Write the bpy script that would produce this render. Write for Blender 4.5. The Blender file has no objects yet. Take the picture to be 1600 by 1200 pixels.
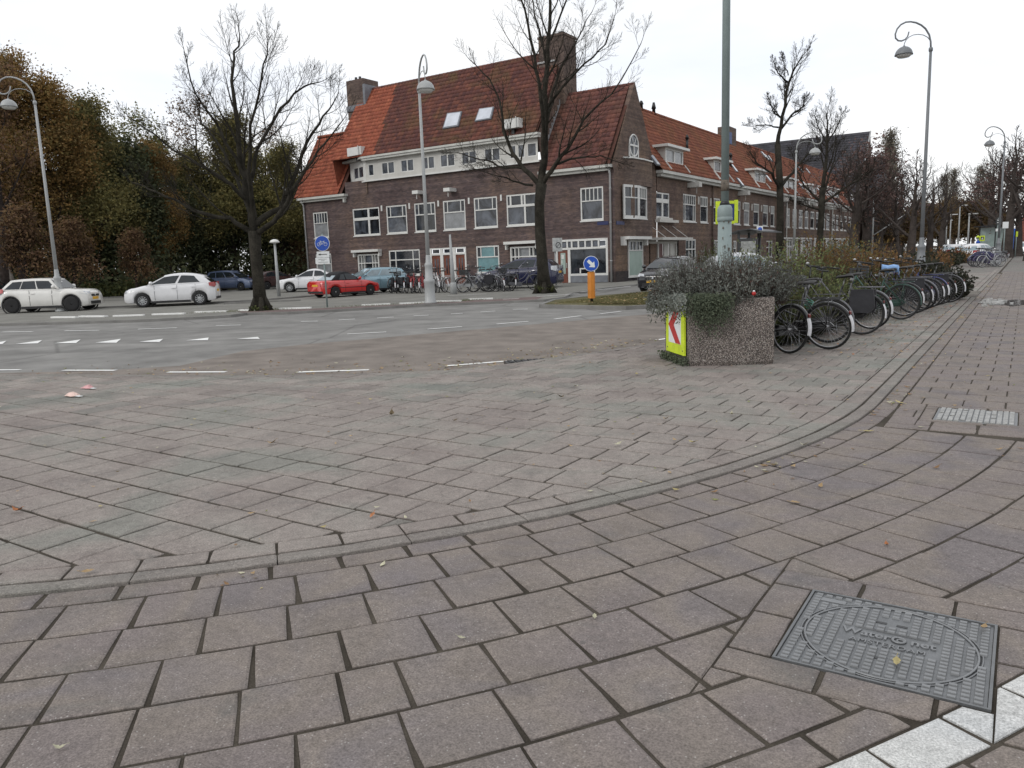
import bpy, math, random
from mathutils import Vector, Matrix, noise as mnoise
R_ = math.radians
S = bpy.context.scene
C = S.collection
# ---------------------------------------------------------------- camera, world, sun
F_PX = 1208.69
CAM = Vector((0, 0, 1.5))
def _axes():                                # world X and Y are the two street directions, found from their vanishing points
    Y = Vector((805.0, 223.0, -F_PX)).normalized(); X = -Vector((-1850.0, 127.0, -F_PX)).normalized()
    Z = X.cross(Y).normalized(); X = Y.cross(Z).normalized()
    return Matrix((X, Y, Z))
RM = _axes()
cam_data = bpy.data.cameras.new('camera'); cam = bpy.data.objects.new('camera', cam_data); C.objects.link(cam)
cam_data.sensor_width = 36.0; cam_data.lens = F_PX / 1600 * 36.0
cam_data.clip_start = 0.05; cam_data.clip_end = 3000
cam.matrix_world = Matrix.Translation(CAM) @ RM.to_4x4()
S.camera = cam
W = bpy.data.worlds.new('World'); S.world = W; W.use_nodes = True
nt = W.node_tree; nt.nodes.clear()
wo = nt.nodes.new('ShaderNodeOutputWorld'); mx = nt.nodes.new('ShaderNodeMixShader')
b1 = nt.nodes.new('ShaderNodeBackground'); b2 = nt.nodes.new('ShaderNodeBackground')
sk = nt.nodes.new('ShaderNodeTexSky'); sk.sky_type = 'NISHITA'; sk.sun_disc = False
sk.sun_elevation = R_(32); sk.sun_rotation = R_(200); sk.air_density = 1.0; sk.dust_density = 2.0
b1.inputs[1].default_value = 0.13
nt.links.new(sk.outputs[0], b1.inputs[0])
tc = nt.nodes.new('ShaderNodeTexCoord'); mp = nt.nodes.new('ShaderNodeMapping'); mp.inputs['Scale'].default_value = (1, 1, 3.2)
mp.inputs['Location'].default_value = (3.1, 0.4, 0.2)
nz = nt.nodes.new('ShaderNodeTexNoise'); nz.inputs['Scale'].default_value = 1.6; nz.inputs['Detail'].default_value = 6; nz.inputs['Roughness'].default_value = 0.55
cr = nt.nodes.new('ShaderNodeValToRGB'); cr.color_ramp.elements[0].position = 0.34; cr.color_ramp.elements[0].color = (.84, .84, .84, 1)
cr.color_ramp.elements[1].position = 0.56; cr.color_ramp.elements[1].color = (1, 1, 1, 1)
nt.links.new(tc.outputs['Generated'], mp.inputs[0]); nt.links.new(mp.outputs[0], nz.inputs[0]); nt.links.new(nz.outputs[0], cr.inputs[0])
nz2 = nt.nodes.new('ShaderNodeTexNoise'); nz2.inputs['Scale'].default_value = 3.0; nz2.inputs['Detail'].default_value = 5
cr2 = nt.nodes.new('ShaderNodeValToRGB'); cr2.color_ramp.elements[0].position = 0.3; cr2.color_ramp.elements[0].color = (.86, .90, .97, 1)
cr2.color_ramp.elements[1].position = 0.62; cr2.color_ramp.elements[1].color = (1.0, 1.0, 1.0, 1)
nt.links.new(mp.outputs[0], nz2.inputs[0]); nt.links.new(nz2.outputs[0], cr2.inputs[0]); nt.links.new(cr2.outputs[0], b2.inputs[0])
b2.inputs[1].default_value = 1.15
nt.links.new(cr.outputs[0], mx.inputs[0]); nt.links.new(b1.outputs[0], mx.inputs[1]); nt.links.new(b2.outputs[0], mx.inputs[2])
nt.links.new(mx.outputs[0], wo.inputs[0])
sd = bpy.data.lights.new('sun', 'SUN'); sd.energy = 0.9; sd.angle = R_(14); sd.color = (1, .97, .92)
sun = bpy.data.objects.new('sun', sd); C.objects.link(sun)
_az = R_(200); _el = R_(32)
sv = Vector((math.sin(_az) * math.cos(_el), math.cos(_az) * math.cos(_el), math.sin(_el)))
sun.rotation_euler = sv.to_track_quat('Z', 'Y').to_euler(); sun.location = (0, -20, 40)
S.view_settings.view_transform = 'Standard'; S.view_settings.look = 'None'; S.view_settings.gamma = 1.0
S.view_settings.exposure = 0.0; S.view_settings.use_curve_mapping = False
S.cycles.max_bounces = 6; S.cycles.transparent_max_bounces = 8

# ---------------------------------------------------------------- survey helpers: photograph measurements to places in the world
def ray(px, py):
    return (RM @ Vector((px - 800.0, 600.0 - py, -F_PX))).normalized()
def G(px, py, z=-0.08):
    d = ray(px, py); t = (z - CAM.z) / d.z
    p = CAM + d * t; return Vector((p.x, p.y, z))
def onY(px, py, Y): d = ray(px, py); return CAM + d * (Y / d.y)
def onX(px, py, X): d = ray(px, py); return CAM + d * (X / d.x)
FWD = Vector(RM @ Vector((0, 0, -1)))
def deep(px, py, dep):                     # point on the ray at forward depth dep
    v = RM @ Vector((px - 800.0, 600.0 - py, -F_PX)); return CAM + v * (dep / F_PX)
def at_base(px, dep, z=0.0):               # ground place seen in column px at forward depth dep
    py = 377 + (px - 1605) * (-96 / 2655.0)
    for _ in range(6):
        p = deep(px, py, dep); py += (p.z - z) * F_PX / dep
    return Vector((p.x, p.y, z))
RIGHT = Vector((RM @ Vector((1, 0, 0))).xy.to_3d()).normalized()
TOWARD = Vector((-FWD.x, -FWD.y, 0)).normalized()

# ---------------------------------------------------------------- materials
MATS = {}
def nodes(m):
    m.use_nodes = True; t = m.node_tree; t.nodes.clear()
    o = t.nodes.new('ShaderNodeOutputMaterial'); p = t.nodes.new('ShaderNodeBsdfPrincipled')
    t.links.new(p.outputs[0], o.inputs[0]); return t, p
def c4(c): return (c[0], c[1], c[2], 1)
def ramp(t, src, stops):
    r = t.nodes.new('ShaderNodeValToRGB'); e = r.color_ramp.elements
    while len(e) < len(stops): e.new(0.5)
    for i, (pos, col) in enumerate(stops): e[i].position = pos; e[i].color = c4(col) if not isinstance(col, (int, float)) else (col, col, col, 1)
    t.links.new(src, r.inputs[0]); return r.outputs[0]
def noise(t, scale, vec, detail=4, rough=.55, dist=0):
    n = t.nodes.new('ShaderNodeTexNoise'); n.inputs['Scale'].default_value = scale; n.inputs['Detail'].default_value = detail
    n.inputs['Roughness'].default_value = rough; n.inputs['Distortion'].default_value = dist
    t.links.new(vec, n.inputs['Vector']); return n.outputs[0]
def coords(t, world):
    if world: return t.nodes.new('ShaderNodeNewGeometry').outputs['Position']
    return t.nodes.new('ShaderNodeTexCoord').outputs['Object']
def mixc(t, f, a, b, mode='MIX'):
    m = t.nodes.new('ShaderNodeMix'); m.data_type = 'RGBA'; m.blend_type = mode
    for k, v in ((0, f), (6, a), (7, b)):
        if hasattr(v, 'is_output'): t.links.new(v, m.inputs[k])
        elif k == 0: m.inputs[0].default_value = v
        else: m.inputs[k].default_value = (v, v, v, 1) if isinstance(v, (int, float)) else c4(v)
    return m.outputs[2]
def bump(t, p, h, strength, dist=0.01):
    b = t.nodes.new('ShaderNodeBump'); b.inputs['Strength'].default_value = strength; b.inputs['Distance'].default_value = dist
    t.links.new(h, b.inputs['Height']); t.links.new(b.outputs[0], p.inputs['Normal'])
def M(name, col, rough=.6, metal=0, vary=.25, scale=6, fine=60, bmp=0.0, world=False, spec=.5, coat=0, alpha=1, trans=0):
    if name in MATS: return MATS[name]
    m = bpy.data.materials.new(name); MATS[name] = m; t, p = nodes(m)
    v = coords(t, world)
    a = noise(t, scale, v, 5); b = noise(t, fine, v, 3)
    lo = tuple(c * (1 - vary) for c in col); hi = tuple(min(1, c * (1 + vary)) for c in col)
    x = ramp(t, a, [(.3, lo), (.7, hi)])
    y = ramp(t, b, [(.35, 1 - vary * .5), (.65, 1 + vary * .3)])
    z = mixc(t, 1.0, x, y, 'MULTIPLY')
    t.links.new(z, p.inputs['Base Color'])
    p.inputs['Roughness'].default_value = rough; p.inputs['Metallic'].default_value = metal
    p.inputs['Specular IOR Level'].default_value = spec; p.inputs['Coat Weight'].default_value = coat
    p.inputs['Coat Roughness'].default_value = .08
    p.inputs['Transmission Weight'].default_value = trans
    if bmp: bump(t, p, b, bmp)
    if name == 'asphalt':      # fine cracks, sealed seams and worn tracks
        vo = t.nodes.new('ShaderNodeTexVoronoi'); vo.feature = 'DISTANCE_TO_EDGE'; vo.inputs['Scale'].default_value = .22; wv = mixc(t, .12, v, t.nodes.new('ShaderNodeTexNoise').outputs[1]); t.links.new(wv, vo.inputs['Vector'])
        k = mixc(t, 1.0, z, ramp(t, vo.outputs['Distance'], [(.003, .72), (.010, 1.0)]), 'MULTIPLY'); k = mixc(t, 1.0, k, ramp(t, noise(t, .16, v, 5, .7, 1.5), [(.35, .84), (.5, 1.0), (.66, 1.14)]), 'MULTIPLY')
        t.links.new(k, p.inputs['Base Color'])
    return m
def MP(name, cols, joint_stain=True, fine=125, island=.16, green=.35, rough=.85, speck=.5, big=.9):
    """concrete paving: large soft colour drifts, a shade per stone, grit and pale aggregate specks"""
    if name in MATS: return MATS[name]
    m = bpy.data.materials.new(name); MATS[name] = m; t, p = nodes(m)
    g = t.nodes.new('ShaderNodeNewGeometry'); v = g.outputs['Position']
    a = noise(t, big, v, 3, .5, .6)
    base = ramp(t, a, [(.36, cols[0]), (.5, cols[1]), (.64, cols[2])])
    isl = ramp(t, g.outputs['Random Per Island'], [(0, 1 - island), (1, 1 + island)])
    base = mixc(t, 1.0, base, isl, 'MULTIPLY')
    tint = t.nodes.new('ShaderNodeTexWhiteNoise'); tint.noise_dimensions = '1D'; t.links.new(g.outputs['Random Per Island'], tint.inputs['W'])
    f = t.nodes.new('ShaderNodeMath'); f.operation = 'GREATER_THAN'; f.inputs[1].default_value = .8; t.links.new(tint.outputs['Value'], f.inputs[0])
    f2 = t.nodes.new('ShaderNodeMath'); f2.operation = 'MULTIPLY'; f2.inputs[1].default_value = green; t.links.new(f.outputs[0], f2.inputs[0])
    base = mixc(t, f2.outputs[0], base, cols[3])
    s = noise(t, 2.6, v, 6, .7); base = mixc(t, 1.0, base, ramp(t, s, [(.3, .80), (.52, 1.0), (.75, 1.1)]), 'MULTIPLY')
    n = noise(t, fine, v, 3, .75); base = mixc(t, 1.0, base, ramp(t, n, [(.32, .62), (.5, 1.0), (.68, 1.38)]), 'MULTIPLY')
    st = noise(t, 1.1, v, 7, .72, 1.2); base = mixc(t, ramp(t, st, [(.56, 0), (.72, .42)]), base, (.075, .085, .085))
    n2 = noise(t, 28, v, 4, .6); base = mixc(t, 1.0, base, ramp(t, n2, [(.35, .88), (.65, 1.10)]), 'MULTIPLY')
    vo = t.nodes.new('ShaderNodeTexVoronoi'); vo.inputs['Scale'].default_value = 70; t.links.new(v, vo.inputs['Vector'])
    sp = ramp(t, vo.outputs['Distance'], [(.16, 1), (.28, 0)])
    sq = ramp(t, vo.outputs['Color'], [(.74, 0), (.76, speck)])
    mm = t.nodes.new('ShaderNodeMath'); mm.operation = 'MULTIPLY'; t.links.new(sp, mm.inputs[0]); t.links.new(sq, mm.inputs[1])
    base = mixc(t, mm.outputs[0], base, (.46, .44, .42))
    vg = t.nodes.new('ShaderNodeTexVoronoi'); vg.inputs['Scale'].default_value = 3.1; vg.inputs['Randomness'].default_value = 1; t.links.new(v, vg.inputs['Vector'])      # old gum and drips
    gs = t.nodes.new('ShaderNodeMath'); gs.operation = 'MULTIPLY'; t.links.new(ramp(t, vg.outputs['Distance'], [(.045, .55), (.06, 0)]), gs.inputs[0]); t.links.new(ramp(t, vg.outputs['Color'], [(.5, 0), (.52, 1)]), gs.inputs[1]); base = mixc(t, gs.outputs[0], base, (.085, .080, .076))
    t.links.new(base, p.inputs['Base Color']); p.inputs['Roughness'].default_value = rough; p.inputs['Specular IOR Level'].default_value = .3
    bump(t, p, n, .55, .005)
    return m
def Mbrick(name, axis, c1, c2, mortar, bw=.23, bh=.068):
    if name in MATS: return MATS[name]
    m = bpy.data.materials.new(name); MATS[name] = m; t, p = nodes(m)
    v = coords(t, True); sx = t.nodes.new('ShaderNodeSeparateXYZ'); t.links.new(v, sx.inputs[0])
    cb = t.nodes.new('ShaderNodeCombineXYZ')
    if axis == 'xy':
        ad = t.nodes.new('ShaderNodeMath'); ad.operation = 'ADD'; t.links.new(sx.outputs[0], ad.inputs[0]); t.links.new(sx.outputs[1], ad.inputs[1])
        t.links.new(ad.outputs[0], cb.inputs[0])
    else: t.links.new(sx.outputs['xy'.index(axis)], cb.inputs[0])
    t.links.new(sx.outputs[2], cb.inputs[1])
    b = t.nodes.new('ShaderNodeTexBrick'); b.inputs['Scale'].default_value = 1; b.inputs['Brick Width'].default_value = bw; b.inputs['Row Height'].default_value = bh
    b.inputs['Mortar Size'].default_value = .007; b.inputs['Mortar Smooth'].default_value = .3; b.inputs['Bias'].default_value = 0
    b.inputs['Color1'].default_value = c4(c1); b.inputs['Color2'].default_value = c4(c2); b.inputs['Mortar'].default_value = c4(mortar)
    t.links.new(cb.outputs[0], b.inputs['Vector'])
    a = noise(t, .35, v, 5, .6); c = noise(t, 1.8, v, 6, .65)
    k = mixc(t, 1.0, b.outputs[0], ramp(t, a, [(.33, (.74, .70, .74)), (.5, (1, 1, 1)), (.68, (1.22, 1.16, 1.02))]), 'MULTIPLY')
    k = mixc(t, 1.0, k, ramp(t, c, [(.3, .76), (.5, 1.0), (.7, 1.2)]), 'MULTIPLY')
    # bands of courses a little darker and lighter, as brick walls weather
    w = t.nodes.new('ShaderNodeTexNoise'); w.noise_dimensions = '1D'; w.inputs['Scale'].default_value = 5.2; w.inputs['Detail'].default_value = 3; t.links.new(sx.outputs[2], w.inputs['W'])
    k = mixc(t, 1.0, k, ramp(t, w.outputs[0], [(.35, .84), (.65, 1.14)]), 'MULTIPLY')
    t.links.new(k, p.inputs['Base Color']); p.inputs['Roughness'].default_value = .88; p.inputs['Specular IOR Level'].default_value = .25
    bump(t, p, b.outputs['Fac'], -.4, .01)
    return m
def Mtile(name, cols, moss=(.10, .075, .03), mossf=.5):
    if name in MATS: return MATS[name]
    m = bpy.data.materials.new(name); MATS[name] = m; t, p = nodes(m)
    g = t.nodes.new('ShaderNodeNewGeometry'); v = g.outputs['Position']
    base = ramp(t, g.outputs['Random Per Island'], [(0, cols[0]), (.5, cols[1]), (1, cols[2])])
    a = noise(t, .45, v, 5, .65, .8)
    base = mixc(t, ramp(t, a, [(.48, 0), (.66, mossf)]), base, moss)
    b = noise(t, 3, v, 5); base = mixc(t, 1.0, base, ramp(t, b, [(.3, .75), (.7, 1.2)]), 'MULTIPLY')
    t.links.new(base, p.inputs['Base Color']); p.inputs['Roughness'].default_value = .8; p.inputs['Specular IOR Level'].default_value = .3
    return m
def Mleaf(name, cols, rough=.75):
    if name in MATS: return MATS[name]
    m = bpy.data.materials.new(name); MATS[name] = m; t, p = nodes(m)
    g = t.nodes.new('ShaderNodeNewGeometry')
    base = ramp(t, g.outputs['Random Per Island'], [(i / (len(cols) - 1), c) for i, c in enumerate(cols)])
    oc = coords(t, False)
    base = mixc(t, 1.0, base, ramp(t, noise(t, .35, oc, 3), [(.35, .6), (.65, 1.3)]), 'MULTIPLY')
    t.links.new(base, p.inputs['Base Color']); p.inputs['Roughness'].default_value = rough; p.inputs['Specular IOR Level'].default_value = .2
    tr = t.nodes.new('ShaderNodeBsdfTranslucent'); t.links.new(base, tr.inputs[0])
    ms = t.nodes.new('ShaderNodeMixShader'); ms.inputs[0].default_value = .25
    o = [n for n in t.nodes if n.type == 'OUTPUT_MATERIAL'][0]
    t.links.new(p.outputs[0], ms.inputs[1]); t.links.new(tr.outputs[0], ms.inputs[2]); t.links.new(ms.outputs[0], o.inputs[0])
    return m
def Mglass(name, col, rough=.04):
    """window glass over a dim room: a dark pane that mirrors the sky and street"""
    if name in MATS: return MATS[name]
    m = bpy.data.materials.new(name); MATS[name] = m; t, p = nodes(m)
    v = coords(t, True)
    a = noise(t, 1.1, v, 4, .6, 1.0)
    t.links.new(ramp(t, a, [(.38, tuple(c * .35 for c in col)), (.5, col), (.68, tuple(min(1, c * 1.9) for c in col))]), p.inputs['Base Color'])
    p.inputs['Roughness'].default_value = rough; p.inputs['Specular IOR Level'].default_value = .55
    b = noise(t, .8, v, 2); bump(t, p, b, .12, .05)
    return m

# ---------------------------------------------------------------- mesh building
KIDS = {}
class MB:
    def __init__(s): s.v = []; s.f = []; s.sm = []; s.mi = []; s.m = 0; s.smooth = False
    def _add(s, vs, fs, smooth=None):
        o = len(s.v); s.v += [tuple(v) for v in vs]
        for f in fs: s.f.append(tuple(i + o for i in f)); s.sm.append(s.smooth if smooth is None else smooth); s.mi.append(s.m)
        return s
    def quad(s, *p): return s._add(p, [tuple(range(len(p)))])
    def box(s, x0, x1, y0, y1, z0, z1):
        return s._add([(x0, y0, z0), (x1, y0, z0), (x1, y1, z0), (x0, y1, z0), (x0, y0, z1), (x1, y0, z1), (x1, y1, z1), (x0, y1, z1)],
                      [(0, 3, 2, 1), (4, 5, 6, 7), (0, 1, 5, 4), (1, 2, 6, 5), (2, 3, 7, 6), (3, 0, 4, 7)])
    def obox(s, c, ax, ay, az, hx, hy, hz):     # oriented box
        c, ax, ay, az = Vector(c), Vector(ax).normalized(), Vector(ay).normalized(), Vector(az).normalized()
        vs = [c + ax * (sx * hx) + ay * (sy * hy) + az * (sz * hz) for sz in (-1, 1) for sx, sy in ((-1, -1), (1, -1), (1, 1), (-1, 1))]
        return s._add(vs, [(0, 3, 2, 1), (4, 5, 6, 7), (0, 1, 5, 4), (1, 2, 6, 5), (2, 3, 7, 6), (3, 0, 4, 7)])
    def bar(s, a, b, w, h, up=(0, 0, 1)):
        a, b = Vector(a), Vector(b); d = (b - a); L = d.length
        if L < 1e-6: return s
        d.normalize(); u = Vector(up); sd = d.cross(u)
        if sd.length < 1e-4: sd = d.cross(Vector((1, 0, 0)))
        sd.normalize(); u = sd.cross(d)
        return s.obox((a + b) / 2, d, sd, u, L / 2, w / 2, h / 2)
    def tube(s, pts, rad, n=8, cap=True, smooth=True):
        pts = [Vector(p) for p in pts]; k = len(pts)
        if not hasattr(rad, '__len__'): rad = [rad] * k
        T = [(pts[min(i + 1, k - 1)] - pts[max(i - 1, 0)]) for i in range(k)]
        T = [t.normalized() if t.length > 1e-9 else Vector((0, 0, 1)) for t in T]
        a = T[0].cross(Vector((0, 0, 1)));
        if a.length < 1e-3: a = T[0].cross(Vector((0, 1, 0)))
        a.normalize(); vs = []
        for i in range(k):
            a = (a - T[i] * a.dot(T[i]))
            if a.length < 1e-6: a = T[i].orthogonal()
            a.normalize(); b = T[i].cross(a)
            for j in range(n):
                th = 2 * math.pi * j / n; vs.append(pts[i] + (a * math.cos(th) + b * math.sin(th)) * rad[i])
        fs = [(i * n + j, i * n + (j + 1) % n, (i + 1) * n + (j + 1) % n, (i + 1) * n + j) for i in range(k - 1) for j in range(n)]
        s._add(vs, fs, smooth)
        if cap:
            o = len(s.v) - len(vs)
            s.f.append(tuple(o + j for j in reversed(range(n)))); s.sm.append(False); s.mi.append(s.m)
            s.f.append(tuple(o + (k - 1) * n + j for j in range(n))); s.sm.append(False); s.mi.append(s.m)
        return s
    def ring(s, c, axis, R, r, n=40, m=8, a0=0, a1=2 * math.pi, flat=1.0):  # torus or an arc of one
        c, ax = Vector(c), Vector(axis).normalized(); u = ax.orthogonal().normalized()
        if abs(ax.y) > .9: u = Vector((1, 0, 0))
        w = ax.cross(u); full = abs(a1 - a0 - 2 * math.pi) < 1e-6; N = n if full else n + 1
        vs = []
        for i in range(N):
            t = a0 + (a1 - a0) * i / n; d = u * math.cos(t) + w * math.sin(t)
            for j in range(m):
                q = 2 * math.pi * j / m; vs.append(c + d * (R + r * math.cos(q)) + ax * (r * flat * math.sin(q)))
        fs = [(i * m + j, i * m + (j + 1) % m, ((i + 1) % N) * m + (j + 1) % m, ((i + 1) % N) * m + j) for i in range(n) for j in range(m)]
        return s._add(vs, fs, True)
    def lathe(s, c, prof, n=24, axis=(0, 0, 1), smooth=True):   # prof: (radius, height)
        c, ax = Vector(c), Vector(axis).normalized(); u = ax.orthogonal().normalized(); w = ax.cross(u)
        vs = []
        for r, h in prof:
            for j in range(n):
                t = 2 * math.pi * j / n; vs.append(c + ax * h + (u * math.cos(t) + w * math.sin(t)) * max(r, 1e-4))
        fs = [(i * n + j, i * n + (j + 1) % n, (i + 1) * n + (j + 1) % n, (i + 1) * n + j) for i in range(len(prof) - 1) for j in range(n)]
        fs.append(tuple(reversed(range(n)))); fs.append(tuple((len(prof) - 1) * n + j for j in range(n)))
        return s._add(vs, fs, smooth)
    def prism(s, poly, z0, z1):
        n = len(poly)
        a = sum(poly[i][0] * poly[(i + 1) % n][1] - poly[(i + 1) % n][0] * poly[i][1] for i in range(n))
        if a < 0: poly = list(reversed(poly))
        vs = [(p[0], p[1], z0) for p in poly] + [(p[0], p[1], z1) for p in poly]
        fs = [tuple(reversed(range(n))), tuple(range(n, 2 * n))] + [(i, (i + 1) % n, n + (i + 1) % n, n + i) for i in range(n)]
        return s._add(vs, fs)
    def extrude(s, poly, d):   # planar polygon (3D points) given thickness vector d
        n = len(poly); d = Vector(d); vs = [Vector(p) for p in poly] + [Vector(p) + d for p in poly]
        return s._add(vs, [tuple(range(n)), tuple(reversed(range(n, 2 * n)))] + [(i, n + i, n + (i + 1) % n, (i + 1) % n) for i in range(n)])
    def slab(s, poly, z0, z1, ch=.008, rg=None):     # paving stone: sides and a chamfered top, worn edges when rg is given
        if rg is not None:
            q = []; k = len(poly); cx = sum(p[0] for p in poly) / k; cy = sum(p[1] for p in poly) / k
            for i in range(k):
                a_, b_ = poly[i], poly[(i + 1) % k]; w = rg.uniform(0, .05) if rg.random() < .25 else rg.uniform(0, .015); q.append((a_[0] + (cx - a_[0]) * w, a_[1] + (cy - a_[1]) * w))
                if math.hypot(b_[0] - a_[0], b_[1] - a_[1]) > .12:
                    t = rg.uniform(.3, .7); m = (a_[0] + (b_[0] - a_[0]) * t, a_[1] + (b_[1] - a_[1]) * t); w = rg.uniform(.0, .016) * (2.0 if rg.random() < .12 else 1); q.append((m[0] + (cx - m[0]) * w, m[1] + (cy - m[1]) * w))
            poly = q
        n = len(poly)
        a = sum(poly[i][0] * poly[(i + 1) % n][1] - poly[(i + 1) % n][0] * poly[i][1] for i in range(n))
        if a < 0: poly = list(reversed(poly))
        cx = sum(p[0] for p in poly) / n; cy = sum(p[1] for p in poly) / n
        ins = []
        for p in poly:
            d = math.hypot(p[0] - cx, p[1] - cy); k = max(0.2, 1 - ch * 1.4 / max(d, .01)); ins.append((cx + (p[0] - cx) * k, cy + (p[1] - cy) * k))
        tx, ty = (rg.uniform(-.006, .006), rg.uniform(-.006, .006)) if rg else (0, 0)
        vs = [(p[0], p[1], z0) for p in poly] + [(p[0], p[1], z1 - ch * .6 + (p[0] - cx) * tx + (p[1] - cy) * ty) for p in poly] + [(p[0], p[1], z1 + (p[0] - cx) * tx + (p[1] - cy) * ty) for p in ins]
        fs = [(i, (i + 1) % n, n + (i + 1) % n, n + i) for i in range(n)] + [(n + i, n + (i + 1) % n, 2 * n + (i + 1) % n, 2 * n + i) for i in range(n)] + [tuple(range(2 * n, 3 * n))]
        return s._add(vs, fs)
    def mesh(s, name, mats):
        me = bpy.data.meshes.new(name); me.from_pydata(s.v, [], s.f)
        me.polygons.foreach_set('use_smooth', s.sm); me.polygons.foreach_set('material_index', s.mi)
        for m in (mats if isinstance(mats, (list, tuple)) else [mats]): me.materials.append(m)
        me.update(); return me
    def build(s, name, mats, parent=None, loc=None, label=None, cat=None, group=None, kind=None, world=False):
        o = bpy.data.objects.new(name, s.mesh(name, mats)); C.objects.link(o)
        if parent is not None:
            o.parent = parent; KIDS.setdefault(parent.name, []).append(o)
            if world:
                w = Vector((0, 0, 0)); q = parent
                while q is not None: w += q.location; q = q.parent
                o.location = -w
        if loc is not None: o.location = loc
        tag(o, label, cat, group, kind); return o
def tag(o, label=None, cat=None, group=None, kind=None):
    if label: o['label'] = label
    if cat: o['category'] = cat
    if group: o['group'] = group
    if kind: o['kind'] = kind
    return o
def thing(name, label, cat, loc=(0, 0, 0), rz=0, group=None):
    o = bpy.data.objects.new(name, None); C.objects.link(o); o.location = loc; o.rotation_euler = (0, 0, rz); o.empty_display_size = .2
    return tag(o, label, cat, group)
def dup(root, loc, rz=0, label=None, group=None, scale=None, tilt=None, swap=None):
    r = root.copy(); C.objects.link(r); r.location = loc; r.rotation_euler = (tilt or 0, 0, rz)
    if scale: r.scale = (scale,) * 3 if not hasattr(scale, '__len__') else scale
    if label: r['label'] = label
    if group: r['group'] = group
    def rec(a, b):
        for ch in list(KIDS.get(a.name, ())):
            c = ch.copy(); C.objects.link(c); c.parent = b; KIDS.setdefault(b.name, []).append(c)
            if swap:
                for i, sl in enumerate(c.material_slots):
                    m_ = sl.material
                    if m_ and m_.name in swap: sl.link = 'OBJECT'; sl.material = swap[m_.name]
            rec(ch, c)
    rec(root, r); return r
# ---------------------------------------------------------------- ground, roads, markings
rng = random.Random(7)
m_asph = M('asphalt', (.205, .200, .190), .9, vary=.20, scale=1.2, fine=90, bmp=.3, world=True, spec=.25)
m_asph_red = M('worn_red_asphalt', (.195, .170, .150), .92, vary=.24, scale=1.6, fine=70, bmp=.45, world=True, spec=.2)
m_red = M('red_cycle_lane', (.150, .112, .105), .92, vary=.2, scale=1.5, fine=60, bmp=.3, world=True, spec=.2)
m_white = M('road_paint', (.74, .74, .72), .7, vary=.10, scale=5, fine=50, world=True)
m_joint = M('joint_sand', (.066, .057, .046), .98, vary=.4, scale=3, fine=120, bmp=.6, world=True, spec=.1)
m_far = M('far_paving', (.195, .190, .172), .92, vary=.18, scale=.9, fine=24, bmp=.2, world=True, spec=.2)
m_soil = M('bare_soil', (.050, .040, .028), 1, vary=.4, scale=2, fine=40, bmp=.6, world=True, spec=.1)
m_grass = M('mown_grass', (.115, .105, .055), .95, vary=.35, scale=1.2, fine=30, bmp=.5, world=True, spec=.1)
m_kerb = MP('kerb_concrete', [(.180, .160, .146), (.205, .186, .168), (.190, .180, .160), (.16, .165, .15)], island=.12, green=.15)
m_kerbfar = M('grey_kerb', (.19, .185, .175), .9, vary=.2, scale=1.5, fine=40, world=True)
m_plaza = MP('plaza_concrete', [(.214, .184, .168), (.244, .216, .195), (.206, .200, .178), (.152, .184, .162)], island=.13, green=.22)
m_path = MP('path_concrete', [(.168, .148, .146), (.196, .168, .148), (.180, .154, .146), (.130, .146, .142)], island=.12, green=.10, big=1.3)
m_whitestone = MP('white_concrete', [(.44, .45, .45), (.50, .50, .49), (.52, .52, .50), (.46, .47, .47)], island=.05, green=.1, speck=.7)

def sheet(name, poly, z, mat, label=None, thick=None):
    mb = MB()
    if thick: mb.prism(poly, z - thick, z)
    else: mb.quad(*[(p[0], p[1], z) for p in poly])
    return mb.build(name, mat, kind='structure', label=label)
sheet('ground', [(-900, -700), (900, -700), (900, 1500), (-900, 1500)], -.30, m_soil)
sheet('road', [(-60, -25), (1.2, -25), (1.2, 11), (-5.0, 12), (-5.0, 420), (-18.5, 420), (-18.5, 24), (-60, 24)], -.08, m_asph, 'grey asphalt road bending past the paved corner')
# worn reddish surface along the corner, its outline from the photograph
bro = [G(*p) for p in ((0, 583), (150, 580), (280, 572), (380, 549), (480, 538), (575, 530), (672, 521), (780, 512), (880, 503), (980, 494), (1040, 489))]
bro_in = [G(*p) for p in ((1100, 500), (1045, 540), (1000, 549), (900, 557), (848, 565), (700, 584), (575, 588), (330, 591), (0, 588))]
brown = [(p.x, p.y) for p in bro] + [(-7.6, 30), (-5.3, 30), (-5.3, 14)] + [(p.x, p.y) for p in bro_in]
mb = MB(); mb.quad(*[(x, y, -.076) for x, y in brown]); mb.build('worn_red_road_surface', m_asph_red, kind='structure')

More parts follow.
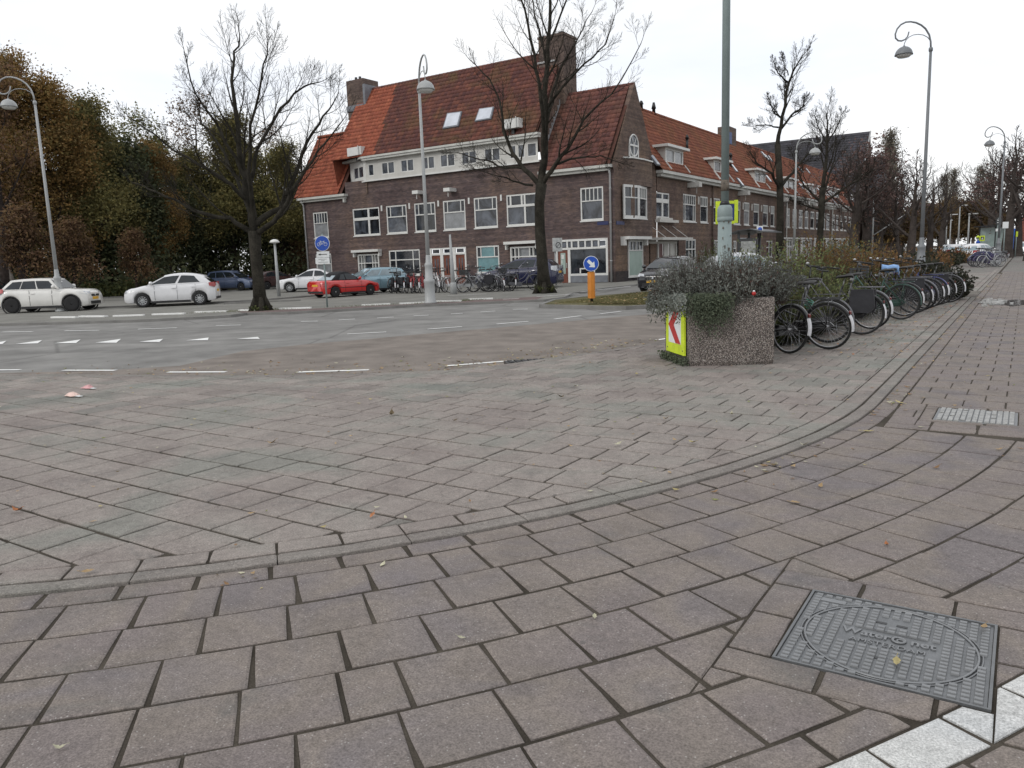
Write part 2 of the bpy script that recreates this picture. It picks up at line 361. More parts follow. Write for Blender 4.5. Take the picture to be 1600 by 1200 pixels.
# ---- western pavement and parking street (raised 8 cm)
Kp = [(0, 509.5), (75, 507.8), (150, 505.5), (200, 504), (250, 502), (325, 498), (360, 496), (385, 492.5)]
K = [(-58, 1.5), (-44, 5.6), (-36, 8.6)] + [tuple(G(*p).xy) for p in Kp]
Kb = [(-21.2, 18.1), (-20.2, 19.3), (-18.65, 21.75), (-16.9, 23.2), (-14.9, 24.8), (-15.0, 26.6), (-16.3, 29.5), (-17.0, 34), (-17.0, 420)]
westpoly = K + Kb + [(-140, 420), (-140, 1.5)]
sheet('west_pavement', westpoly, 0.0, m_far, 'grey paved parking street and footway in front of the brick houses')
def strip(mbx, pts, w, z0, z1, off=0):          # a kerb of blocks following a line
    n = len(pts)
    L = []; Rr = []
    for i, p in enumerate(pts):
        a = Vector(pts[max(i - 1, 0)]); b = Vector(pts[min(i + 1, n - 1)]); d = (b - a).normalized(); nn = Vector((-d.y, d.x))
        q = Vector(p); L.append(q + nn * (off + w)); Rr.append(q + nn * off)
    for i in range(n - 1):
        mbx.prism([tuple(Rr[i]), tuple(Rr[i + 1]), tuple(L[i + 1]), tuple(L[i])], z0, z1)
def dens(pts, step):
    out = []
    for i in range(len(pts) - 1):
        a, b = Vector(pts[i]), Vector(pts[i + 1]); k = max(1, int((b - a).length / step))
        for j in range(k): out.append(tuple(a.lerp(b, j / k)))
    out.append(tuple(pts[-1])); return out
mb = MB(); strip(mb, dens(K + Kb, 1.0), .14, -.09, .006); mb.build('kerb', m_kerbfar, kind='structure', label='long grey kerb between the road and the west pavement')
# red cycle lane between the white blocks and the kerb
wd = [(79, 497), (117, 497), (122, 495.7), (163, 495.5), (176, 495), (223, 493.5), (237, 492.5), (287, 491), (303, 489), (353, 487.5), (372, 486), (398, 486),
      (435, 483.5), (485, 482), (565, 478), (610, 476), (624, 475.6), (668, 473.5), (680.6, 472), (720, 471), (732, 468.8), (770, 467.5)]
wdw = [G(p[0], p[1], 0.0).xy for p in wd]
lane_in = [tuple(Vector(p) + Vector((.15, -.15))) for p in wdw[10:]]
lane_out = [(-15.2, 24.75), (-16.9, 23.45), (-18.75, 22.0), (-20.4, 19.35), (-21.35, 18.2), (-23.0, 17.6)]
mb = MB(); mb.quad(*[(x, y, .004) for x, y in lane_in + [(-16.3, 27.2)] + lane_out]); mb.build('red_cycle_lane', m_red, kind='structure')
for i in range(0, len(wdw), 2):
    mb = MB(); a, b = wdw[i], wdw[i + 1]; strip(mb, [tuple(a), tuple(b)], .16, 0.0, .05)
    mb.build('kerb_block', m_white, kind='structure', label='long white painted kerb block' if i == 0 else None)
# second step up: parking kerbs behind the road
for pts in ([(-60, 12), (-50, 15.2), tuple(G(150, 482, 0).xy), tuple(G(270, 477, 0).xy), tuple(G(397, 471, 0).xy), (-30.6, 28.2)],
            [tuple(G(470, 470, 0).xy), tuple(G(415, 472.5, 0).xy), tuple(G(350, 475.5, 0).xy)],
            [(-75, 20), tuple(G(60, 470, 0).xy), tuple(G(152, 466.5, 0).xy), tuple(G(260, 461, 0).xy), tuple(G(330, 458, 0).xy), (-50, 42)]):
    mb = MB(); strip(mb, dens(pts, 1.2), .13, 0, .075); mb.build('parking_kerb', m_kerbfar, kind='structure')
m_wood_floor = M('leafy_woodland_floor', (.045, .042, .022), 1, vary=.5, scale=.8, fine=14, bmp=.8, world=True, spec=.1)
sheet('woodland_floor', [(-120, 10), (-75, 20), tuple(G(152, 466.3, 0).xy), tuple(G(330, 457.6, 0).xy), (-50.3, 42), (-50.3, 90), (-200, 120)], .03, m_wood_floor)
mb = MB()   # painted lines of the western carriageway and parking
for (a, b, w) in (((867.5, 471.5), (995.4, 459.8), .16), ((840, 463.9), (906, 459), .12), ((909, 456.2), (987, 447.3), .10), ((787, 468.0), (812, 466.6), .12), ((700, 462), (760, 459.6), .10), ((60, 474), (146, 469), .1)):
    p, q = G(*a, 0.0), G(*b, 0.0)
    d = (q - p).normalized(); n = Vector((-d.y, d.x, 0)) * w
    for t0 in (0,):
        mb.quad(p, q, q + n, p + n)
for i in range(len(mb.v)): mb.v[i] = (mb.v[i][0], mb.v[i][1], .009)
mb.build('road_marking', m_white, kind='structure', label='thin white lines along the parking street')
# dashes and give-way triangles: one object each
def dash(pa, pb, w, z=-.070, name='lane_marking'):
    p, q = G(*pa), G(*pb); d = (q - p).normalized(); n = Vector((-d.y, d.x, 0)) * w
    mb = MB(); mb.quad((p.x, p.y, z), (q.x, q.y, z), (q.x + n.x, q.y + n.y, z), (p.x + n.x, p.y + n.y, z)); mb.build(name, m_white, kind='structure')
for a, b in (((542.5, 522.7), (603.6, 519.5)), ((669, 515), (722.6, 511.3)), ((778, 507), (827, 502.7)), ((869, 499), (910, 494)), ((940.4, 490.7), (972, 487))): dash(a, b, .10)
for a, b in (((1, 519.5), (48, 519)), ((99, 517.5), (152, 516.8)), ((214, 515), (275, 512.8)), ((336, 509.5), (375, 508.5)), ((469, 503), (495, 502.5)), ((530, 500.6), (555, 499)),
             ((589.6, 497.4), (615.6, 496)), ((646.5, 494), (669.7, 493)), ((705, 491), (723.6, 490)), ((752, 488), (775, 486.6)), ((801, 484), (824, 483.5))): dash(a, b, .12)
for a, b in (((-90, 580), (27, 579.3)), ((95, 580), (177, 580.2)), ((259, 583), (350, 582.7)), ((464.5, 583), (575, 579.5)), ((700, 573), (808, 564.5)), ((1030, 532), (1052, 529))): dash(a, b, .11)
for A, B, Cc in (((-22, 539), (10, 533), (4, 538)), ((24.5, 538), (66, 532), (59, 537)), ((84.5, 537), (126, 531), (119, 536.5)), ((149, 536), (189, 530), (182, 536)), ((218, 534.5), (255, 530), (249, 535)),
                 ((291, 532.5), (326, 528), (325, 532)), ((370, 530), (403, 527), (406, 530))):
    mb = MB(); ps = [G(*p) for p in (A, Cc, B)]; mb.quad(*[(p.x, p.y, -.070) for p in ps]); mb.build('give_way_triangle', m_white, kind='structure')

# ---- grass island
isl = [G(*p) for p in ((848, 480.8), (856, 481.4), (895, 482.0), (943, 483.6), (977.5, 484), (1028, 481))]
isl = [(p.x, p.y) for p in isl] + [(-9.0, 24), (-9.0, 60), (-9.0, 420), (-13.2, 420), (-13.2, 34), (-12.9, 29.4), (-13.4, 28.0)] + [tuple(G(*p).xy) for p in ((909, 468.3), (867.5, 473))]
mb = MB(); mb.prism(isl, -.09, .02); mb.build('grass_island', m_grass, kind='structure', label='long traffic island of worn grass with leaf litter')
mb = MB(); strip(mb, dens(isl[:7] , .9), -.12, -.09, .035); strip(mb, dens(isl[10:] + [isl[0]], .9), -.12, -.09, .035)
mb.build('island_kerb', m_kerbfar, kind='structure')

# ---------------------------------------------------------------- corner paving (every stone its own piece near the camera)
ARC = [(-3.96, 1.53), (-3.68, 1.76), (-3.35, 2.10), (-2.97, 2.58), (-2.52, 3.13), (-2.31, 3.44), (-2.09, 3.79), (-1.87, 4.20), (-1.65, 4.70), (-1.44, 5.38), (-1.27, 6.2), (-1.16, 7.1), (-1.115, 8.1)]
# circle fitted to the surveyed kerb line, then straight along +Y
AC = Vector((-10.0, 8.1)); AR = 8.89
def arc_pt(s, d):      # s: metres along the kerb line from the tangent point (negative = round the corner), d: metres out from it
    if s >= 0: return (AC.x + AR + d, AC.y + s)
    th = s / AR; return (AC.x + (AR + d) * math.cos(th), AC.y + (AR + d) * math.sin(th))
def arc_dir(s):
    if s >= 0: return Vector((0, 1)), Vector((1, 0))
    th = s / AR; return Vector((-math.sin(th), math.cos(th))), Vector((math.cos(th), math.sin(th)))
def arc_dist(x, y):
    if y >= AC.y: return x - (AC.x + AR), y - AC.y
    r = math.hypot(x - AC.x, y - AC.y); return r - AR, math.atan2(y - AC.y, x - AC.x) * AR
def clip(poly, p, n):        # keep the side where (q-p).n <= 0
    out = []; k = len(poly)
    for i in range(k):
        a, b = poly[i], poly[(i + 1) % k]
        da = (a[0] - p[0]) * n[0] + (a[1] - p[1]) * n[1]; db = (b[0] - p[0]) * n[0] + (b[1] - p[1]) * n[1]
        if da <= 0: out.append(a)
        if (da < 0 < db) or (db < 0 < da):
            t = da / (da - db); out.append((a[0] + (b[0] - a[0]) * t, a[1] + (b[1] - a[1]) * t))
    return out
def area(poly): return abs(sum(poly[i][0] * poly[(i + 1) % len(poly)][1] - poly[(i + 1) % len(poly)][0] * poly[i][1] for i in range(len(poly)))) / 2
T_ = .34
EDGE = [(-60, -2.0), (-24, 2.6), (-13.48, 5.62), (-11.5, 6.28), (-9.71, 6.84), (-8.6, 7.28), (-7.56, 7.80), (-6.65, 8.45), (-6.2, 9.3), (-5.9, 10.2), (-5.6, 11.0), (-5.25, 12.2), (-5.2, 13.5), (-5.9, 15.5), (-6.3, 18), (-6.3, 120)]
def edge_side(x, y):
    best = None
    for i in range(len(EDGE) - 1):
        a, b = Vector(EDGE[i]), Vector(EDGE[i + 1]); d = b - a; t = max(0, min(1, ((x - a.x) * d.x + (y - a.y) * d.y) / d.length_squared))
        q = a + d * t; dist = (Vector((x, y)) - q).length
        if best is None or dist < best[0]:
            dn = d.normalized(); best = (dist, q, Vector((-dn.y, dn.x)))
    return best
stones = []      # (surface, polygon, z0, z1)
def seen(cx, cy):
    v = RM.transposed() @ (Vector((cx, cy, 0)) - CAM)
    if v.z > -.2: return None
    x = v.x / -v.z * F_PX; y = v.y / -v.z * F_PX
    return (abs(x) < 880 and abs(y) < 690), -v.z
JW = .006
def jitter(poly, j):
    return [(p[0] + rng.uniform(-j, j), p[1] + rng.uniform(-j, j)) for p in poly]
# plaza field: courses along X, half bond, cut to the kerb course and to the road edge
PZ = .014
row = -2
y = -6 * T_ + 1.93
while y < 46:
    off = (row % 2) * T_ * .5 + (.09 * math.sin(row * 1.7) if y < 6 else 0)
    x = -30 + off + (.34 if False else 0)
    ymax = y + T_
    while x < -1.0:
        cx, cy = x + T_ / 2, y + T_ / 2
        d, s = arc_dist(cx, cy)
        if d < -.10 and not (y > 20 and cx < -4.0) and x > -22:
            es = edge_side(cx, cy)
            inside = (Vector((cx, cy)) - es[1]).dot(es[2]) < .2
            if inside:
                jt = .0095
                poly = [(x + .005, y + jt), (x + T_ - .005, y + jt), (x + T_ - .005, ymax - jt), (x + .005, ymax - jt)]
                poly = jitter(poly, .0028)
                if d > -.62:
                    t_, n_ = arc_dir(s); q = arc_pt(s, -.309); poly = clip(poly, q, n_)
                if es[0] < .4 and poly: poly = clip(poly, es[1] - es[2] * .16, es[2])
                if len(poly) >= 3 and area(poly) > .004: stones.append(('plaza', poly, -.03, PZ + rng.uniform(-.002, .003)))
        x += T_
    y += T_; row += 1
# kerb course and kerb band along the arc
s = -11.0
while s < 44:
    L = .35
    poly = jitter([arc_pt(s + .006, -.296), arc_pt(s + L - .006, -.296), arc_pt(s + L - .006, -.134), arc_pt(s + .006, -.134)], .002)
    stones.append(('kerbrow', poly, -.03, PZ + rng.uniform(0, .003))); s += L
s = -11.0
while s < 90:
    L = .70
    a = [arc_pt(s + .003 + (L - .006) * k / 4, -.112) for k in range(5)]; b = [arc_pt(s + .003 + (L - .006) * k / 4, 0.0) for k in range(4, -1, -1)]
    stones.append(('kerb', a + b, -.04, PZ - .001)); s += L
# path: soldier course, then square stones in rows that follow the kerb (wedge joints on the bend)
MH = (-.71, -.01, 2.76, 3.44)      # manhole
FR = (-.885, .17, 2.585, 3.615)    # its surround of long stones
def minus_rect(poly, R):            # what is left of a stone round a rectangle, as convex pieces
    x0, x1, y0, y1 = R
    if max(q[0] for q in poly) <= x0 or min(q[0] for q in poly) >= x1 or max(q[1] for q in poly) <= y0 or min(q[1] for q in poly) >= y1: return [poly]
    out = [clip(poly, (x0, 0), (1, 0)), clip(poly, (x1, 0), (-1, 0))]
    mid = clip(clip(poly, (x0, 0), (-1, 0)), (x1, 0), (1, 0)) if poly else []
    if len(mid) >= 3: out += [clip(mid, (0, y0), (0, 1)), clip(mid, (0, y1), (0, -1))]
    return [q for q in out if len(q) >= 3 and area(q) > .0012]
def shrink(poly, e):
    cx = sum(p[0] for p in poly) / len(poly); cy = sum(p[1] for p in poly) / len(poly)
    return [(p[0] + (cx - p[0]) * e / max(.02, math.hypot(cx - p[0], cy - p[1])), p[1] + (cy - p[1]) * e / max(.02, math.hypot(cx - p[0], cy - p[1]))) for p in poly]
def add_path(poly, zt=0.0, kind='path', R=None):
    ps = minus_rect(poly, R or FR)
    for q in ps:
        if len(ps) > 1 or q is not poly: q = shrink(q, .006)
        if len(q) >= 3 and area(q) > .0010: stones.append((kind, q, -.05, zt + rng.uniform(-.003, .002)))
YB = 7.05      # beyond this the bond turns square to the street
s = -12.0
while s < 36:
    L = .345; poly = [arc_pt(s + .012, .008), arc_pt(s + L - .012, .008), arc_pt(s + L - .012, .168), arc_pt(s + .012, .168)]
    stones.append(('path', jitter(poly, .003), -.05, -.001)); s += L
WL = (2.30, 2.52)   # white line of stones
k = 0; d0 = .176
rows = []
while d0 < 6.0:
    if abs(d0 - WL[0]) < .17 and d0 < WL[0] + .1:
        rows.append((WL[0], WL[1], 'white')); d0 = WL[1]; k += 1; continue
    rows.append((d0, d0 + T_, 'path')); d0 += T_; k += 1
rows = []
d0 = .176
for k in range(6): rows.append((d0, d0 + T_, 'path')); d0 += T_
rows.append((d0, 2.365, 'thin'))
rows.append((2.365, 2.545, 'white')); d0 = 2.545
for k in range(11): rows.append((d0, d0 + T_, 'path')); d0 += T_
for k, (da, db, kind) in enumerate(rows):
    s = -13.0 + (k % 2) * .17 + rng.uniform(-.03, .03)
    while s < YB - AC.y:
        # stones are square; on the outer side of the bend the joints open
        f = (AR + da) / AR if s < 0 else 1.0
        L = T_ / f
        if s + L > YB - AC.y: L = YB - AC.y - s
        if L < .06: break
        wide = da < 2.3
        sm = s + L / 2; t_, n_ = arc_dir(sm); o = Vector(arc_pt(sm, da)); hw = (L * f) / 2 - (.004 if wide else .006)
        if rng.random() < .05 and kind == 'path': hw *= .62; L *= .66; sm = s + L / 2; o = Vector(arc_pt(sm, da)); t_, n_ = arc_dir(sm)
        dep = db - da - .007
        tilt = rng.uniform(-.012, .012)
        q = [o - t_ * hw + n_ * .005, o + t_ * hw + n_ * .005, o + t_ * (hw + tilt * .3) + n_ * dep, o - t_ * (hw + tilt * .3) + n_ * dep]
        poly = [tuple(p) for p in q]
        if kind == 'white':
            add_path(poly, .002, 'white', (MH[0], MH[1] + .012, MH[2] - .012, MH[3]))
        else: add_path(poly, 0.0)
        s += L
# course across, then square field beyond
x = AC.x + AR + .18
while x < 3.2: stones.append(('path', jitter([(x + .006, YB + .005), (x + .334, YB + .005), (x + .334, YB + .165), (x + .006, YB + .165)], .002), -.05, 0.0)); x += T_
y = YB + .17; r = 0
GR = (-.60, .02, 7.50, 8.12)      # drain grate
while y < 46:
    x = AC.x + AR + .18 - (r % 2) * T_ * .5
    while x < 4.6:
        x0 = max(x, AC.x + AR + .18)
        cx = (x0 + x + T_) / 2; cy = y + T_ / 2
        if x + T_ - x0 > .05 and True:
            poly = jitter([(x0 + .005, y + .006), (x + T_ - .005, y + .006), (x + T_ - .005, y + T_ - .006), (x0 + .005, y + T_ - .006)], .0025)
            white = 1.18 < cx < 1.5 and int(y / 2.7) % 2 == 0
            add_path(poly, 0.0, 'white' if white else 'path', (GR[0] - .11, GR[1] + .11, GR[2] - .09, GR[3] + .09))
        x += T_
    y += T_; r += 1
# surround of the manhole: long stones; the same round the grate
def surround(rc, fr, lens, ax):
    out = []
    x0, x1, y0, y1 = rc; a, b, c_, d_ = fr
    for (p0, p1, q0, q1, horiz) in ((a, b, c_, y0, True), (a, b, y1, d_, True), (a, x0, y0, y1, False), (x1, b, y0, y1, False)):
        u = p0 if horiz else q0; end = p1 if horiz else q1
        while u < end - .03:
            v_ = min(end, u + lens)
            if end - v_ < .08: v_ = end
            P = (u + .008, v_ - .008, q0 + .008, q1 - .008) if horiz else (p0 + .008, p1 - .010, u + .008, v_ - .008)
            out.append([(P[0], P[2]), (P[1], P[2]), (P[1], P[3]), (P[0], P[3])]); u = v_
    return out
for poly in surround(MH, FR, .36, 0):
    d_ = [arc_dist(*q)[0] for q in poly]
    if min(d_) > 2.545 or max(d_) < 2.36: stones.append(('path', jitter(poly, .003), -.05, .001)); continue
    for lim, sg in ((2.36, 1), (2.55, -1)):       # cut back where the white line passes
        cxx = sum(q[0] for q in poly) / len(poly); cyy = sum(q[1] for q in poly) / len(poly); s_ = arc_dist(cxx, cyy)[1]; t_, n_ = arc_dir(s_); pc = clip(poly, arc_pt(s_, lim), n_ * sg)
        if len(pc) >= 3 and area(pc) > .001: stones.append(('path', pc, -.05, .001))
for poly in surround(GR, (GR[0] - .11, GR[1] + .11, GR[2] - .09, GR[3] + .09), .5, 0): stones.append(('path', jitter(poly, .003), -.05, .0))

beds = {}
plz = [(-60, -25)] + EDGE[0:] + [(AC.x + AR, 120)] + [arc_pt(-q * .5, -.05) for q in range(0, 26)] + [(-9, -25)]
mb = MB(); mb.quad(*[(p[0], p[1], .004) for p in plz]); beds['plaza'] = mb.build('plaza_pavement', m_joint, kind='structure', label='triangular corner pavement of square grey concrete stones')
mb = MB(); strip(mb, dens(EDGE[1:], .8), -.15, -.10, .012); mb.build('kerb_stone', m_kerb, parent=beds['plaza'], kind='stuff')
mb = MB(); mb.quad((-9, -25, -.009), (40, -25, -.009), (40, 420, -.009), (AC.x + AR + .01, 420, -.009), *[(p[0], p[1], -.009) for p in [arc_pt(-q * .5, .0) for q in range(0, 26)]])
beds['path'] = mb.build('cycle_path', m_joint, kind='structure', label='purple grey paved cycle path curving round the corner')
far_pz = MP('far_pavers', [(.155, .135, .128), (.175, .158, .145), (.150, .155, .135), (.125, .150, .135)], island=.1, green=.2, big=.5)
mb = MB(); mb.quad((AC.x + AR + .1, 46, -.008), (40, 46, -.008), (40, 420, -.008), (AC.x + AR + .1, 420, -.008)); mb.build('far_cycle_path', far_pz, kind='structure')
mb = MB(); mb.quad((4.6, -25, -.006), (40, -25, -.006), (40, 46, -.006), (4.6, 46, -.006)); mb.build('footway', far_pz, kind='structure')
mb = MB(); mb.quad((-6.2, 46, .01), (AC.x + AR - .1, 46, .01), (AC.x + AR - .1, 420, .01), (-6.2, 420, .01)); mb.build('far_bike_parking_pavement', far_pz, kind='structure')
mat_of = {'plaza': m_plaza, 'kerbrow': m_plaza, 'kerb': m_kerb, 'path': m_path, 'white': m_whitestone}
name_of = {'plaza': 'paver', 'kerbrow': 'kerb_paver', 'kerb': 'kerb_stone', 'path': 'paver', 'white': 'white_paver'}
own_of = {'plaza': 'plaza', 'kerbrow': 'plaza', 'kerb': 'plaza', 'path': 'path', 'white': 'path'}
scored = {'plaza': [], 'path': []}
for i, (kd, poly, z0, z1) in enumerate(stones):
    cx = sum(p[0] for p in poly) / len(poly); cy = sum(p[1] for p in poly) / len(poly)
    sn = seen(cx, cy)
    if sn and sn[0]: scored[own_of[kd]].append((area(poly) / sn[1] ** 3, i))
single = set()
cap = {'plaza': 290, 'path': 290}
for k, lst in scored.items():
    lst.sort(reverse=True); single |= {i for _, i in lst[:cap[k]]}
rest = {}
for i, (kd, poly, z0, z1) in enumerate(stones):
    if i in single:
        mb = MB(); mb.slab(poly, z0, z1, rg=rng if kd != 'kerb' else None); mb.build(name_of[kd], mat_of[kd], parent=beds[own_of[kd]])
    else:
        cx, cy = poly[0]
        sn = seen(cx, cy)
        if sn is None and (cx * cx + cy * cy) > 40: continue
        rest.setdefault(kd, MB()).slab(poly, z0, z1)
for kd, mb in rest.items(): mb.build(name_of[kd] + '_field', mat_of[kd], parent=beds[own_of[kd]], kind='stuff')
# ---------------------------------------------------------------- buildings
m_brF = Mbrick('purple_brick_front', 'x', (.140, .098, .090), (.078, .058, .060), (.085, .074, .070))
m_brR = Mbrick('brown_brick_side', 'y', (.165, .110, .085), (.105, .072, .060), (.105, .092, .082))
m_brC = Mbrick('brown_brick_bay', 'xy', (.155, .112, .092), (.100, .072, .062), (.105, .092, .084))
m_brdark = Mbrick('dark_brick_plinth', 'x', (.050, .042, .045), (.032, .028, .032), (.045, .042, .042))
m_wp = M('white_window_paint', (.62, .62, .60), .45, vary=.06, scale=2, fine=20, world=True)
m_cream = M('cream_paint', (.50, .49, .46), .5, vary=.08, scale=2, fine=20, world=True)
m_gutter = M('pale_gutter_paint', (.50, .50, .47), .5, vary=.12, scale=1.5, fine=14, world=True)
m_gl = Mglass('dark_window_glass', (.022, .026, .032))
m_glb = Mglass('reflecting_window_glass', (.055, .062, .075))
m_curt = M('net_curtain_behind_glass', (.24, .25, .26), .15, vary=.22, scale=2.2, fine=4, world=True)
m_teal = M('teal_blind_behind_glass', (.14, .26, .28), .12, vary=.12, scale=4, world=True)
m_frost = M('frosted_green_glass', (.30, .38, .34), .2, vary=.08, scale=2, world=True)
m_door = M('brown_painted_door', (.150, .045, .025), .4, vary=.15, scale=3, world=True)
m_lead = M('grey_lead', (.16, .17, .19), .5, vary=.2, scale=3, world=True)
m_tr = Mtile('new_red_roof_tiles', [(.30, .085, .048), (.24, .068, .040), (.35, .110, .060)], (.20, .06, .035), .25)
m_to = Mtile('old_brown_roof_tiles', [(.135, .050, .038), (.088, .036, .033), (.168, .062, .042)], (.115, .072, .032), .8)
m_tg = Mtile('dark_red_roof_tiles', [(.145, .058, .046), (.098, .042, .038), (.175, .070, .052)], (.105, .068, .040), .5)
m_tR = Mtile('orange_red_roof_tiles', [(.250, .088, .052), (.180, .064, .043), (.300, .108, .060)], (.18, .092, .044), .55)
m_slate = M('dark_slate_roof', (.048, .048, .056), .7, vary=.2, scale=1, fine=6, world=True, bmp=.3)
m_pipe = M('grey_drainpipe', (.36, .36, .36), .5, vary=.08, world=True)
m_bluesign = M('dark_blue_enamel', (.012, .02, .09), .3, vary=.1, world=True)
m_black = M('black_paint', (.012, .012, .013), .4, vary=.2, world=True)
YF = 41.30; XR = -19.91

class Plane:
    """a wall: u runs along it, n out of it, z up"""
    def __init__(s, o, u, n): s.o = Vector(o); s.u = Vector(u).normalized(); s.n = Vector(n).normalized()
    def P(s, u, n, z): return s.o + s.u * u + s.n * n + Vector((0, 0, z))
    def box(s, mb, u0, u1, n0, n1, z0, z1):
        c = s.P((u0 + u1) / 2, (n0 + n1) / 2, (z0 + z1) / 2); return mb.obox(c, s.u, s.n, (0, 0, 1), abs(u1 - u0) / 2, abs(n1 - n0) / 2, abs(z1 - z0) / 2)
PF = Plane((0, YF, 0), (1, 0, 0), (0, -1, 0))
PR = Plane((XR, 0, 0), (0, 1, 0), (1, 0, 0))
def wall_holes(pl, u0, u1, z0, z1, holes, mat, parent, depth=.12, name='wall'):
    us = sorted({u0, u1} | {h[0] for h in holes} | {h[1] for h in holes}); zs = sorted({z0, z1} | {h[2] for h in holes} | {h[3] for h in holes})
    us = [u for u in us if u0 <= u <= u1]; zs = [z for z in zs if z0 <= z <= z1]
    mb = MB()
    for i in range(len(us) - 1):
        for j in range(len(zs) - 1):
            cu, cz = (us[i] + us[i + 1]) / 2, (zs[j] + zs[j + 1]) / 2
            if any(h[0] < cu < h[1] and h[2] < cz < h[3] for h in holes): continue
            mb.quad(pl.P(us[i], 0, zs[j]), pl.P(us[i + 1], 0, zs[j]), pl.P(us[i + 1], 0, zs[j + 1]), pl.P(us[i], 0, zs[j + 1]))
    for a, b, c_, d in holes:
        for q in ((a, c_, a, d), (b, d, b, c_), (a, d, b, d), (b, c_, a, c_)):
            mb.quad(pl.P(q[0], 0, q[1]), pl.P(q[0], -depth, q[1]), pl.P(q[2], -depth, q[3]), pl.P(q[2], 0, q[3]))
    return mb.build(name, mat, parent, world=True)
def window(parent, pl, u0, u1, z0, z1, rows, fw=.09, mw=.06, n0=-.09, n1=-.02, pane=None, sill=True, mat=None, name='window', bars=None, panes=None, label=None):
    """rows from the top: (height share, [column shares]); panes are children"""
    mb = MB(); mat = mat or m_wp
    for a, b, c_, d in ((u0, u0 + fw, z0, z1), (u1 - fw, u1, z0, z1), (u0 + fw, u1 - fw, z1 - fw, z1), (u0 + fw, u1 - fw, z0, z0 + fw)): pl.box(mb, a, b, n0, n1, c_, d)
    iu0, iu1, iz0, iz1 = u0 + fw, u1 - fw, z0 + fw, z1 - fw; H = iz1 - iz0; Wd = iu1 - iu0
    cells = []; z = iz1; ht = sum(r[0] for r in rows)
    for ri, (hs, cols) in enumerate(rows):
        zb = z - H * hs / ht
        if ri < len(rows) - 1: pl.box(mb, iu0, iu1, n0 + .006, n1 + .012, zb - mw * .6, zb + mw * .6)
        u = iu0; cs = sum(cols)
        for ci, w in enumerate(cols):
            ub = u + Wd * w / cs
            if ci < len(cols) - 1: pl.box(mb, ub - mw / 2, ub + mw / 2, n0 + .003, n1 + .004, zb + (mw * .6 if ri < len(rows) - 1 else 0), z - (mw * .6 if ri > 0 else 0))
            cells.append((u, ub, zb, z, ri, ci)); u = ub
        z = zb
    w = mb.build(name, mat, parent, world=True, label=label)
    for k, (a, b, c_, d, ri, ci) in enumerate(cells):
        pm = pane or (m_gl if rng.random() < .65 else m_glb)
        if panes and (ri, ci) in panes: pm = panes[(ri, ci)]
        q = MB(); pl.box(q, a + .004, b - .004, n0 + .004, n0 + .022, c_ + .004, d - .004); q.build('pane', pm, w, world=True)
    if sill:
        q = MB(); pl.box(q, u0 - .03, u1 + .03, n0 + .02, .06, z0 - .07, z0 - .002); q.build('sill', mat, w, world=True)
    return w
def tiles(mbx, o, u, v, inside, nu, nv, tw=.28, th=.34, lift=.035):
    """overlapping pantiles on a slope: each tile a folded sheet with a proud lower edge"""
    o, u, v = Vector(o), Vector(u).normalized(), Vector(v).normalized(); n = u.cross(v).normalized()
    if n.z < 0: n = -n
    prof = ((0, .0), (.30, .042), (.58, .030), (1.0, .004))
    for j in range(nv):
        for i in range(nu):
            a = (i + .5) * tw; b = (j + .5) * th
            if not inside(a, b): continue
            vs = []
            for f, h in prof:
                vs.append(o + u * (i * tw + f * tw * 1.0) + v * (j * th - .02) + n * (h + lift))
            for f, h in prof:
                vs.append(o + u * (i * tw + f * tw * 1.0) + v * ((j + 1) * th) + n * (h))
            for f, h in prof:
                vs.append(o + u * (i * tw + f * tw) + v * (j * th - .02) + n * (h * .3 - .01))
            mbx._add(vs, [(0, 1, 5, 4), (1, 2, 6, 5), (2, 3, 7, 6), (8, 9, 1, 0), (9, 10, 2, 1), (10, 11, 3, 2)], True)
def ridge(parent, a, b, mat, step=.33, r=.13):
    a, b = Vector(a), Vector(b); L = (b - a).length; k = int(L / step); mb = MB()
    for i in range(k):
        p = a.lerp(b, i / k); q = a.lerp(b, (i + 1.08) / k); mb.tube([p, q], [r, r * .86], 6, smooth=True)
    return mb.build('ridge_tile', mat, parent, kind='stuff', world=True)
def slope_hit(px, py, P0, N):
    d = ray(px, py); t = (Vector(P0) - CAM).dot(N) / d.dot(N); return CAM + d * t
def fu(px, py): return onY(px, py, YF).x
def fz(px, py): return onY(px, py, YF).z
def ru(px, py): return onX(px, py, XR).y
def rz_(px, py): return onX(px, py, XR).z

B = thing('corner_building', 'purple brick corner house with red and brown tiled roof and two chimneys', 'building', (-33, 43, 0))
# --- windows of the long front
XL, XM0, XM1, XG = -45.65, -41.2, -24.75, -19.91
U = dict(z0=3.62, z1=5.50)
std = [(.40, [.17, .66, .17]), (.60, [1])]
wins = []
def up(x0, x1, rows, **k): wins.append((fu(x0, 343), fu(x1, 341), 3.60, 5.50, rows, k))
wins.append((fu(490, 352), fu(512.5, 350), 3.62, 5.50, [(.42, [1, 1, 1, 1, 1]), (.58, [1])], dict(mw=.045, panes={(1, 0): m_curt})))
up(551.5, 593, [(.38, [.60, .40]), (.62, [.60, .40])], mw=.16)
up(604, 635.8, std); up(648, 680.8, std); up(693, 727.5, std, panes={(1, 0): m_curt, (0, 1): m_glb}); up(741.2, 777.5, std)
up(792, 842, [(.36, [.10, .38, .10, .42]), (.64, [.58, .42])], mw=.12)
wins.append((fu(906.8, 320), fu(942.6, 317), 3.62, 5.52, [(.40, [1, 1, 1, 1, 1]), (.60, [1])], dict(mw=.05)))
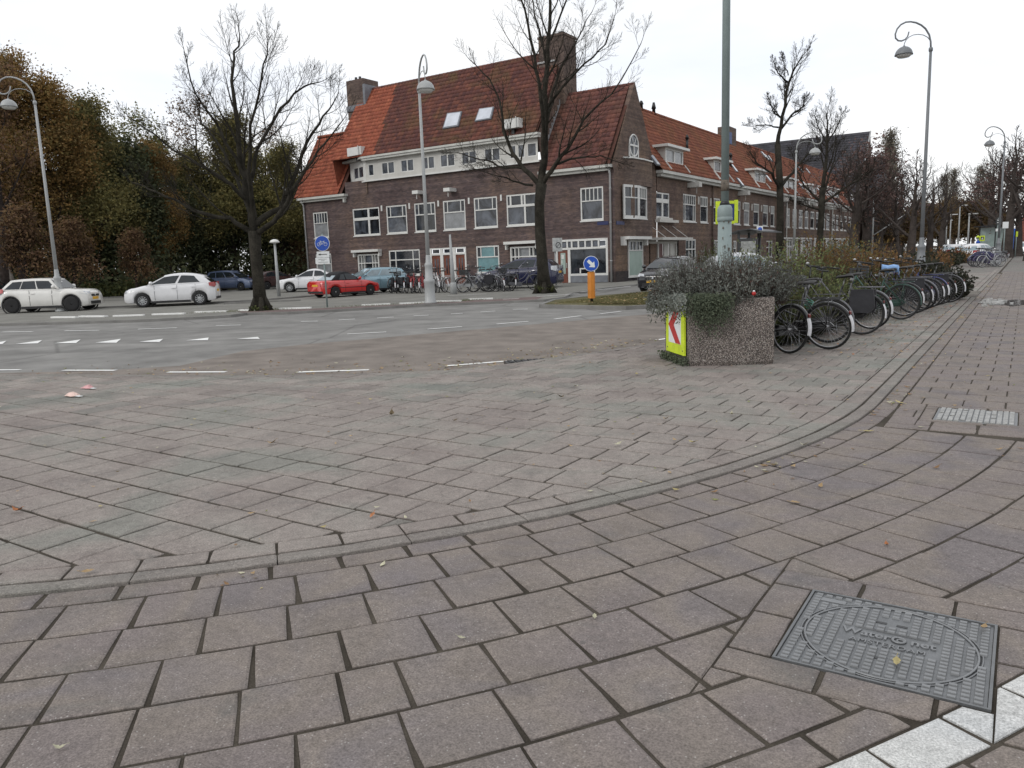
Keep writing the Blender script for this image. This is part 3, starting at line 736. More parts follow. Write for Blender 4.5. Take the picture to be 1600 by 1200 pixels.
# ground floor
g1 = .55
wins.append((fu(494, 410), fu(518, 410), .7, 2.45, [(.42, [1]), (.58, [1])], dict(panes={(1, 0): m_curt})))
wins.append((fu(561, 412), fu(593.5, 411), .72, 2.28, [(.40, [.14, .14, .44, .14, .14]), (.60, [.14, .14, .44, .14, .14])], dict(mw=.05, n1=.10)))
wins.append((fu(608.2, 410), fu(656.3, 408), .72, 2.46, [(.38, [.2, .6, .2]), (.62, [.2, .6, .2])], {}))
wins.append((fu(744.5, 405), fu(780, 403), .72, 2.46, [(.40, [.17, .66, .17]), (.60, [1])], dict(panes={(1, 0): m_teal, (0, 1): m_teal})))
wins.append((fu(799, 405), fu(842, 402), .72, 2.30, [(.38, [.14, .14, .44, .14, .14]), (.62, [.14, .14, .44, .14, .14])], dict(mw=.06, n1=.10, panes={(1, 2): m_glb, (0, 2): m_curt})))
doorg = (fu(671.8, 410), fu(728.8, 407), 0.02, 2.46)
shop = (fu(874.0, 410), fu(947.5, 405), .30, 2.56)
sdoor = (fu(866.8, 410), fu(874.0, 410), 0.02, 2.56)
holes = [w[:4] for w in wins] + [doorg, (fu(869, 410), fu(950.0, 405), .02, 2.58)]
Lh = [h for h in holes if h[1] < XM0]; Mh = [h for h in holes if XM0 < h[0] and h[1] < XM1]; Gh = [h for h in holes if h[0] > XM1]
wall_holes(PF, XL, XM0, 0, 6.55, Lh, m_brF, B)
wall_holes(PF, XM0, XM1, 0, 7.40, Mh, m_brF, B)
wall_holes(PF, XM1, XG, 0, 6.60, Gh, m_brF, B)
for w in wins: window(B, PF, w[0], w[1], w[2], w[3], w[4], **w[5])
# hoods over two ground windows
for x0, x1, z in ((554.5, 596.5, 2.42), (792.5, 842, 2.46)):
    mb = MB(); PF.box(mb, fu(x0, 392), fu(x1, 390), 0, .42, z, z + .17)
    for x in (x0 + .4, x1 - 2.2): PF.box(mb, fu(x, 392), fu(x + 1.9, 392), 0, .26, z - .32, z - .002)
    mb.build('window_hood', m_wp, B, world=True)
# dark brick plinth, in short lengths between the doors
for a, b in ((XL, doorg[0]), (doorg[1], fu(868, 410)), (fu(951, 405), XG)):
    mb = MB(); PF.box(mb, a, b, -.02, .03, 0, .62); mb.build('plinth', m_brdark, B, world=True)
# three doors
mb = MB(); du0, du1 = doorg[0], doorg[1]; wd_ = (du1 - du0)
for a, b in ((0, .05), (.29, .37), (.61, .71), (.955, 1)): PF.box(mb, du0 + wd_ * a, du0 + wd_ * b, -.08, -.01, .02, 2.46)
PF.box(mb, du0 + wd_ * .05, du0 + wd_ * .955, -.075, -.005, 1.98, 2.10); PF.box(mb, du0 + wd_ * .05, du0 + wd_ * .955, -.075, -.005, 2.38, 2.457)
fr = mb.build('door_frame', m_wp, B, world=True)
for a, b in ((.05, .29), (.37, .61), (.71, .955)):
    mb = MB(); PF.box(mb, du0 + wd_ * a, du0 + wd_ * b, -.11, -.07, .02, 1.98); d = mb.build('door', m_door, B, world=True)
    mb = MB(); c = (a + b) / 2
    for k in (-.055, .02): PF.box(mb, du0 + wd_ * (c + k), du0 + wd_ * (c + k + .035), -.07, -.066, .75, 1.75)
    mb.build('pane', m_glb, d, world=True)
    mb = MB(); PF.box(mb, du0 + wd_ * a + .08, du0 + wd_ * a + .11, -.07, -.02, .95, 1.12); mb.build('handle', m_pipe, d, world=True)
    mb = MB(); PF.box(mb, du0 + wd_ * (a + .03), du0 + wd_ * (b - .03), -.07, -.055, 2.12, 2.36); mb.build('top_light', m_gl, d, world=True)
# shop front
u0, u1 = fu(869, 410), fu(950, 405); z1 = 2.58
ud = fu(887.3, 410)
mb = MB()
PF.box(mb, u0, u0 + .10, -.10, -.01, .02, z1); PF.box(mb, u1 - .14, u1, -.10, -.01, .02, z1)
PF.box(mb, ud - .0, ud + .17, -.10, -.005, .02, 2.10); PF.box(mb, u0 + .1, u1 - .14, -.10, .0, 1.98, 2.10); PF.box(mb, u0 + .1, u1 - .14, -.10, .0, 2.46, z1)
us = [fu(x, 380) for x in (886, 893, 903.5, 914, 924.5, 935)]
for x in us: PF.box(mb, x - .05, x + .05, -.095, -.005, 2.10, 2.46)
PF.box(mb, ud + .17, u1 - .14, -.10, .0, .42, .55)
w = mb.build('shop_window', m_wp, B, world=True, label='wide shop window under a row of six small top lights')
ed = [u0 + .1] + us + [u1 - .14]
for i in range(len(ed) - 1): q = MB(); PF.box(q, ed[i] + .05, ed[i + 1] - .05, -.09, -.07, 2.13, 2.43); q.build('top_light', m_glb, w, world=True)
q = MB(); PF.box(q, ud + .17, u1 - .14, -.09, -.07, .55, 1.98); q.build('pane', m_gl, w, world=True)
q = MB(); PF.box(q, ud + .17, u1 - .02, -.06, .03, .02, .415); q.build('stall_riser', m_lead, w, world=True)
q = MB(); PF.box(q, fu(905, 420), fu(929, 420), -.065, -.055, .80, .87); PF.box(q, fu(905, 420), fu(907, 420), -.065, -.055, .56, .80); PF.box(q, fu(927, 420), fu(929, 420), -.065, -.055, .56, .80); q.build('display_table', m_wp, w, world=True)
mb = MB(); PF.box(mb, u0 + .10, ud, -.12, -.08, .02, 1.98); d = mb.build('door', m_door, B, world=True)
mb = MB(); PF.box(mb, u0 + .28, ud - .2, -.08, -.07, .55, 1.8); mb.build('pane', m_frost, d, world=True)
mb = MB(); PF.box(mb, u0 + .34, ud - .3, -.07, -.066, 1.45, 1.7); PF.box(mb, u0 + .34, ud - .42, -.07, -.066, 1.18, 1.36); mb.build('notice', m_wp, d, world=True)
mb = MB(); PF.box(mb, ud - .12, ud - .08, -.08, -.02, .9, 1.2); mb.build('handle', m_pipe, d, world=True)
# white band of windows under the main gutter, with the slanted bay end
YB1 = Plane((0, YF - .14, 0), (1, 0, 0), (0, -1, 0))
bx0 = onY(571, 266, YF - .14).x
band = []
for x0, x1, n in ((575, 583.5, 1), (596, 616, 2), (626.3, 646.4, 2), (659.5, 679, 2), (688.3, 711, 2), (721.8, 745, 2), (757.5, 782, 2), (797, 807, 1), (809.5, 820.5, 1), (824.5, 839, 1)):
    band.append((onY(x0, 262, YF - .14).x, onY(x1, 258, YF - .14).x, 7.62, 8.42, n))
wall_holes(YB1, bx0, XM1 - .1, 7.32, 8.78, [b[:4] for b in band], m_cream, B, name='window_band')
for b in band: window(B, YB1, b[0], b[1], b[2], b[3], [(1, [1] * b[4])], fw=.055, mw=.09, sill=False, n0=-.08, n1=-.01, pane=m_glb)
pa = Vector((bx0, YF - .14, 0)); pb = onY(547.5, 270, YF + .75); pb.z = 0
PBY = Plane(pb, (pa - pb), (pb - pa).cross(Vector((0, 0, 1))) * -1 if ((pb - pa).cross(Vector((0, 0, 1))) * -1).y < 0 else (pb - pa).cross(Vector((0, 0, 1))))
Lb = (pa - pb).length
bh = (.28 * Lb / 1.0 * .9, Lb * .86, 7.58, 8.38)
wall_holes(PBY, 0, Lb, 7.32, 8.78, [(Lb * .22, Lb * .86, 7.60, 8.40)], m_wp, B, name='bay_band')
window(B, PBY, Lb * .22, Lb * .86, 7.60, 8.40, [(1, [1, 1])], fw=.055, mw=.10, sill=False, n0=-.08, n1=-.01)
mb = MB(); YB1.box(mb, bx0 - .05, XM1, .0, .07, 7.26, 7.36); PBY.box(mb, -.05, Lb + .02, 0, .07, 7.26, 7.36); mb.build('band_ledge', m_wp, B, world=True)
mb = MB(); mb.prism([(pb.x - .02, pb.y + .1), (pa.x, pa.y + .06), (pa.x, YF + .6), (pb.x - .02, YF + 1.4)], 6.5, 8.78); mb.build('bay_cheek', m_brC, B, world=True)
# gutters
mb = MB(); YB1.box(mb, bx0, XM1 + .12, .0, .34, 8.66, 8.80); YB1.box(mb, bx0, XM1 + .15, .0, .42, 8.80, 8.93); PBY.box(mb, -.9, Lb + .1, 0, .40, 8.802, 8.932)
mb.build('gutter', m_gutter, B, world=True)
mb = MB(); PF.box(mb, XL - .25, XM0 + .25, 0, .42, 6.44, 6.60); PF.box(mb, XL - .1, XM0 + .1, 0, .24, 6.28, 6.44); PF.box(mb, XM0 - .12, XM0 + .04, 0, .2, 6.02, 6.28); mb.build('gutter', m_gutter, B, world=True)
mb = MB(); PF.box(mb, XM1 + .02, XG - .02, 0, .45, 6.50, 6.66); PF.box(mb, XM1 + .02, XG - .2, 0, .28, 6.34, 6.50); mb.build('gutter', m_gutter, B, world=True)
# roofs
def roof_quad(a, b, c_, d, mat, parent, name='roof'):
    mb = MB(); mb.quad(a, b, c_, d); return mb.build(name, mat, parent, world=True)
RY, RZ = 44.50, 14.19
m_under = M('roof_underlay', (.08, .03, .02), .9)
def slope(x0, x1, ye, ze, yr, zr, back=True):
    rf = MB(); rf.quad((x0, ye, ze), (x1, ye, ze), (x1, yr, zr), (x0, yr, zr))
    if back: rf.quad((x1, 2 * yr - ye, ze), (x0, 2 * yr - ye, ze), (x0, yr, zr), (x1, yr, zr))
    return rf.build('roof', m_under, B, world=True)
rf = slope(-41.85, XM1 + .05, 40.82, 8.90, RY, RZ)
vv = Vector((0, RY - 40.82, RZ - 8.90)); Lv = vv.length
def split(b): return (-37.77 + 41.85) + (-.68) * (b / Lv)      # where new red tiles stop, measured along the eave
mb = MB(); tiles(mb, (-41.85, 40.78, 8.95), (1, 0, 0), vv, lambda a, b: a < split(b) and b < Lv, 61, 20); mb.build('tile', m_tr, rf, kind='stuff', world=True)
mb = MB(); tiles(mb, (-41.85, 40.78, 8.95), (1, 0, 0), vv, lambda a, b: a >= split(b) and b < Lv, 61, 20); mb.build('tile', m_to, rf, kind='stuff', world=True)
ridge(rf, (-41.0, RY, RZ + .06), (XM1 - .8, RY, RZ + .06), m_tg)
rl = slope(-46.35, -41.3, 41.0, 6.60, 44.0, 11.32)
vl = Vector((0, 3.0, 4.72)); mb = MB(); tiles(mb, (-46.35, 40.92, 6.62), (1, 0, 0), vl, lambda a, b: b < vl.length and a < 4.8, 18, 17); mb.build('tile', m_tr, rl, kind='stuff', world=True)
ridge(rl, (-46.4, 44.0, 11.4), (-41.9, 44.0, 11.4), m_tr)
mb = MB(); mb.quad((-41.86, 40.95, 8.9), (-41.86, 41.3, 6.7), (-41.86, 44.0, 11.3), (-41.86, 44.5, 14.1)); mb.quad((-41.86, 44.0, 11.3), (-41.86, 50, 6.7), (-41.86, 44.5, 14.1)); mb.build('wall', m_tr, B, world=True)
rg = slope(XM1, XG - .12, 41.0, 6.68, 44.27, 11.42)
vg = Vector((0, 3.27, 4.74)); mb = MB(); tiles(mb, (XM1 + .03, 40.88, 6.66), (1, 0, 0), vg, lambda a, b: b < vg.length and a < 4.62, 17, 18); mb.build('tile', m_tg, rg, kind='stuff', world=True)
ridge(rg, (XM1 + .4, 44.27, 11.5), (XG - .1, 44.27, 11.5), m_tg)
# gable walls
PG = Plane((XG, 0, 0), (0, 1, 0), (1, 0, 0))
mb = MB(); mb.quad((XG, 41.3, 0), (XG, 47.4, 0), (XG, 47.4, 6.6), (XG, 44.27, 11.62), (XG, 41.1, 6.6), (XG, 41.3, 6.3))
mb.quad((XG - .3, 41.3, 6.6), (XG, 41.1, 6.62), (XG, 44.27, 11.62), (XG - .3, 44.27, 11.62)); mb.build('gable_wall', m_brR, B, world=True)
mb = MB(); mb.quad((XM1 + .02, 41.31, 0), (XM1 + .02, 49, 0), (XM1 + .02, 48.4, 8.5), (XM1 + .02, 44.5, 14.25), (XM1 + .02, 40.95, 8.8), (XM1 + .02, 41.31, 7.4)); mb.build('gable_wall', m_brR, B, world=True)
mb = MB(); mb.quad((XL, 41.3, 0), (XL, 41.3, 6.5), (XL, 44.0, 11.0), (XL, 46.7, 6.5), (XL, 46.7, 0)); mb.build('gable_wall', m_brR, B, world=True)
# lead steps where the gable wing's roof meets the tall wall
mb = MB()
for k in range(11): y = 41.6 + k * .26; z = 6.9 + (y - 41.0) * 1.45; mb.box(XM1 + .02, XM1 + .06, y, y + .24, z, z + .42)
mb.build('flashing', M('old_lead_flashing', (.30, .30, .31), .5, world=True), B, world=True)
mb = MB(); mb.tube([(XM1 + .25, 41.1, 8.7), (XM1 + .25, 41.1, 6.7)], .05, 8); mb.build('downpipe', m_pipe, B, world=True)
# chimneys
c = MB(); c.box(-26.15, -24.35, 43.75, 45.3, 8, 14.95); c.box(-26.2, -24.3, 43.7, 45.35, 14.95, 15.1)
ch = c.build('chimney', m_brC, B, world=True, label='tall purple brick chimney on the ridge above the gable wing')
q = MB(); q.box(-25.0, -24.75, 44.3, 44.6, 15.1, 15.35); q.build('chimney_pot', m_black, ch, world=True)
q = MB(); q.box(-26.22, -25.0, 43.66, 43.75, 13.5, 13.6); q.build('lead_band', m_pipe, ch, world=True)
c = MB(); c.box(-42.75, -41.05, 43.7, 45.3, 12.2, 14.95); ch = c.build('chimney', m_brC, B, world=True, label='short square brick chimney at the red end of the ridge')
q = MB(); q.box(-42.8, -41.0, 43.6, 43.7, 12.75, 13.15); q.box(-41.05, -40.85, 43.6, 45.0, 13.0, 14.5); q.build('flashing', m_lead, ch, world=True)
q = MB()
for x in (-42.3, -41.9): q.lathe((x, 44.3, 14.95), [(.1, 0), (.1, .3), (.08, .32)], 8)
q.build('chimney_pot', m_black, ch, world=True)
# skylights
N = Vector((0, -(RZ - 8.90), RY - 40.82)).normalized(); P0 = (0, 40.82, 8.90)
for cs in (((694, 204), (718, 200), (724, 177), (701, 180)), ((744, 193), (769, 189), (774, 170), (751, 173))):
    P = [slope_hit(x, y, P0, N) + N * .20 for x, y in cs]
    mb = MB(); mb.extrude(P, -N * .2); sk_ = mb.build('skylight', m_lead, B, world=True)
    cc = sum(P, Vector()) / 4; mb = MB(); mb.extrude([cc + (p - cc) * .86 + N * .02 for p in P], -N * .05); mb.build('pane', M('sky_glass', (.50, .53, .58), .08, vary=.12, scale=2, world=True), sk_, world=True)
# white hoist housings on the roof edge and the front, vent plates
for (x, y, w, h, yy) in ((557, 237, 1.0, .62, 40.9), (808, 198, .9, .62, 41.6)):
    p = onY(x, y, yy) if x < 700 else slope_hit(x, y, P0, N) + Vector((0, -.5, .1)); mb = MB(); mb.obox(p, (1, .15, .05), (0, 1, 0), (0, 0, 1), w * .58, .25, h * .45); mb.obox(p + Vector((.28, -.1, .05)), (.6, -.8, 0), (0, 0, 1), (.8, .6, 0), .22, h * .5, .02)
    hb = mb.build('hoist_housing', m_wp, B, world=True); mb = MB(); mb.box(p.x - .1, p.x + .1, p.y, p.y + .2, p.z - .6, p.z - .3); mb.build('bracket', m_black, hb, world=True)
for x, y in ((655, 301), (704, 297)):
    p = onY(x, y, YF - .3); mb = MB(); mb.box(p.x - .25, p.x + .25, YF - .75, YF, p.z - .10, p.z + .12); mb.box(p.x - .02, p.x + .02, YF - .6, YF - .56, p.z - .42, p.z - .1); mb.build('hoist_beam', m_wp, B, world=True)
for x, y in ((596.6, 325.5), (640, 322), (685.2, 318), (732.9, 313.8), (783.2, 309)):
    mb = MB(); PF.box(mb, fu(x, y) - .06, fu(x, y) + .06, 0, .05, fz(x, y) - .19, fz(x, y) + .19); mb.build('vent_plate', m_wp, B, world=True)
# drainpipes
for px, z1_ in ((477, 6.3), (954.5, 6.4)):
    x = fu(px, 300) if px > 900 else XL + .12
    mb = MB(); mb.tube([(x, YF - .3, z1_ + .1), (x, YF - .1, z1_ - .25), (x, YF - .1, .03)], .06, 10)
    for k in (1.2, 3.4, 5.3): mb.lathe((x, YF - .1, k), [(.075, 0), (.075, .07)], 10)
    mb.build('drainpipe', m_pipe, B, world=True)
mb = MB(); PF.box(mb, fu(933.5, 347), fu(951, 346), .0, .03, 3.32, 3.52); mb.build('street_name_plate', m_bluesign, B, world=True)
# side: rounded bay, arched window, bay window, hood and frosted door
Y0, Y1 = 42.55, 46.35
bay = [(XG, Y0), (XG + .32, Y0 + .55), (XG + .42, (Y0 + Y1) / 2), (XG + .32, Y1 - .35), (XG, Y1)]
def bayprism(mb, z0, z1, k=0):
    pts = [(XG - .02, Y0 - k), (XG + .32 + k, Y0 + .55 - k), (XG + .42 + k, (Y0 + Y1) / 2), (XG + .32 + k, Y1 - .35 + k), (XG - .02, Y1 + k)]
    mb.prism(pts, z0, z1)
mb = MB(); bayprism(mb, 2.55, 3.62); by = mb.build('bay', m_brC, B, world=True)
mb = MB(); bayprism(mb, 5.62, 7.12); mb.build('bay_parapet', m_brC, by, world=True)
mb = MB(); bayprism(mb, 7.12, 7.20, .05); mb.build('bay_coping', m_wp, by, world=True)
mb = MB(); mb.prism([(XG - .02, Y0), (XG + .05, Y0), (XG + .36, Y0 + .6), (XG + .36, Y0 + .75), (XG - .02, Y0 + .75)], 3.62, 5.62); mb.build('bay_pier', m_brC, by, world=True)
PB2 = Plane((XG + .30, 0, 0), (0, 1, 0), (1, 0, 0))
a0 = onX(977.3, 315, XG + .3).y; a1 = onX(1013.2, 315, XG + .3).y
PB_1 = Plane((XG + .18, a0, 0), Vector((.22, (a1 - a0) / 2, 0)), Vector(((a1 - a0) / 2, -.22, 0))); hl = math.hypot(.22, (a1 - a0) / 2)
PB_2 = Plane((XG + .40, (a0 + a1) / 2, 0), Vector((-.22, (a1 - a0) / 2, 0)), Vector(((a1 - a0) / 2, .22, 0)))
window(B, PB_1, 0, hl, 3.70, 5.60, [(.36, [1, 1]), (.64, [1])], fw=.14, mw=.06, sill=True, n0=-.05, n1=.03)
window(B, PB_2, 0, hl, 3.70, 5.60, [(.36, [1, 1, 1, 1]), (.64, [1])], fw=.14, mw=.05, sill=True, n0=-.05, n1=.03)
mb = MB(); mb.prism([(XG - .02, a1 + .05), (XG + .2, a1 + .02), (XG + .14, Y1), (XG - .02, Y1)], 3.62, 5.62); mb.build('bay_pier', m_brC, by, world=True)
# arched window
ya, yb_ = onX(982, 230, XG).y, onX(996.5, 230, XG).y; zc = 7.95; rr = (yb_ - ya) / 2
mb = MB(); PG.box(mb, ya, ya + .1, .0, .07, 7.22, zc); PG.box(mb, yb_ - .1, yb_, .0, .07, 7.22, zc); PG.box(mb, ya, yb_, .0, .075, 7.2, 7.3); PG.box(mb, ya, yb_, .0, .075, zc - .05, zc + .05); PG.box(mb, (ya + yb_) / 2 - .04, (ya + yb_) / 2 + .04, 0, .07, 7.3, zc)
mb.ring((XG + .04, (ya + yb_) / 2, zc), (1, 0, 0), rr - .04, .05, 20, 6, 0, 2 * math.pi)
for k in (-.3, .3): mb.bar((XG + .05, (ya + yb_) / 2, zc), (XG + .05, (ya + yb_) / 2 + k * rr * 1.8, zc + rr * .8), .03, .03)
aw = mb.build('arched_window', m_wp, B, world=True)
q = MB(); q.box(XG + .005, XG + .02, ya + .05, yb_ - .05, 7.25, zc); q.prism([], 0, 0) if False else None
vs = [(XG + .02, (ya + yb_) / 2 + (rr - .03) * math.cos(t), zc + (rr - .03) * math.sin(t)) for t in [math.pi * k / 14 for k in range(15)]]; q._add(vs, [tuple(range(15))]); q.build('pane', m_glb, aw, world=True)
# ground: hood and frosted door
ya, yb_ = onX(977, 370, XG + .3).y, onX(1013, 370, XG + .3).y
mb = MB(); mb.box(XG, XG + .55, ya, yb_, 2.45, 2.62); mb.box(XG, XG + .3, ya, ya + .2, 2.1, 2.448); mb.box(XG, XG + .3, yb_ - .2, yb_, 2.1, 2.448); mb.build('window_hood', m_wp, B, world=True)
PG2 = Plane((XG + .04, 0, 0), (0, 1, 0), (1, 0, 0))
window(B, PG2, onX(980.5, 405, XG).y, onX(1003, 405, XG).y, .25, 2.4, [(.26, [1, 1, 1, 1]), (.74, [1])], mw=.05, fw=.07, n0=-.02, n1=.05, panes={(1, 0): m_frost}, name='frosted_shop_window')
mb = MB(); PG.box(mb, 41.32, 47.3, 0, .04, 0, .62); mb.build('plinth', Mbrick('dark_brick_plinth_side', 'y', (.050, .042, .045), (.032, .028, .032), (.045, .042, .042)), B, world=True)
mb = MB(); PG.box(mb, onX(962.5, 346, XG).y, onX(975, 346, XG).y, 0, .03, 3.3, 3.5); mb.build('street_name_plate', m_bluesign, B, world=True)

# ---------------------------------------------------------------- the long terrace along the street
Tn = thing('terrace', 'long brown brick terrace with orange tiled roof and white dormers', 'building', (-22, 82, 0))
Y2, Y3 = 47.0, 118.5
ups = [(1025, 1046, 'twin'), (1067.5, 1087.5, 'tri'), (1094.4, 1106, ''), (1114, 1125, ''), (1146.5, 1157, ''), (1162.5, 1171, ''), (1177.3, 1186.2, ''), (1192, 1200, ''), (1204, 1210.2, ''), (1217.5, 1224, ''), (1228, 1234.3, ''),
       (1238.5, 1245, ''), (1248.2, 1254.3, ''), (1257.5, 1263.2, ''), (1266.3, 1272.4, ''), (1275, 1280.5, ''), (1283.8, 1289.2, ''), (1291, 1296, ''), (1300, 1304.2, ''), (1306.3, 1310.2, ''), (1313, 1317.2, ''), (1319, 1323, ''), (1325.7, 1329.8, ''), (1331.5, 1335.4, '')]
tw = []
for x0, x1, kd in ups:
    py = 302 + (x0 - 1067) * .10 + 22
    a, b = ru(x0, py), ru(x1, py)
    rows = [(.33, [1, 1, 1, 1]), (.67, [1])]
    if kd == 'twin': tw.append((a, b, 3.85, 5.45, [(.30, [1, 1]), (.70, [1, 1])], dict(mw=.22, pane=m_glb)))
    elif kd == 'tri': tw.append((a, b, 3.70, 5.57, [(.36, [.15, .175, .175, .175, .175, .15]), (.64, [.15, .7, .15])], dict(mw=.06)))
    else:
        far = x0 > 1215
        tw.append((a, b, 3.70, 5.57, [(.36, [1, 1] if far else [1, 1, 1, 1]), (.64, [1])], dict(mw=.10 if far else .06, fw=.13 if far else .10, panes={(1, 0): m_curt} if rng.random() < .35 else None)))
# ground floor openings
gl = [(1071.5, 1087.5, .95, 2.5, [(.45, [1, 1, 1]), (.55, [1, 1, 1])], 'window'), (1114.5, 1124.5, .95, 2.45, [(1, [1, 1, 1, 1])], 'window'), (1146, 1151, .9, 2.4, [(.4, [1, 1]), (.6, [1])], 'window'),
      (1197.5, 1207, .9, 2.4, [(.4, [1, 1]), (.6, [1, 1])], 'window')]
for x0, x1, za, zb, rows, nm in gl: tw.append((ru(x0, 385), ru(x1, 385), za, zb, rows, dict(mw=.07)))
y = 80.5; gd = []
k = 0
while y < Y3 - 4:
    tw.append((y, y + 1.7, .7, 2.5, [(.35, [1, 1]), (.65, [1, 1])], dict(mw=.12, fw=.14, panes={(1, 0): m_curt})))
    gd.append((y + 2.15, y + 3.05)); gd.append((y + 3.25, y + 4.15)); y += 6.1; k += 1
dh = [(a, b, .02, 2.5) for a, b in gd]
c0, c1 = ru(1014.5, 400), ru(1058, 400)
dh.append((c0, c1, .02, 2.35))
wall_holes(PR, Y2 + .5, Y3, 0, 6.6, [w[:4] for w in tw] + dh, m_brR, Tn)
for w in tw: window(Tn, PR, *w[:5], **w[5])
for a, b in gd:
    mb = MB(); PR.box(mb, a, b, -.11, -.07, .02, 2.0); d = mb.build('door', m_black, Tn, world=True)
    mb = MB(); PR.box(mb, a, a + .12, -.07, .0, .02, 2.5); PR.box(mb, b - .12, b, -.07, .0, .02, 2.5); PR.box(mb, a + .12, b - .12, -.07, .0, 2.0, 2.12); PR.box(mb, a + .12, b - .12, -.07, .0, 2.4, 2.5); mb.build('door_frame', m_wp, d, world=True)
    mb = MB(); PR.box(mb, a + .12, b - .12, -.09, -.06, 2.12, 2.4); mb.build('top_light', m_glb, d, world=True)
# first porch: three doors under a suspended canopy
wd_ = c1 - c0
mb = MB()
for f in (0, .30, .52, .74, .97): PR.box(mb, c0 + wd_ * f, c0 + wd_ * (f + .035 + (.05 if f > .6 else 0)), -.10, .0, .02, 2.35)
PR.box(mb, c0, c1, -.09, .01, 2.2, 2.349); mb.build('porch_frame', m_cream, Tn, world=True)
for f, g_ in ((.06, .29), (.34, .51)):
    mb = MB(); PR.box(mb, c0 + wd_ * f, c0 + wd_ * g_, -.13, -.09, .02, 2.2); mb.build('door', M('oxblood_door', (.10, .03, .028), .4, world=True), Tn, world=True)
mb = MB(); PR.box(mb, c0 + wd_ * .56, c0 + wd_ * .73, -.13, -.09, .02, 2.2); PR.box(mb, c0 + wd_ * .83, c0 + wd_ * .965, -.13, -.09, .02, 2.2); mb.build('door', m_cream, Tn, world=True)
mb = MB(); PR.box(mb, c0 - .2, c1 + .35, 0, 1.0, 2.40, 2.56); cn = mb.build('canopy', m_cream, Tn, world=True)
for f in (.05, .45, .85):
    mb = MB(); mb.bar((XR, c0 + wd_ * f - .1, 3.35), (XR + .95, c0 + wd_ * f + .2, 2.56), .03, .03); mb.build('canopy_rod', m_wp, cn, world=True)
# planter shelf under the twin window
mb = MB(); a, b = ru(1023.5, 345), ru(1053, 345); PR.box(mb, a, b, 0, .35, 3.55, 3.72); PR.box(mb, a + .3, b - .8, 0, .25, 3.72, 3.85); mb.build('window_shelf', m_cream, Tn, world=True)
# white ground-floor lintel band further on
mb = MB(); PR.box(mb, ru(1217, 372), Y3, 0, .10, 2.56, 2.72)
yy = 80.5
while yy < Y3 - 4:
    PR.box(mb, yy - .9, yy - .05, 0, .05, .02, 2.56); PR.box(mb, yy + 1.75, yy + 2.1, 0, .05, .02, 2.56); yy += 6.1
mb.build('lintel_band', m_wp, Tn, world=True)
mb = MB(); PR.box(mb, Y2 + .35, Y3 + .2, 0, .48, 6.60, 6.78); PR.box(mb, Y2 + .5, Y3, 0, .30, 6.42, 6.60); gt = mb.build('gutter', m_gutter, Tn, world=True)
for px in (1085, 1162, 1224, 1258, 1270, 1294, 1300, 1318, 1325):
    py = 280 + (px - 1085) * .186 + 3; yq = onX(px, py, XR + .4).y
    mb = MB(); PR.box(mb, yq - .28, yq + .28, .0, .85, 6.02, 6.36); mb.box(XR + .55, XR + .58, yq - .02, yq + .02, 5.6, 6.02); mb.build('hoist_beam', m_cream, Tn, world=True)
for px in (1112, 1228, 1299.5):
    yq = ru(px, 330); mb = MB(); mb.tube([(XR + .1, yq, 6.4), (XR + .1, yq, .02)], .06, 8); mb.build('drainpipe', m_gutter if px > 1200 else m_brC, Tn, world=True)
for x in (1091, 1110, 1129.5, 1148.5, 1160.5, 1174.5, 1189.5, 1202):
    py = 306 + (x - 1091) * .138; mb = MB(); PR.box(mb, ru(x, py) - .1, ru(x, py) + .1, 0, .05, 4.95, 5.5); mb.build('vent_plate', m_cream, Tn, world=True)
# roof
XE, ZE, XRG, ZRG = XR + .42, 6.80, -23.0, 11.45
mb = MB(); mb.quad((XE, Y2 + .3, ZE), (XE, Y3, ZE), (XRG, Y3, ZRG), (XRG, Y2 + .3, ZRG)); mb.quad((2 * XRG - XE, Y3, ZE), (2 * XRG - XE, Y2, ZE), (XRG, Y2, ZRG), (XRG, Y3, ZRG))
rt = mb.build('roof', m_under, Tn, world=True)
vt = Vector((XRG - XE, 0, ZRG - ZE))
mb = MB(); tiles(mb, (XE + .03, Y2 + .25, ZE), (0, 1, 0), vt, lambda a, b: b < vt.length and a < Y3 - Y2, int((Y3 - Y2) / .28) + 1, 17); mb.build('tile', m_tR, rt, kind='stuff', world=True)
ridge(rt, (XRG, Y2 + .3, ZRG + .06), (XRG, Y3, ZRG + .06), m_tR)
mb = MB(); mb.quad((XE - .4, Y3, 0), (2 * XRG - XE, Y3, 0), (2 * XRG - XE, Y3, ZE), (XRG, Y3, ZRG), (XE, Y3, ZE)); mb.build('gable_wall', m_brR, Tn, world=True)
NT = Vector((ZRG - ZE, 0, XE - XRG)).normalized(); PT = (XE, 0, ZE)
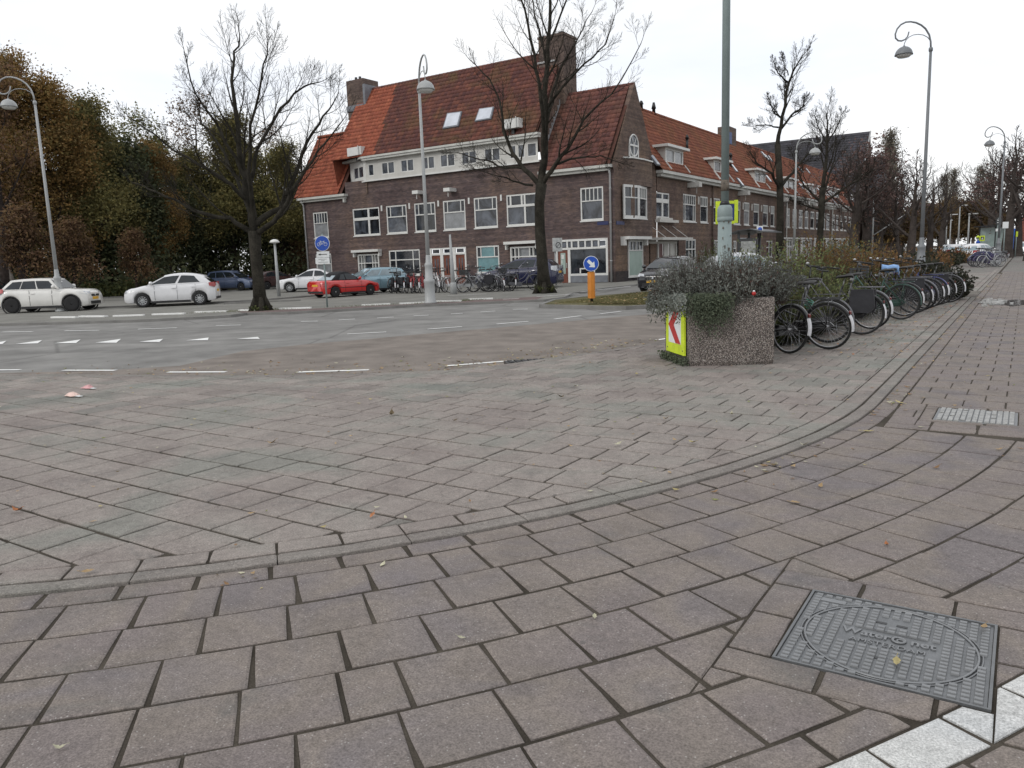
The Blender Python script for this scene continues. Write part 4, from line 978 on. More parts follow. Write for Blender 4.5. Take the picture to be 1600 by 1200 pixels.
for (xl, xr, yt, ybm) in ((1039.5, 1067, 233, 257), (1115.3, 1136, 252, 271), (1179, 1195.5, 268, 286), (1225, 1241, 281, 296), (1262, 1275.5, 291, 304), (1291, 1311, 296, 309), (1325, 1336, 307, 316)):
    b0 = slope_hit((xl + xr) / 2, ybm, PT, NT); xf = b0.x
    ya, yb_ = onX(xl, (yt + ybm) / 2, xf).y, onX(xr, (yt + ybm) / 2, xf).y; zt = onX((xl + xr) / 2, yt, xf).z; zb = b0.z
    PD = Plane((xf, 0, 0), (0, 1, 0), (1, 0, 0))
    back = XE - (zt + .1 - ZE) / (ZRG - ZE) * (XE - XRG) - .1
    mb = MB(); mb.box(back - .2, xf + .35, ya - .4, yb_ + .4, zt, zt + .16); dm = mb.build('dormer', m_wp, Tn, world=True)
    for yy in (ya - .04, yb_ + .0): mb = MB(); mb.extrude([(xf, yy, zb - .05), (xf, yy, zt), (back, yy, zt)], (0, .04, 0)); mb.build('dormer_cheek', m_cream, dm, world=True)
    window(Tn, PD, ya, yb_, zb, zt, [(1, [1, 1])], fw=.14, mw=.16, n0=-.06, n1=.02, sill=True, pane=m_curt, name='dormer_window')
    for yy in (ya - .1, yb_ + .1):
        mb = MB(); p0 = Vector((xf, yy, zb)) + NT * .08; p1 = Vector((XE - .05, yy, ZE + .05)) + NT * .10; mb.bar(p0, p1, .10, .10, up=NT); mb.build('dormer_edge_board', m_wp, dm, world=True)
for (x, y) in ((1021, 252), (1145.5, 264), (1192, 243), (1196.5, 247), (1202, 249), (1261, 268), (1250, 266), (1250.5, 292), (1199, 280), (1277, 297), (1302, 316), (1311, 317), (1256, 289), (1155, 286)):
    p = slope_hit(x, y, PT, NT); a = Vector((0, 1, 0)); v_ = vt.normalized()
    mb = MB(); mb.obox(p + NT * .10, a, v_, NT, .28, .42, .05); so = mb.build('skylight', m_lead, Tn, world=True)
    mb = MB(); mb.obox(p + NT * .155, a, v_, NT, .20, .34, .01); mb.build('pane', MATS['sky_glass'], so, world=True)
for px, h in ((1002, .3), (1021.5, .5)):
    yq = onX(px, 175, XRG).y; mb = MB(); mb.lathe((XRG, yq, ZRG), [(.14, 0), (.12, .4), (.18, .42), (.08, h + .35)], 8); mb.build('roof_vent', m_black, Tn, world=True)
for px, y0_ in ((1073.5, 237), (1141.5, 262)):
    p = slope_hit(px, y0_, PT, NT); mb = MB(); mb.tube([p, p + Vector((0, 0, .9))], .10, 8); mb.lathe(p + Vector((0, 0, .9)), [(.17, 0), (.05, .3)], 8); mb.build('roof_vent', m_black, Tn, world=True)
yq = onX(1133, 205, XRG).y
mb = MB(); mb.box(XRG - .5, XRG + .5, yq - .55, yq + 1.6, ZRG - .8, ZRG + 1.0); chm = mb.build('chimney', m_brC, Tn, world=True); mb = MB(); mb.lathe((XRG, yq, ZRG + 1.0), [(.15, 0), (.13, .5)], 8); mb.build('chimney_pot', m_black, chm, world=True)
mb = MB(); mb.box(XRG + .5, XRG + .53, yq - .4, yq + .3, ZRG - .5, ZRG + .5); mb.build('blue_sheeting', M('faded_blue_sheet', (.05, .09, .22), .6, world=True), chm, world=True)

# church-like dark roofed hall behind the terrace
H = thing('slate_roofed_hall', 'tall hall with a huge dark slate roof rising behind the orange terrace roof', 'building', (-30, 137, 0))
mb = MB(); YH = 136
xa, xb = onY(1172, 226, YH).x - 6, onY(1360, 205, YH).x; zr = onY(1360, 205, YH).z
mb.quad((xa, YH - 10, 5), (xb - .6, YH - 10, 5), (xb, YH, zr), (xa, YH, zr)); mb.quad((xb - .6, YH + 10, 5), (xa, YH + 10, 5), (xa, YH, zr), (xb, YH, zr))
hr = mb.build('roof', m_slate, H, world=True)
vh = Vector((0, 10, zr - 5)); Lh_ = vh.length
mb = MB()
for j in range(36):
    for i in range(int((xb - xa) / .9)):
        o = Vector((xa + i * .9 + (j % 2) * .45, YH - 10, 5)) + vh * ((j) / 36.0); q = vh / 36.0
        mb._add([o + Vector((0, -.10, 0)), o + Vector((.86, -.10, 0)), o + Vector((.86, -.02, 0)) + q, o + Vector((0, -.02, 0)) + q], [(0, 1, 2, 3)])
mb.build('slate', Mtile('slates', [(.046, .045, .052), (.060, .058, .070), (.036, .036, .042)], (.05, .045, .035), .4), hr, kind='stuff', world=True)
mb = MB(); mb.quad((xb - .6, YH - 10, 0), (xb - .6, YH + 10, 0), (xb - .6, YH + 10, 5), (xb, YH, zr), (xb - .6, YH - 10, 5)); mb.quad((xa, YH - 10, 0), (xb - .6, YH - 10, 0), (xb - .6, YH - 10, 5), (xa, YH - 10, 5)); mb.build('wall', m_brC, H, world=True)
mb = MB(); mb.bar((xb - .4, YH - 8.5, 6.6), (xb + .05, YH, zr), .12, .3); mb.build('verge_board', m_pipe, H, world=True)
z2 = onY(1383, 243, YH + 2).z; x2 = onY(1384, 243, YH + 2).x
mb = MB(); mb.quad((xb, YH - 3, 0), (x2, YH - 3, 0), (x2, YH - 3, 7), (xb, YH - 3, 7)); mb.quad((xb, YH - 3, 7), (x2, YH - 3, 7), (x2, YH + 2, z2), (xb, YH + 2, z2)); mb.quad((x2, YH - 3, 0), (x2, YH + 6, 0), (x2, YH + 6, 7), (x2, YH + 2, z2), (x2, YH - 3, 7)); mb.build('annexe', m_slate, H, world=True)

# far houses
def far_house(name, label, x0, x1, y0, y1, h, rh, wallm, roofm, nwin, side):
    b = thing(name, label, 'building', ((x0 + x1) / 2, (y0 + y1) / 2, 0))
    mb = MB(); mb.box(x0, x1, y0, y1, 0, h); mb.build('wall', wallm, b, world=True)
    xm = (x0 + x1) / 2; mb = MB(); mb.quad((x0 - .3, y0 - .3, h), (x0 - .3, y1, h), (xm, y1, h + rh), (xm, y0 - .3, h + rh)); mb.quad((x1 + .3, y1, h), (x1 + .3, y0 - .3, h), (xm, y0 - .3, h + rh), (xm, y1, h + rh))
    mb.quad((x0, y0, h), (x1, y0, h), (xm, y0, h + rh)); mb.build('roof', roofm, b, world=True)
    xs = x1 if side > 0 else x0; pl = Plane((xs, 0, 0), (0, 1, 0), (side, 0, 0)); step = (y1 - y0) / nwin
    for fl in range(int(h / 2.9)):
        for i in range(nwin): window(b, pl, y0 + step * (i + .2), y0 + step * (i + .8), .9 + fl * 2.9, 2.4 + fl * 2.9, [(1, [1, 1])], fw=.15, mw=.12, n0=.005, n1=.06, sill=False)
    plf = Plane((0, y0, 0), (1, 0, 0), (0, -1, 0)); n2 = max(1, int((x1 - x0) / 3))
    for fl in range(int(h / 2.9)):
        for i in range(n2):
            s_ = (x1 - x0) / n2; window(b, plf, x0 + s_ * (i + .25), x0 + s_ * (i + .75), .9 + fl * 2.9, 2.4 + fl * 2.9, [(1, [1, 1])], fw=.15, mw=.12, n0=.005, n1=.06, sill=False)
    return b
far_house('brick_house', 'small brown brick house with flat white eaves beyond the dark slate hall', -29, -20, 150, 172, 6.6, 3, m_brR, m_to, 6, 1)
p = at_base(1588, 120)
far_house('brick_house', 'red brick house at the far end of the cycle path by the blue container', p.x + .5, p.x + 12, p.y, p.y + 14, 6.2, 2.6, Mbrick('red_brick_far', 'x', (.24, .07, .045), (.16, .05, .04), (.12, .1, .09)), m_tR, 3, -1)
# ---------------------------------------------------------------- trees
SQ = [1.0]
m_bark = M('dark_bark', (.034, .027, .024), .95, vary=.45, scale=3, fine=22, bmp=.8, spec=.1)
m_barkg = M('mossy_bark', (.034, .031, .025), .95, vary=.5, scale=2.5, fine=20, bmp=.9, spec=.1)
m_barkmid = M('grey_brown_bark', (.062, .052, .047), .95, vary=.4, scale=3, fine=18, spec=.1)
m_birch = M('pale_bark', (.20, .18, .16), .9, vary=.35, scale=3, fine=16, bmp=.5, spec=.1)
m_farbark = M('pale_far_bark', (.12, .10, .092), .95, vary=.3, scale=1, fine=8, spec=.1)  # paler grey-brown bark colour for the poplars and far brown trees
def sway(rg, k): return Vector((rg.uniform(-k, k), rg.uniform(-k, k), rg.uniform(-k, k)))
def grow(mb, rg, p, d, L, r, lvl, tips, up=.12, wob=.16, seg=None, nk=(5, 5, 4), spread=(28, 62), ratio=.58, thin=.012):
    """one branch with its side branches; tips collects the fine ends"""
    seg = seg or (6 if lvl > 1 else 4); pts = [Vector(p)]; d = Vector(d).normalized()
    for i in range(seg):
        d = (d + sway(rg, wob) + Vector((0, 0, up))).normalized(); pts.append(pts[-1] + d * (L / seg))
    r1 = max(thin * .5, r * (.28 if lvl > 0 else .35)); rad = [r + (r1 - r) * (i / seg) ** .8 for i in range(seg + 1)]
    mb.tube(pts, rad, 7 if r > .09 else (5 if r > .03 else 3), cap=False)
    if lvl <= 0: tips.append((pts[-1], d)); tips.append((pts[len(pts) // 2], d)); return
    side(mb, rg, pts, rad, lvl, L, tips, up, wob, nk, spread, ratio, thin)
def side(mb, rg, pts, rad, lvl, L, tips, up, wob, nk, spread, ratio, thin, t0=.22):
    n = nk[max(0, len(nk) - lvl)] if lvl <= len(nk) else nk[0]
    ph = rg.uniform(0, 6.28); k = len(pts) - 1
    for j in range(n):
        t = t0 + (1 - t0) * (j + rg.uniform(.1, .9)) / n; f = t * k; i = min(k - 1, int(f)); q = pts[i].lerp(pts[i + 1], f - i); dd = (pts[i + 1] - pts[i]).normalized()
        a = R_(rg.uniform(*spread)); ph += 2.4 + rg.uniform(-.5, .5); o = dd.orthogonal().normalized(); o = Matrix.Rotation(ph, 3, dd) @ o
        nd = dd * math.cos(a) + o * math.sin(a); rr = rad[i] + (rad[i + 1] - rad[i]) * (f - i)
        grow(mb, rg, q, nd, L * ratio * rg.uniform(.65, 1.15) * (1.25 - .80 * t), max(thin * .5, rr * rg.uniform(.45, .62)), lvl - 1, tips, up, wob * 1.15, None, nk, spread, ratio, thin)
    grow(mb, rg, pts[-1], (pts[-1] - pts[-2]), L * ratio * .45, max(thin * .5, rad[-1]), lvl - 1, tips, up, wob * 1.15, None, nk, spread, ratio, thin)
def leaves(mb, rg, pts, n, size, spread_, droop=.0):
    for _ in range(n):
        p, _d = pts[rg.randrange(len(pts))]; c = p + Vector((rg.gauss(0, spread_), rg.gauss(0, spread_), rg.gauss(0, spread_ * .8) - droop))
        a = sway(rg, 1).normalized(); b = a.orthogonal().normalized(); b = Matrix.Rotation(rg.uniform(0, 6.28), 3, a) @ b; s = size * rg.uniform(.6, 1.4)
        mb._add([c - b * s, c + a.cross(b) * s * .5, c + b * s, c - a.cross(b) * s * .5], [(0, 1, 2, 3)])
def street_tree(name, label, base, trunk, limbs, seed, cat='tree', group=None, twig=3, mat=None, depth_j=.9, rbase=.3, scale_t=.008, kk=.30):
    """trunk and limbs are polylines (offset along the view's side, height, offset in depth), read off the photograph and built at the tree's real place"""
    rg = random.Random(seed); t = thing(name, label, cat, base, 0, group)
    b0 = Vector((0, 0, 0))
    def W_(q): return RIGHT * q[0] + Vector((0, 0, q[1])) + TOWARD * (q[2] if len(q) > 2 else 0)
    mb = MB(); pts = [W_(q) for q in trunk['p']]; mb.tube(pts, trunk['r'], 12, cap=True)
    a = pts[0]; 
    for k in range(5):       # root flare
        an = k * 1.3 + rg.random(); mb.tube([a + Vector((math.cos(an) * trunk['r'][0] * 1.35, math.sin(an) * trunk['r'][0] * 1.35, -.05)), a + Vector((math.cos(an) * .5 * trunk['r'][0], math.sin(an) * .5 * trunk['r'][0], .55))], [trunk['r'][0] * .45, trunk['r'][0] * .3], 6)
    mb.build('trunk', mat or m_barkg, t)
    mb = MB(); tips = []
    for L in limbs:
        P = [W_(q) for q in L['p']]; n = len(P); R0, R1 = L['r'][0] * .74, L['r'][1] * .8
        # refine with a little wander
        Q = [P[0]]
        for i in range(n - 1):
            for k in (1, 2, 3): Q.append(P[i].lerp(P[i + 1], k / 3) + (sway(rg, .05) if not (i == n - 2 and k == 3) else Vector()))
        rad = [R0 + (R1 - R0) * (i / (len(Q) - 1)) ** .85 for i in range(len(Q))]; mb.tube(Q, rad, 8, cap=False)
        Lg = sum((Q[i + 1] - Q[i]).length for i in range(len(Q) - 1))
        side(mb, rg, Q, rad, twig, Lg * L.get('k', kk) / .58, tips, L.get('up', .12), .12, L.get('nk', (11, 7, 5)), (25, 60), .58, scale_t, t0=L.get('t0', .18))
    mb.build('limb', mat or m_barkg, t, kind='stuff')
    return t, tips
def conv(px, py, dep, base):   # picture measurement to (side, height) at a tree's depth
    p = deep(px, py, dep); d = p - Vector(base); return (d.dot(RIGHT), p.z - base[2])
# big bare tree beside the cycle-lane sign
SQ[0] = .90
bs = G(408, 485, 0.0); dp = -(RM.transposed() @ (bs - CAM)).z
def cv(lst, dep, base, depths=None):
    lst = [(x, 362 + (y - 362) * SQ[0] if y < 362 else y) for x, y in lst]
    return [conv(x, y, dep, base) + ((depths[i] if depths else 0),) for i, (x, y) in enumerate(lst)]
tr = dict(p=cv([(408, 485), (406, 440), (404, 400), (404, 362)], dp, bs), r=[.27, .21, .20, .23])
limbs = [
    dict(p=cv([(404, 362), (398, 310), (394, 250), (391, 190), (384, 130), (386, 80), (394, 45)], dp, bs, [0, .1, .2, .3, .2, .0, -.2]), r=(.20, .03)),
    dict(p=cv([(404, 362), (400, 280), (408, 220), (440, 150), (475, 112), (498, 102)], dp, bs, [0, -.2, -.5, -.9, -1.2, -1.4]), r=(.14, .02), t0=.4),
    dict(p=cv([(400, 300), (388, 240), (370, 190), (352, 150), (345, 95)], dp, bs, [.1, .5, 1.0, 1.5, 1.8]), r=(.10, .02), t0=.3),
    dict(p=cv([(398, 310), (380, 285), (340, 255), (300, 225), (262, 190)], dp, bs, [.1, .6, 1.0, 1.3, 1.6]), r=(.12, .02)),
    dict(p=cv([(398, 330), (370, 270), (330, 200), (300, 165), (290, 130)], dp, bs, [0, -.8, -1.5, -1.9, -2.2]), r=(.11, .018)),
    dict(p=cv([(400, 365), (372, 340), (330, 333), (290, 310), (250, 290), (222, 280)], dp, bs, [0, .3, .6, .4, .2, 0]), r=(.13, .02), up=.16),
    dict(p=cv([(406, 350), (440, 320), (462, 270), (485, 210), (515, 170), (540, 140)], dp, bs, [0, -.4, -.6, -.5, -.2, .2]), r=(.17, .02)),
    dict(p=cv([(408, 365), (440, 345), (475, 300), (500, 265), (530, 225), (560, 190)], dp, bs, [0, .5, .9, 1.2, 1.4, 1.6]), r=(.15, .02)),
    dict(p=cv([(404, 340), (412, 270), (430, 200), (455, 130), (470, 85)], dp, bs, [0, .9, 1.6, 2.2, 2.6]), r=(.12, .018), t0=.35),
]
street_tree('bare_street_tree', 'big bare tree with mossy trunk beside the blue cycle sign', bs, tr, limbs, 11)
# tree in front of the shop
SQ[0] = 1.0
bs = G(851, 458, 0.0); dp = -(RM.transposed() @ (bs - CAM)).z
tr = dict(p=cv([(851, 459), (848, 420), (843, 360), (842, 320), (845, 290)], dp, bs), r=[.34, .25, .22, .21, .24])
limbs = [
    dict(p=cv([(845, 290), (850, 240), (850, 180), (853, 110), (857, 50), (857, -20), (860, -60)], dp, bs, [0, .1, .1, .0, -.2, -.3, -.2]), r=(.24, .03)),
    dict(p=cv([(843, 292), (820, 265), (800, 240), (787, 205), (782, 160), (765, 125), (735, 95)], dp, bs, [0, -.4, -.8, -1.0, -1.2, -1.4, -1.5]), r=(.17, .02)),
    dict(p=cv([(847, 290), (868, 260), (885, 235), (905, 200), (945, 165), (985, 95)], dp, bs, [0, .5, .8, 1.0, 1.2, 1.2]), r=(.15, .02)),
    dict(p=cv([(849, 250), (845, 190), (835, 130), (822, 70), (808, 20), (800, -30)], dp, bs, [.1, .8, 1.2, 1.5, 1.7, 1.9]), r=(.14, .02), t0=.3),
    dict(p=cv([(850, 220), (862, 150), (880, 100), (905, 60), (925, 20)], dp, bs, [.1, -.8, -1.3, -1.6, -1.8]), r=(.12, .018), t0=.3),
    dict(p=cv([(852, 180), (875, 150), (905, 120), (935, 100), (945, 60)], dp, bs, [.1, .6, 1.1, 1.4, 1.5]), r=(.10, .018)),
    dict(p=cv([(820, 265), (790, 262), (760, 250), (730, 240), (705, 235)], dp, bs, [-.4, -.9, -1.3, -1.5, -1.6]), r=(.09, .015), up=.05),
    dict(p=cv([(832, 292), (800, 287), (770, 280), (740, 272)], dp, bs, [.0, .5, 1.0, 1.4]), r=(.07, .012), up=.05),
    dict(p=cv([(868, 262), (900, 250), (940, 245), (975, 255)], dp, bs, [.5, -.2, -.7, -1.0]), r=(.08, .012), up=.02),
    dict(p=cv([(857, 80), (880, 30), (890, -20), (905, -60)], dp, bs, [0, .4, .7, .9]), r=(.07, .015)),
    dict(p=cv([(852, 120), (840, 60), (828, 0), (815, -50)], dp, bs, [0, -.4, -.7, -.9]), r=(.07, .015)),
]
street_tree('bare_street_tree', 'bare tree with ivy at its foot standing before the shop and the grey zone sign', bs, tr, limbs, 12)
# island trees with strong pollarded limbs
bs = at_base(1217, 46.5); dp = 46.5
tr = dict(p=cv([(1217, 424), (1216, 380), (1213, 320), (1211, 290), (1204, 230)], dp, bs), r=[.30, .23, .20, .20, .17])
limbs = [
    dict(p=cv([(1204, 230), (1208, 190), (1214, 140), (1222, 118), (1236, 98)], dp, bs, [0, .2, .2, .3, .3]), r=(.17, .03)),
    dict(p=cv([(1213, 140), (1195, 130), (1184, 112)], dp, bs, [.2, .6, .8]), r=(.08, .02)), dict(p=cv([(1213, 130), (1208, 110), (1207, 98)], dp, bs, [.2, -.2, -.3]), r=(.05, .02)),
    dict(p=cv([(1206, 210), (1228, 185), (1248, 170), (1250, 163)], dp, bs, [0, -.5, -.8, -1]), r=(.11, .04)), dict(p=cv([(1206, 190), (1190, 183), (1180, 165)], dp, bs, [0, .5, .8]), r=(.08, .02)),
    dict(p=cv([(1204, 205), (1180, 203), (1150, 207)], dp, bs, [0, .5, .9]), r=(.07, .02)), dict(p=cv([(1212, 180), (1214, 150), (1217, 140)], dp, bs, [0, -.5, -.6]), r=(.08, .03)),
    dict(p=cv([(1213, 300), (1190, 275), (1165, 262), (1150, 245)], dp, bs, [0, .8, 1.2, 1.4]), r=(.13, .02)), dict(p=cv([(1214, 292), (1240, 262), (1260, 240), (1290, 215)], dp, bs, [0, -.5, -.9, -1.3]), r=(.14, .02)),
]
t1217, _ = street_tree('bare_street_tree', 'tall bare tree with stubby upper limbs on the island beside the bus shelter', bs, tr, limbs, 13, scale_t=.011, kk=.34)
bs = at_base(1279, 55); dp = 55
tr = dict(p=cv([(1279, 415), (1278, 380), (1278, 330), (1277, 295)], dp, bs), r=[.28, .22, .21, .21])
limbs = [
    dict(p=cv([(1277, 320), (1278, 260), (1277, 210), (1278, 178)], dp, bs, [0, .2, .2, .0]), r=(.24, .03)), dict(p=cv([(1277, 320), (1300, 300), (1320, 285), (1335, 270)], dp, bs, [0, .8, 1.2, 1.4]), r=(.14, .02)),
    dict(p=cv([(1277, 330), (1250, 325), (1225, 315)], dp, bs, [0, .6, 1.0]), r=(.12, .02)), dict(p=cv([(1277, 318), (1255, 290), (1245, 265), (1240, 240)], dp, bs, [0, -.8, -1.2, -1.5]), r=(.13, .02)),
    dict(p=cv([(1277, 310), (1298, 260), (1308, 225)], dp, bs, [0, -.8, -1.2]), r=(.13, .02)), dict(p=cv([(1278, 230), (1290, 205), (1296, 185)], dp, bs, [.2, .5, .6]), r=(.08, .02)), dict(p=cv([(1278, 230), (1268, 205), (1262, 185)], dp, bs, [.2, -.3, -.5]), r=(.08, .02)),
]
t1279, _ = street_tree('bare_street_tree', 'dark bare tree with spreading lower limbs before the white ground-floor fronts', bs, tr, limbs, 14, scale_t=.012, kk=.38)

# generic bare and leafy trees, built once per kind and copied with their own sizes
KH = {}
def fit(o, px, dep, top, z=0):     # size that puts the tree's top at the surveyed height
    base = at_base(px, dep, z); return (deep(px, top, dep).z - z) / KH[o.name]
def make_tree(name, label, seed, H=12, r=.28, clear=.28, lvl=3, nk=(7, 5, 4), leafmat=None, nleaf=0, lsize=.12, lspread=.35, spread=(25, 60), ratio=.56, bark=None, narrow=0, group=None, thin=.02, up=.10, twigm=None, tr=.9, bl=.50):
    rg = random.Random(seed); t = thing(name, label, 'tree', (0, 0, 0), 0, group); tips = []
    tr_ = MB(); p = Vector((0, 0, -.1)); d = Vector((0, 0, 1)); pts = [p]
    for i in range(8): d = (d + sway(rg, .05) + Vector((0, 0, .2))).normalized(); pts.append(pts[-1] + d * (H * tr / 8))
    rad = [r * (1.15 if i == 0 else 1) * (1 - .82 * i / 8) for i in range(9)]; tr_.tube(pts, rad, 10, cap=False); tr_.build('trunk', bark or m_bark, t)
    br = MB(); side(br, rg, pts, rad, lvl, H * bl, tips, up + narrow, .16, nk, spread, ratio, thin, t0=clear)
    hs = sorted(v[2] for v in br.v); KH[t.name] = hs[int(len(hs) * .985)]
    br.build('limb', twigm or bark or m_bark, t, kind='stuff')
    if nleaf: lf = MB(); leaves(lf, rg, tips, nleaf, lsize, lspread); lf.build('foliage', leafmat, t, kind='stuff')
    return t
L_or = Mleaf('orange_brown_leaves', [(.210, .125, .048), (.270, .165, .055), (.160, .105, .045), (.24, .19, .07)])
L_ol = Mleaf('olive_leaves', [(.155, .145, .055), (.205, .175, .062), (.118, .120, .055), (.24, .19, .07)])
L_dk = Mleaf('dark_green_leaves', [(.050, .064, .034), (.074, .086, .042), (.090, .090, .042), (.042, .052, .030)])
L_rd = Mleaf('russet_leaves', [(.150, .085, .050), (.120, .070, .045), (.185, .115, .052), (.10, .075, .045)])
L_yg = Mleaf('yellow_green_leaves', [(.15, .16, .05), (.18, .17, .07), (.11, .13, .045), (.20, .16, .06)])
kinds = {
 'or': make_tree('autumn_tree', 'tall orange brown autumn tree at the edge of the wood', 21, 15, .30, .16, 3, (12, 6, 4), L_or, 34000, .095, .50),
 'ol': make_tree('autumn_tree', 'olive green and bronze tree in the wood', 22, 14, .28, .12, 3, (12, 6, 4), L_ol, 34000, .095, .55),
 'dk': make_tree('dark_tree', 'dark evergreen tree deep in the wood', 23, 11, .28, .08, 3, (13, 6, 4), L_dk, 24000, .14, .58),
 'rd': make_tree('russet_tree', 'small russet tree with arching twigs at the wood edge', 24, 6, .14, .18, 3, (11, 6, 4), L_rd, 5000, .10, .35, ratio=.62),
 'yg': make_tree('thin_tree', 'thin airy tree with pale yellow green leaves rising above the wood', 25, 16, .20, .42, 3, (9, 6, 4), L_yg, 3200, .12, .45),
 'br': make_tree('bare_wood_tree', 'nearly bare brown tree in the wood', 26, 15, .26, .25, 3, (11, 6, 4), L_rd, 3600, .10, .4),
}
wood = [
 (250, 66, 232, 'ol', 'olive tree filling the gap below the thin pale tree'), (400, 72, 235, 'ol', 'olive tree seen through the limbs of the big bare street tree'), (470, 72, 262, 'br', 'brown half bare tree between the globe lamp and the brick house'),
 (-170, 50, 85, 'or', 'orange brown tree outside the view at the end of the wood'), (-290, 52, 70, 'ol', 'olive tree outside the view at the end of the wood'), (-420, 54, 60, 'or', 'last orange brown tree of the wood beyond the view'),  # (picture column, depth, picture height of its top, kind, label)
 (-70, 50, 70, 'or', 'orange brown tree at the very edge of view beyond the brown car'),
 (12, 46, 95, 'br', 'tall half bare brown tree behind the curled lamp and the brown car'),
 (40, 50, 108, 'or', 'tallest orange brown tree, its crown level with the curled lamp head'),
 (100, 52, 150, 'or', 'orange brown tree just beyond the lamp post above the white car with black arches'),
 (138, 54, 172, 'ol', 'broad olive tree crown sloping down beyond the lamp post'),
 (180, 58, 196, 'ol', 'lower olive crown between the tall orange trees and the thin pale tree'),
 (232, 62, 181, 'yg', 'thin airy tree with pale yellow green leaves rising above the wood'),
 (268, 60, 236, 'or', 'rusty orange crown above the white hatchback'),
 (330, 68, 172, 'br', 'nearly bare brown tree with a rounded top behind the big street tree'),
 (372, 67, 200, 'ol', 'bronze tree half hidden behind the big bare street tree'),
 (300, 65, 245, 'ol', 'low olive tree above the rear window of the white hatchback'),
 (448, 66, 240, 'ol', 'olive tree between the big bare street tree and the brick house'),
 (495, 66, 300, 'yg', 'pale leafed tree touching the corner of the brick house'),
 (425, 70, 212, 'br', 'brown bare-topped tree at the back of the wood behind the globe lamp'),
 (60, 60, 250, 'dk', 'dark evergreen behind the white car with black arches'), (145, 60, 270, 'dk', 'dark evergreen under the olive crown beyond the lamp'), (215, 58, 240, 'dk', 'dark evergreen under the thin pale tree'),
 (290, 64, 300, 'dk', 'dark evergreen behind the white hatchback'), (350, 67, 290, 'dk', 'dark evergreen above the blue people carrier'), (430, 67, 290, 'dk', 'dark evergreen behind the globe lamp'), (-20, 58, 240, 'dk', 'dark evergreen behind the brown car'),
 (478, 68, 300, 'dk', 'dark evergreen against the end wall of the brick house'),
 (45, 42, 330, 'rd', 'small russet tree with a forked pale stem behind the white car with black arches'), (120, 45, 350, 'rd', 'low russet tree hanging over the bonnet of the white car'), (215, 50, 365, 'rd', 'small reddish tree on the grass beyond the white hatchback'),
 (470, 66, 380, 'rd', 'small reddish bush-like tree above the white saloon'),
]
used = set(); rg = random.Random(5)
for px, dep, sc, kd, lab in wood:
    b = at_base(px, dep, .03); sc = fit(kinds[kd], px, dep, sc, .03)
    if kd not in used: o = kinds[kd]; o.location = b; o['label'] = lab; o['group'] = 'trees of the wood behind the parking street'; o.scale = (sc * 1.05, sc * 1.05, sc); used.add(kd)
    else: dup(kinds[kd], b, rg.uniform(0, 6.28), lab, 'trees of the wood behind the parking street', (sc * rg.uniform(.95, 1.2), sc * rg.uniform(.95, 1.2), sc))
b = at_base(27, 49); t = make_tree('birch_tree', 'pale barked leaning tree trunk in the wood beyond the brown car', 31, 9, .26, .5, 2, (5, 4, 3), bark=m_birch); t.location = b; t.rotation_euler = (0, R_(-7), R_(20))
# wood's dark undergrowth
mb = MB(); rg = random.Random(8)
pts = []
for i in range(900):
    px = rg.uniform(-120, 500); dep = rg.uniform(51.5, 68) + (px > 290) * 11; b = at_base(px, dep, 0); h = rg.uniform(.2, 2.8) * (1 if dep > 54 else .5); pts.append((b + Vector((0, 0, h)), None))
leaves(mb, rg, pts, 26000, .17, .55)
mb.build('undergrowth', L_dk, kind='stuff', label='dark green undergrowth along the foot of the wood', cat='undergrowth')
mb = MB()
pts = [(at_base(rg.uniform(-60, 290), rg.uniform(50.5, 53), 0) + Vector((0, 0, rg.uniform(.05, .7))), None) for _ in range(260)]
leaves(mb, rg, pts, 6000, .12, .3); mb.build('ground_cover', Mleaf('bramble_leaves', [(.05, .065, .022), (.08, .08, .028), (.035, .05, .02)]), kind='stuff', label='low bramble growing beside the parking kerb', cat='ground cover')

# trees down the street
bare = make_tree('bare_street_tree', 'bare street tree', 41, 10, .26, .3, 3, (9, 5, 4), spread=(28, 60), ratio=.62, bark=m_barkmid, thin=.020, tr=.62, bl=.58, up=.14)
purp = make_tree('purple_street_tree', 'bare tree with purple brown twigs', 42, 8.5, .22, .28, 3, (10, 6, 5), Mleaf('purple_brown_leaves', [(.15, .095, .085), (.12, .078, .072), (.17, .11, .095)]), 2600, .08, .35, bark=m_barkmid, thin=.020, tr=.62, bl=.60, ratio=.60)
pop = make_tree('poplar', 'tall slim poplar', 43, 20, .32, .10, 3, (22, 6, 4), Mleaf('grey_green_leaves', [(.19, .175, .14), (.15, .14, .115), (.22, .19, .14)]), 5200, .13, .45, spread=(14, 30), ratio=.62, narrow=.20, bark=m_farbark, thin=.04, bl=.36, tr=.85)
brn = make_tree('autumn_street_tree', 'low brown leafed tree far down the street', 44, 7, .20, .15, 3, (11, 5, 4), Mleaf('dull_brown_leaves', [(.13, .075, .035), (.10, .065, .035), (.15, .10, .045), (.09, .08, .035)]), 11000, .11, .5, bark=m_farbark, tr=.7)
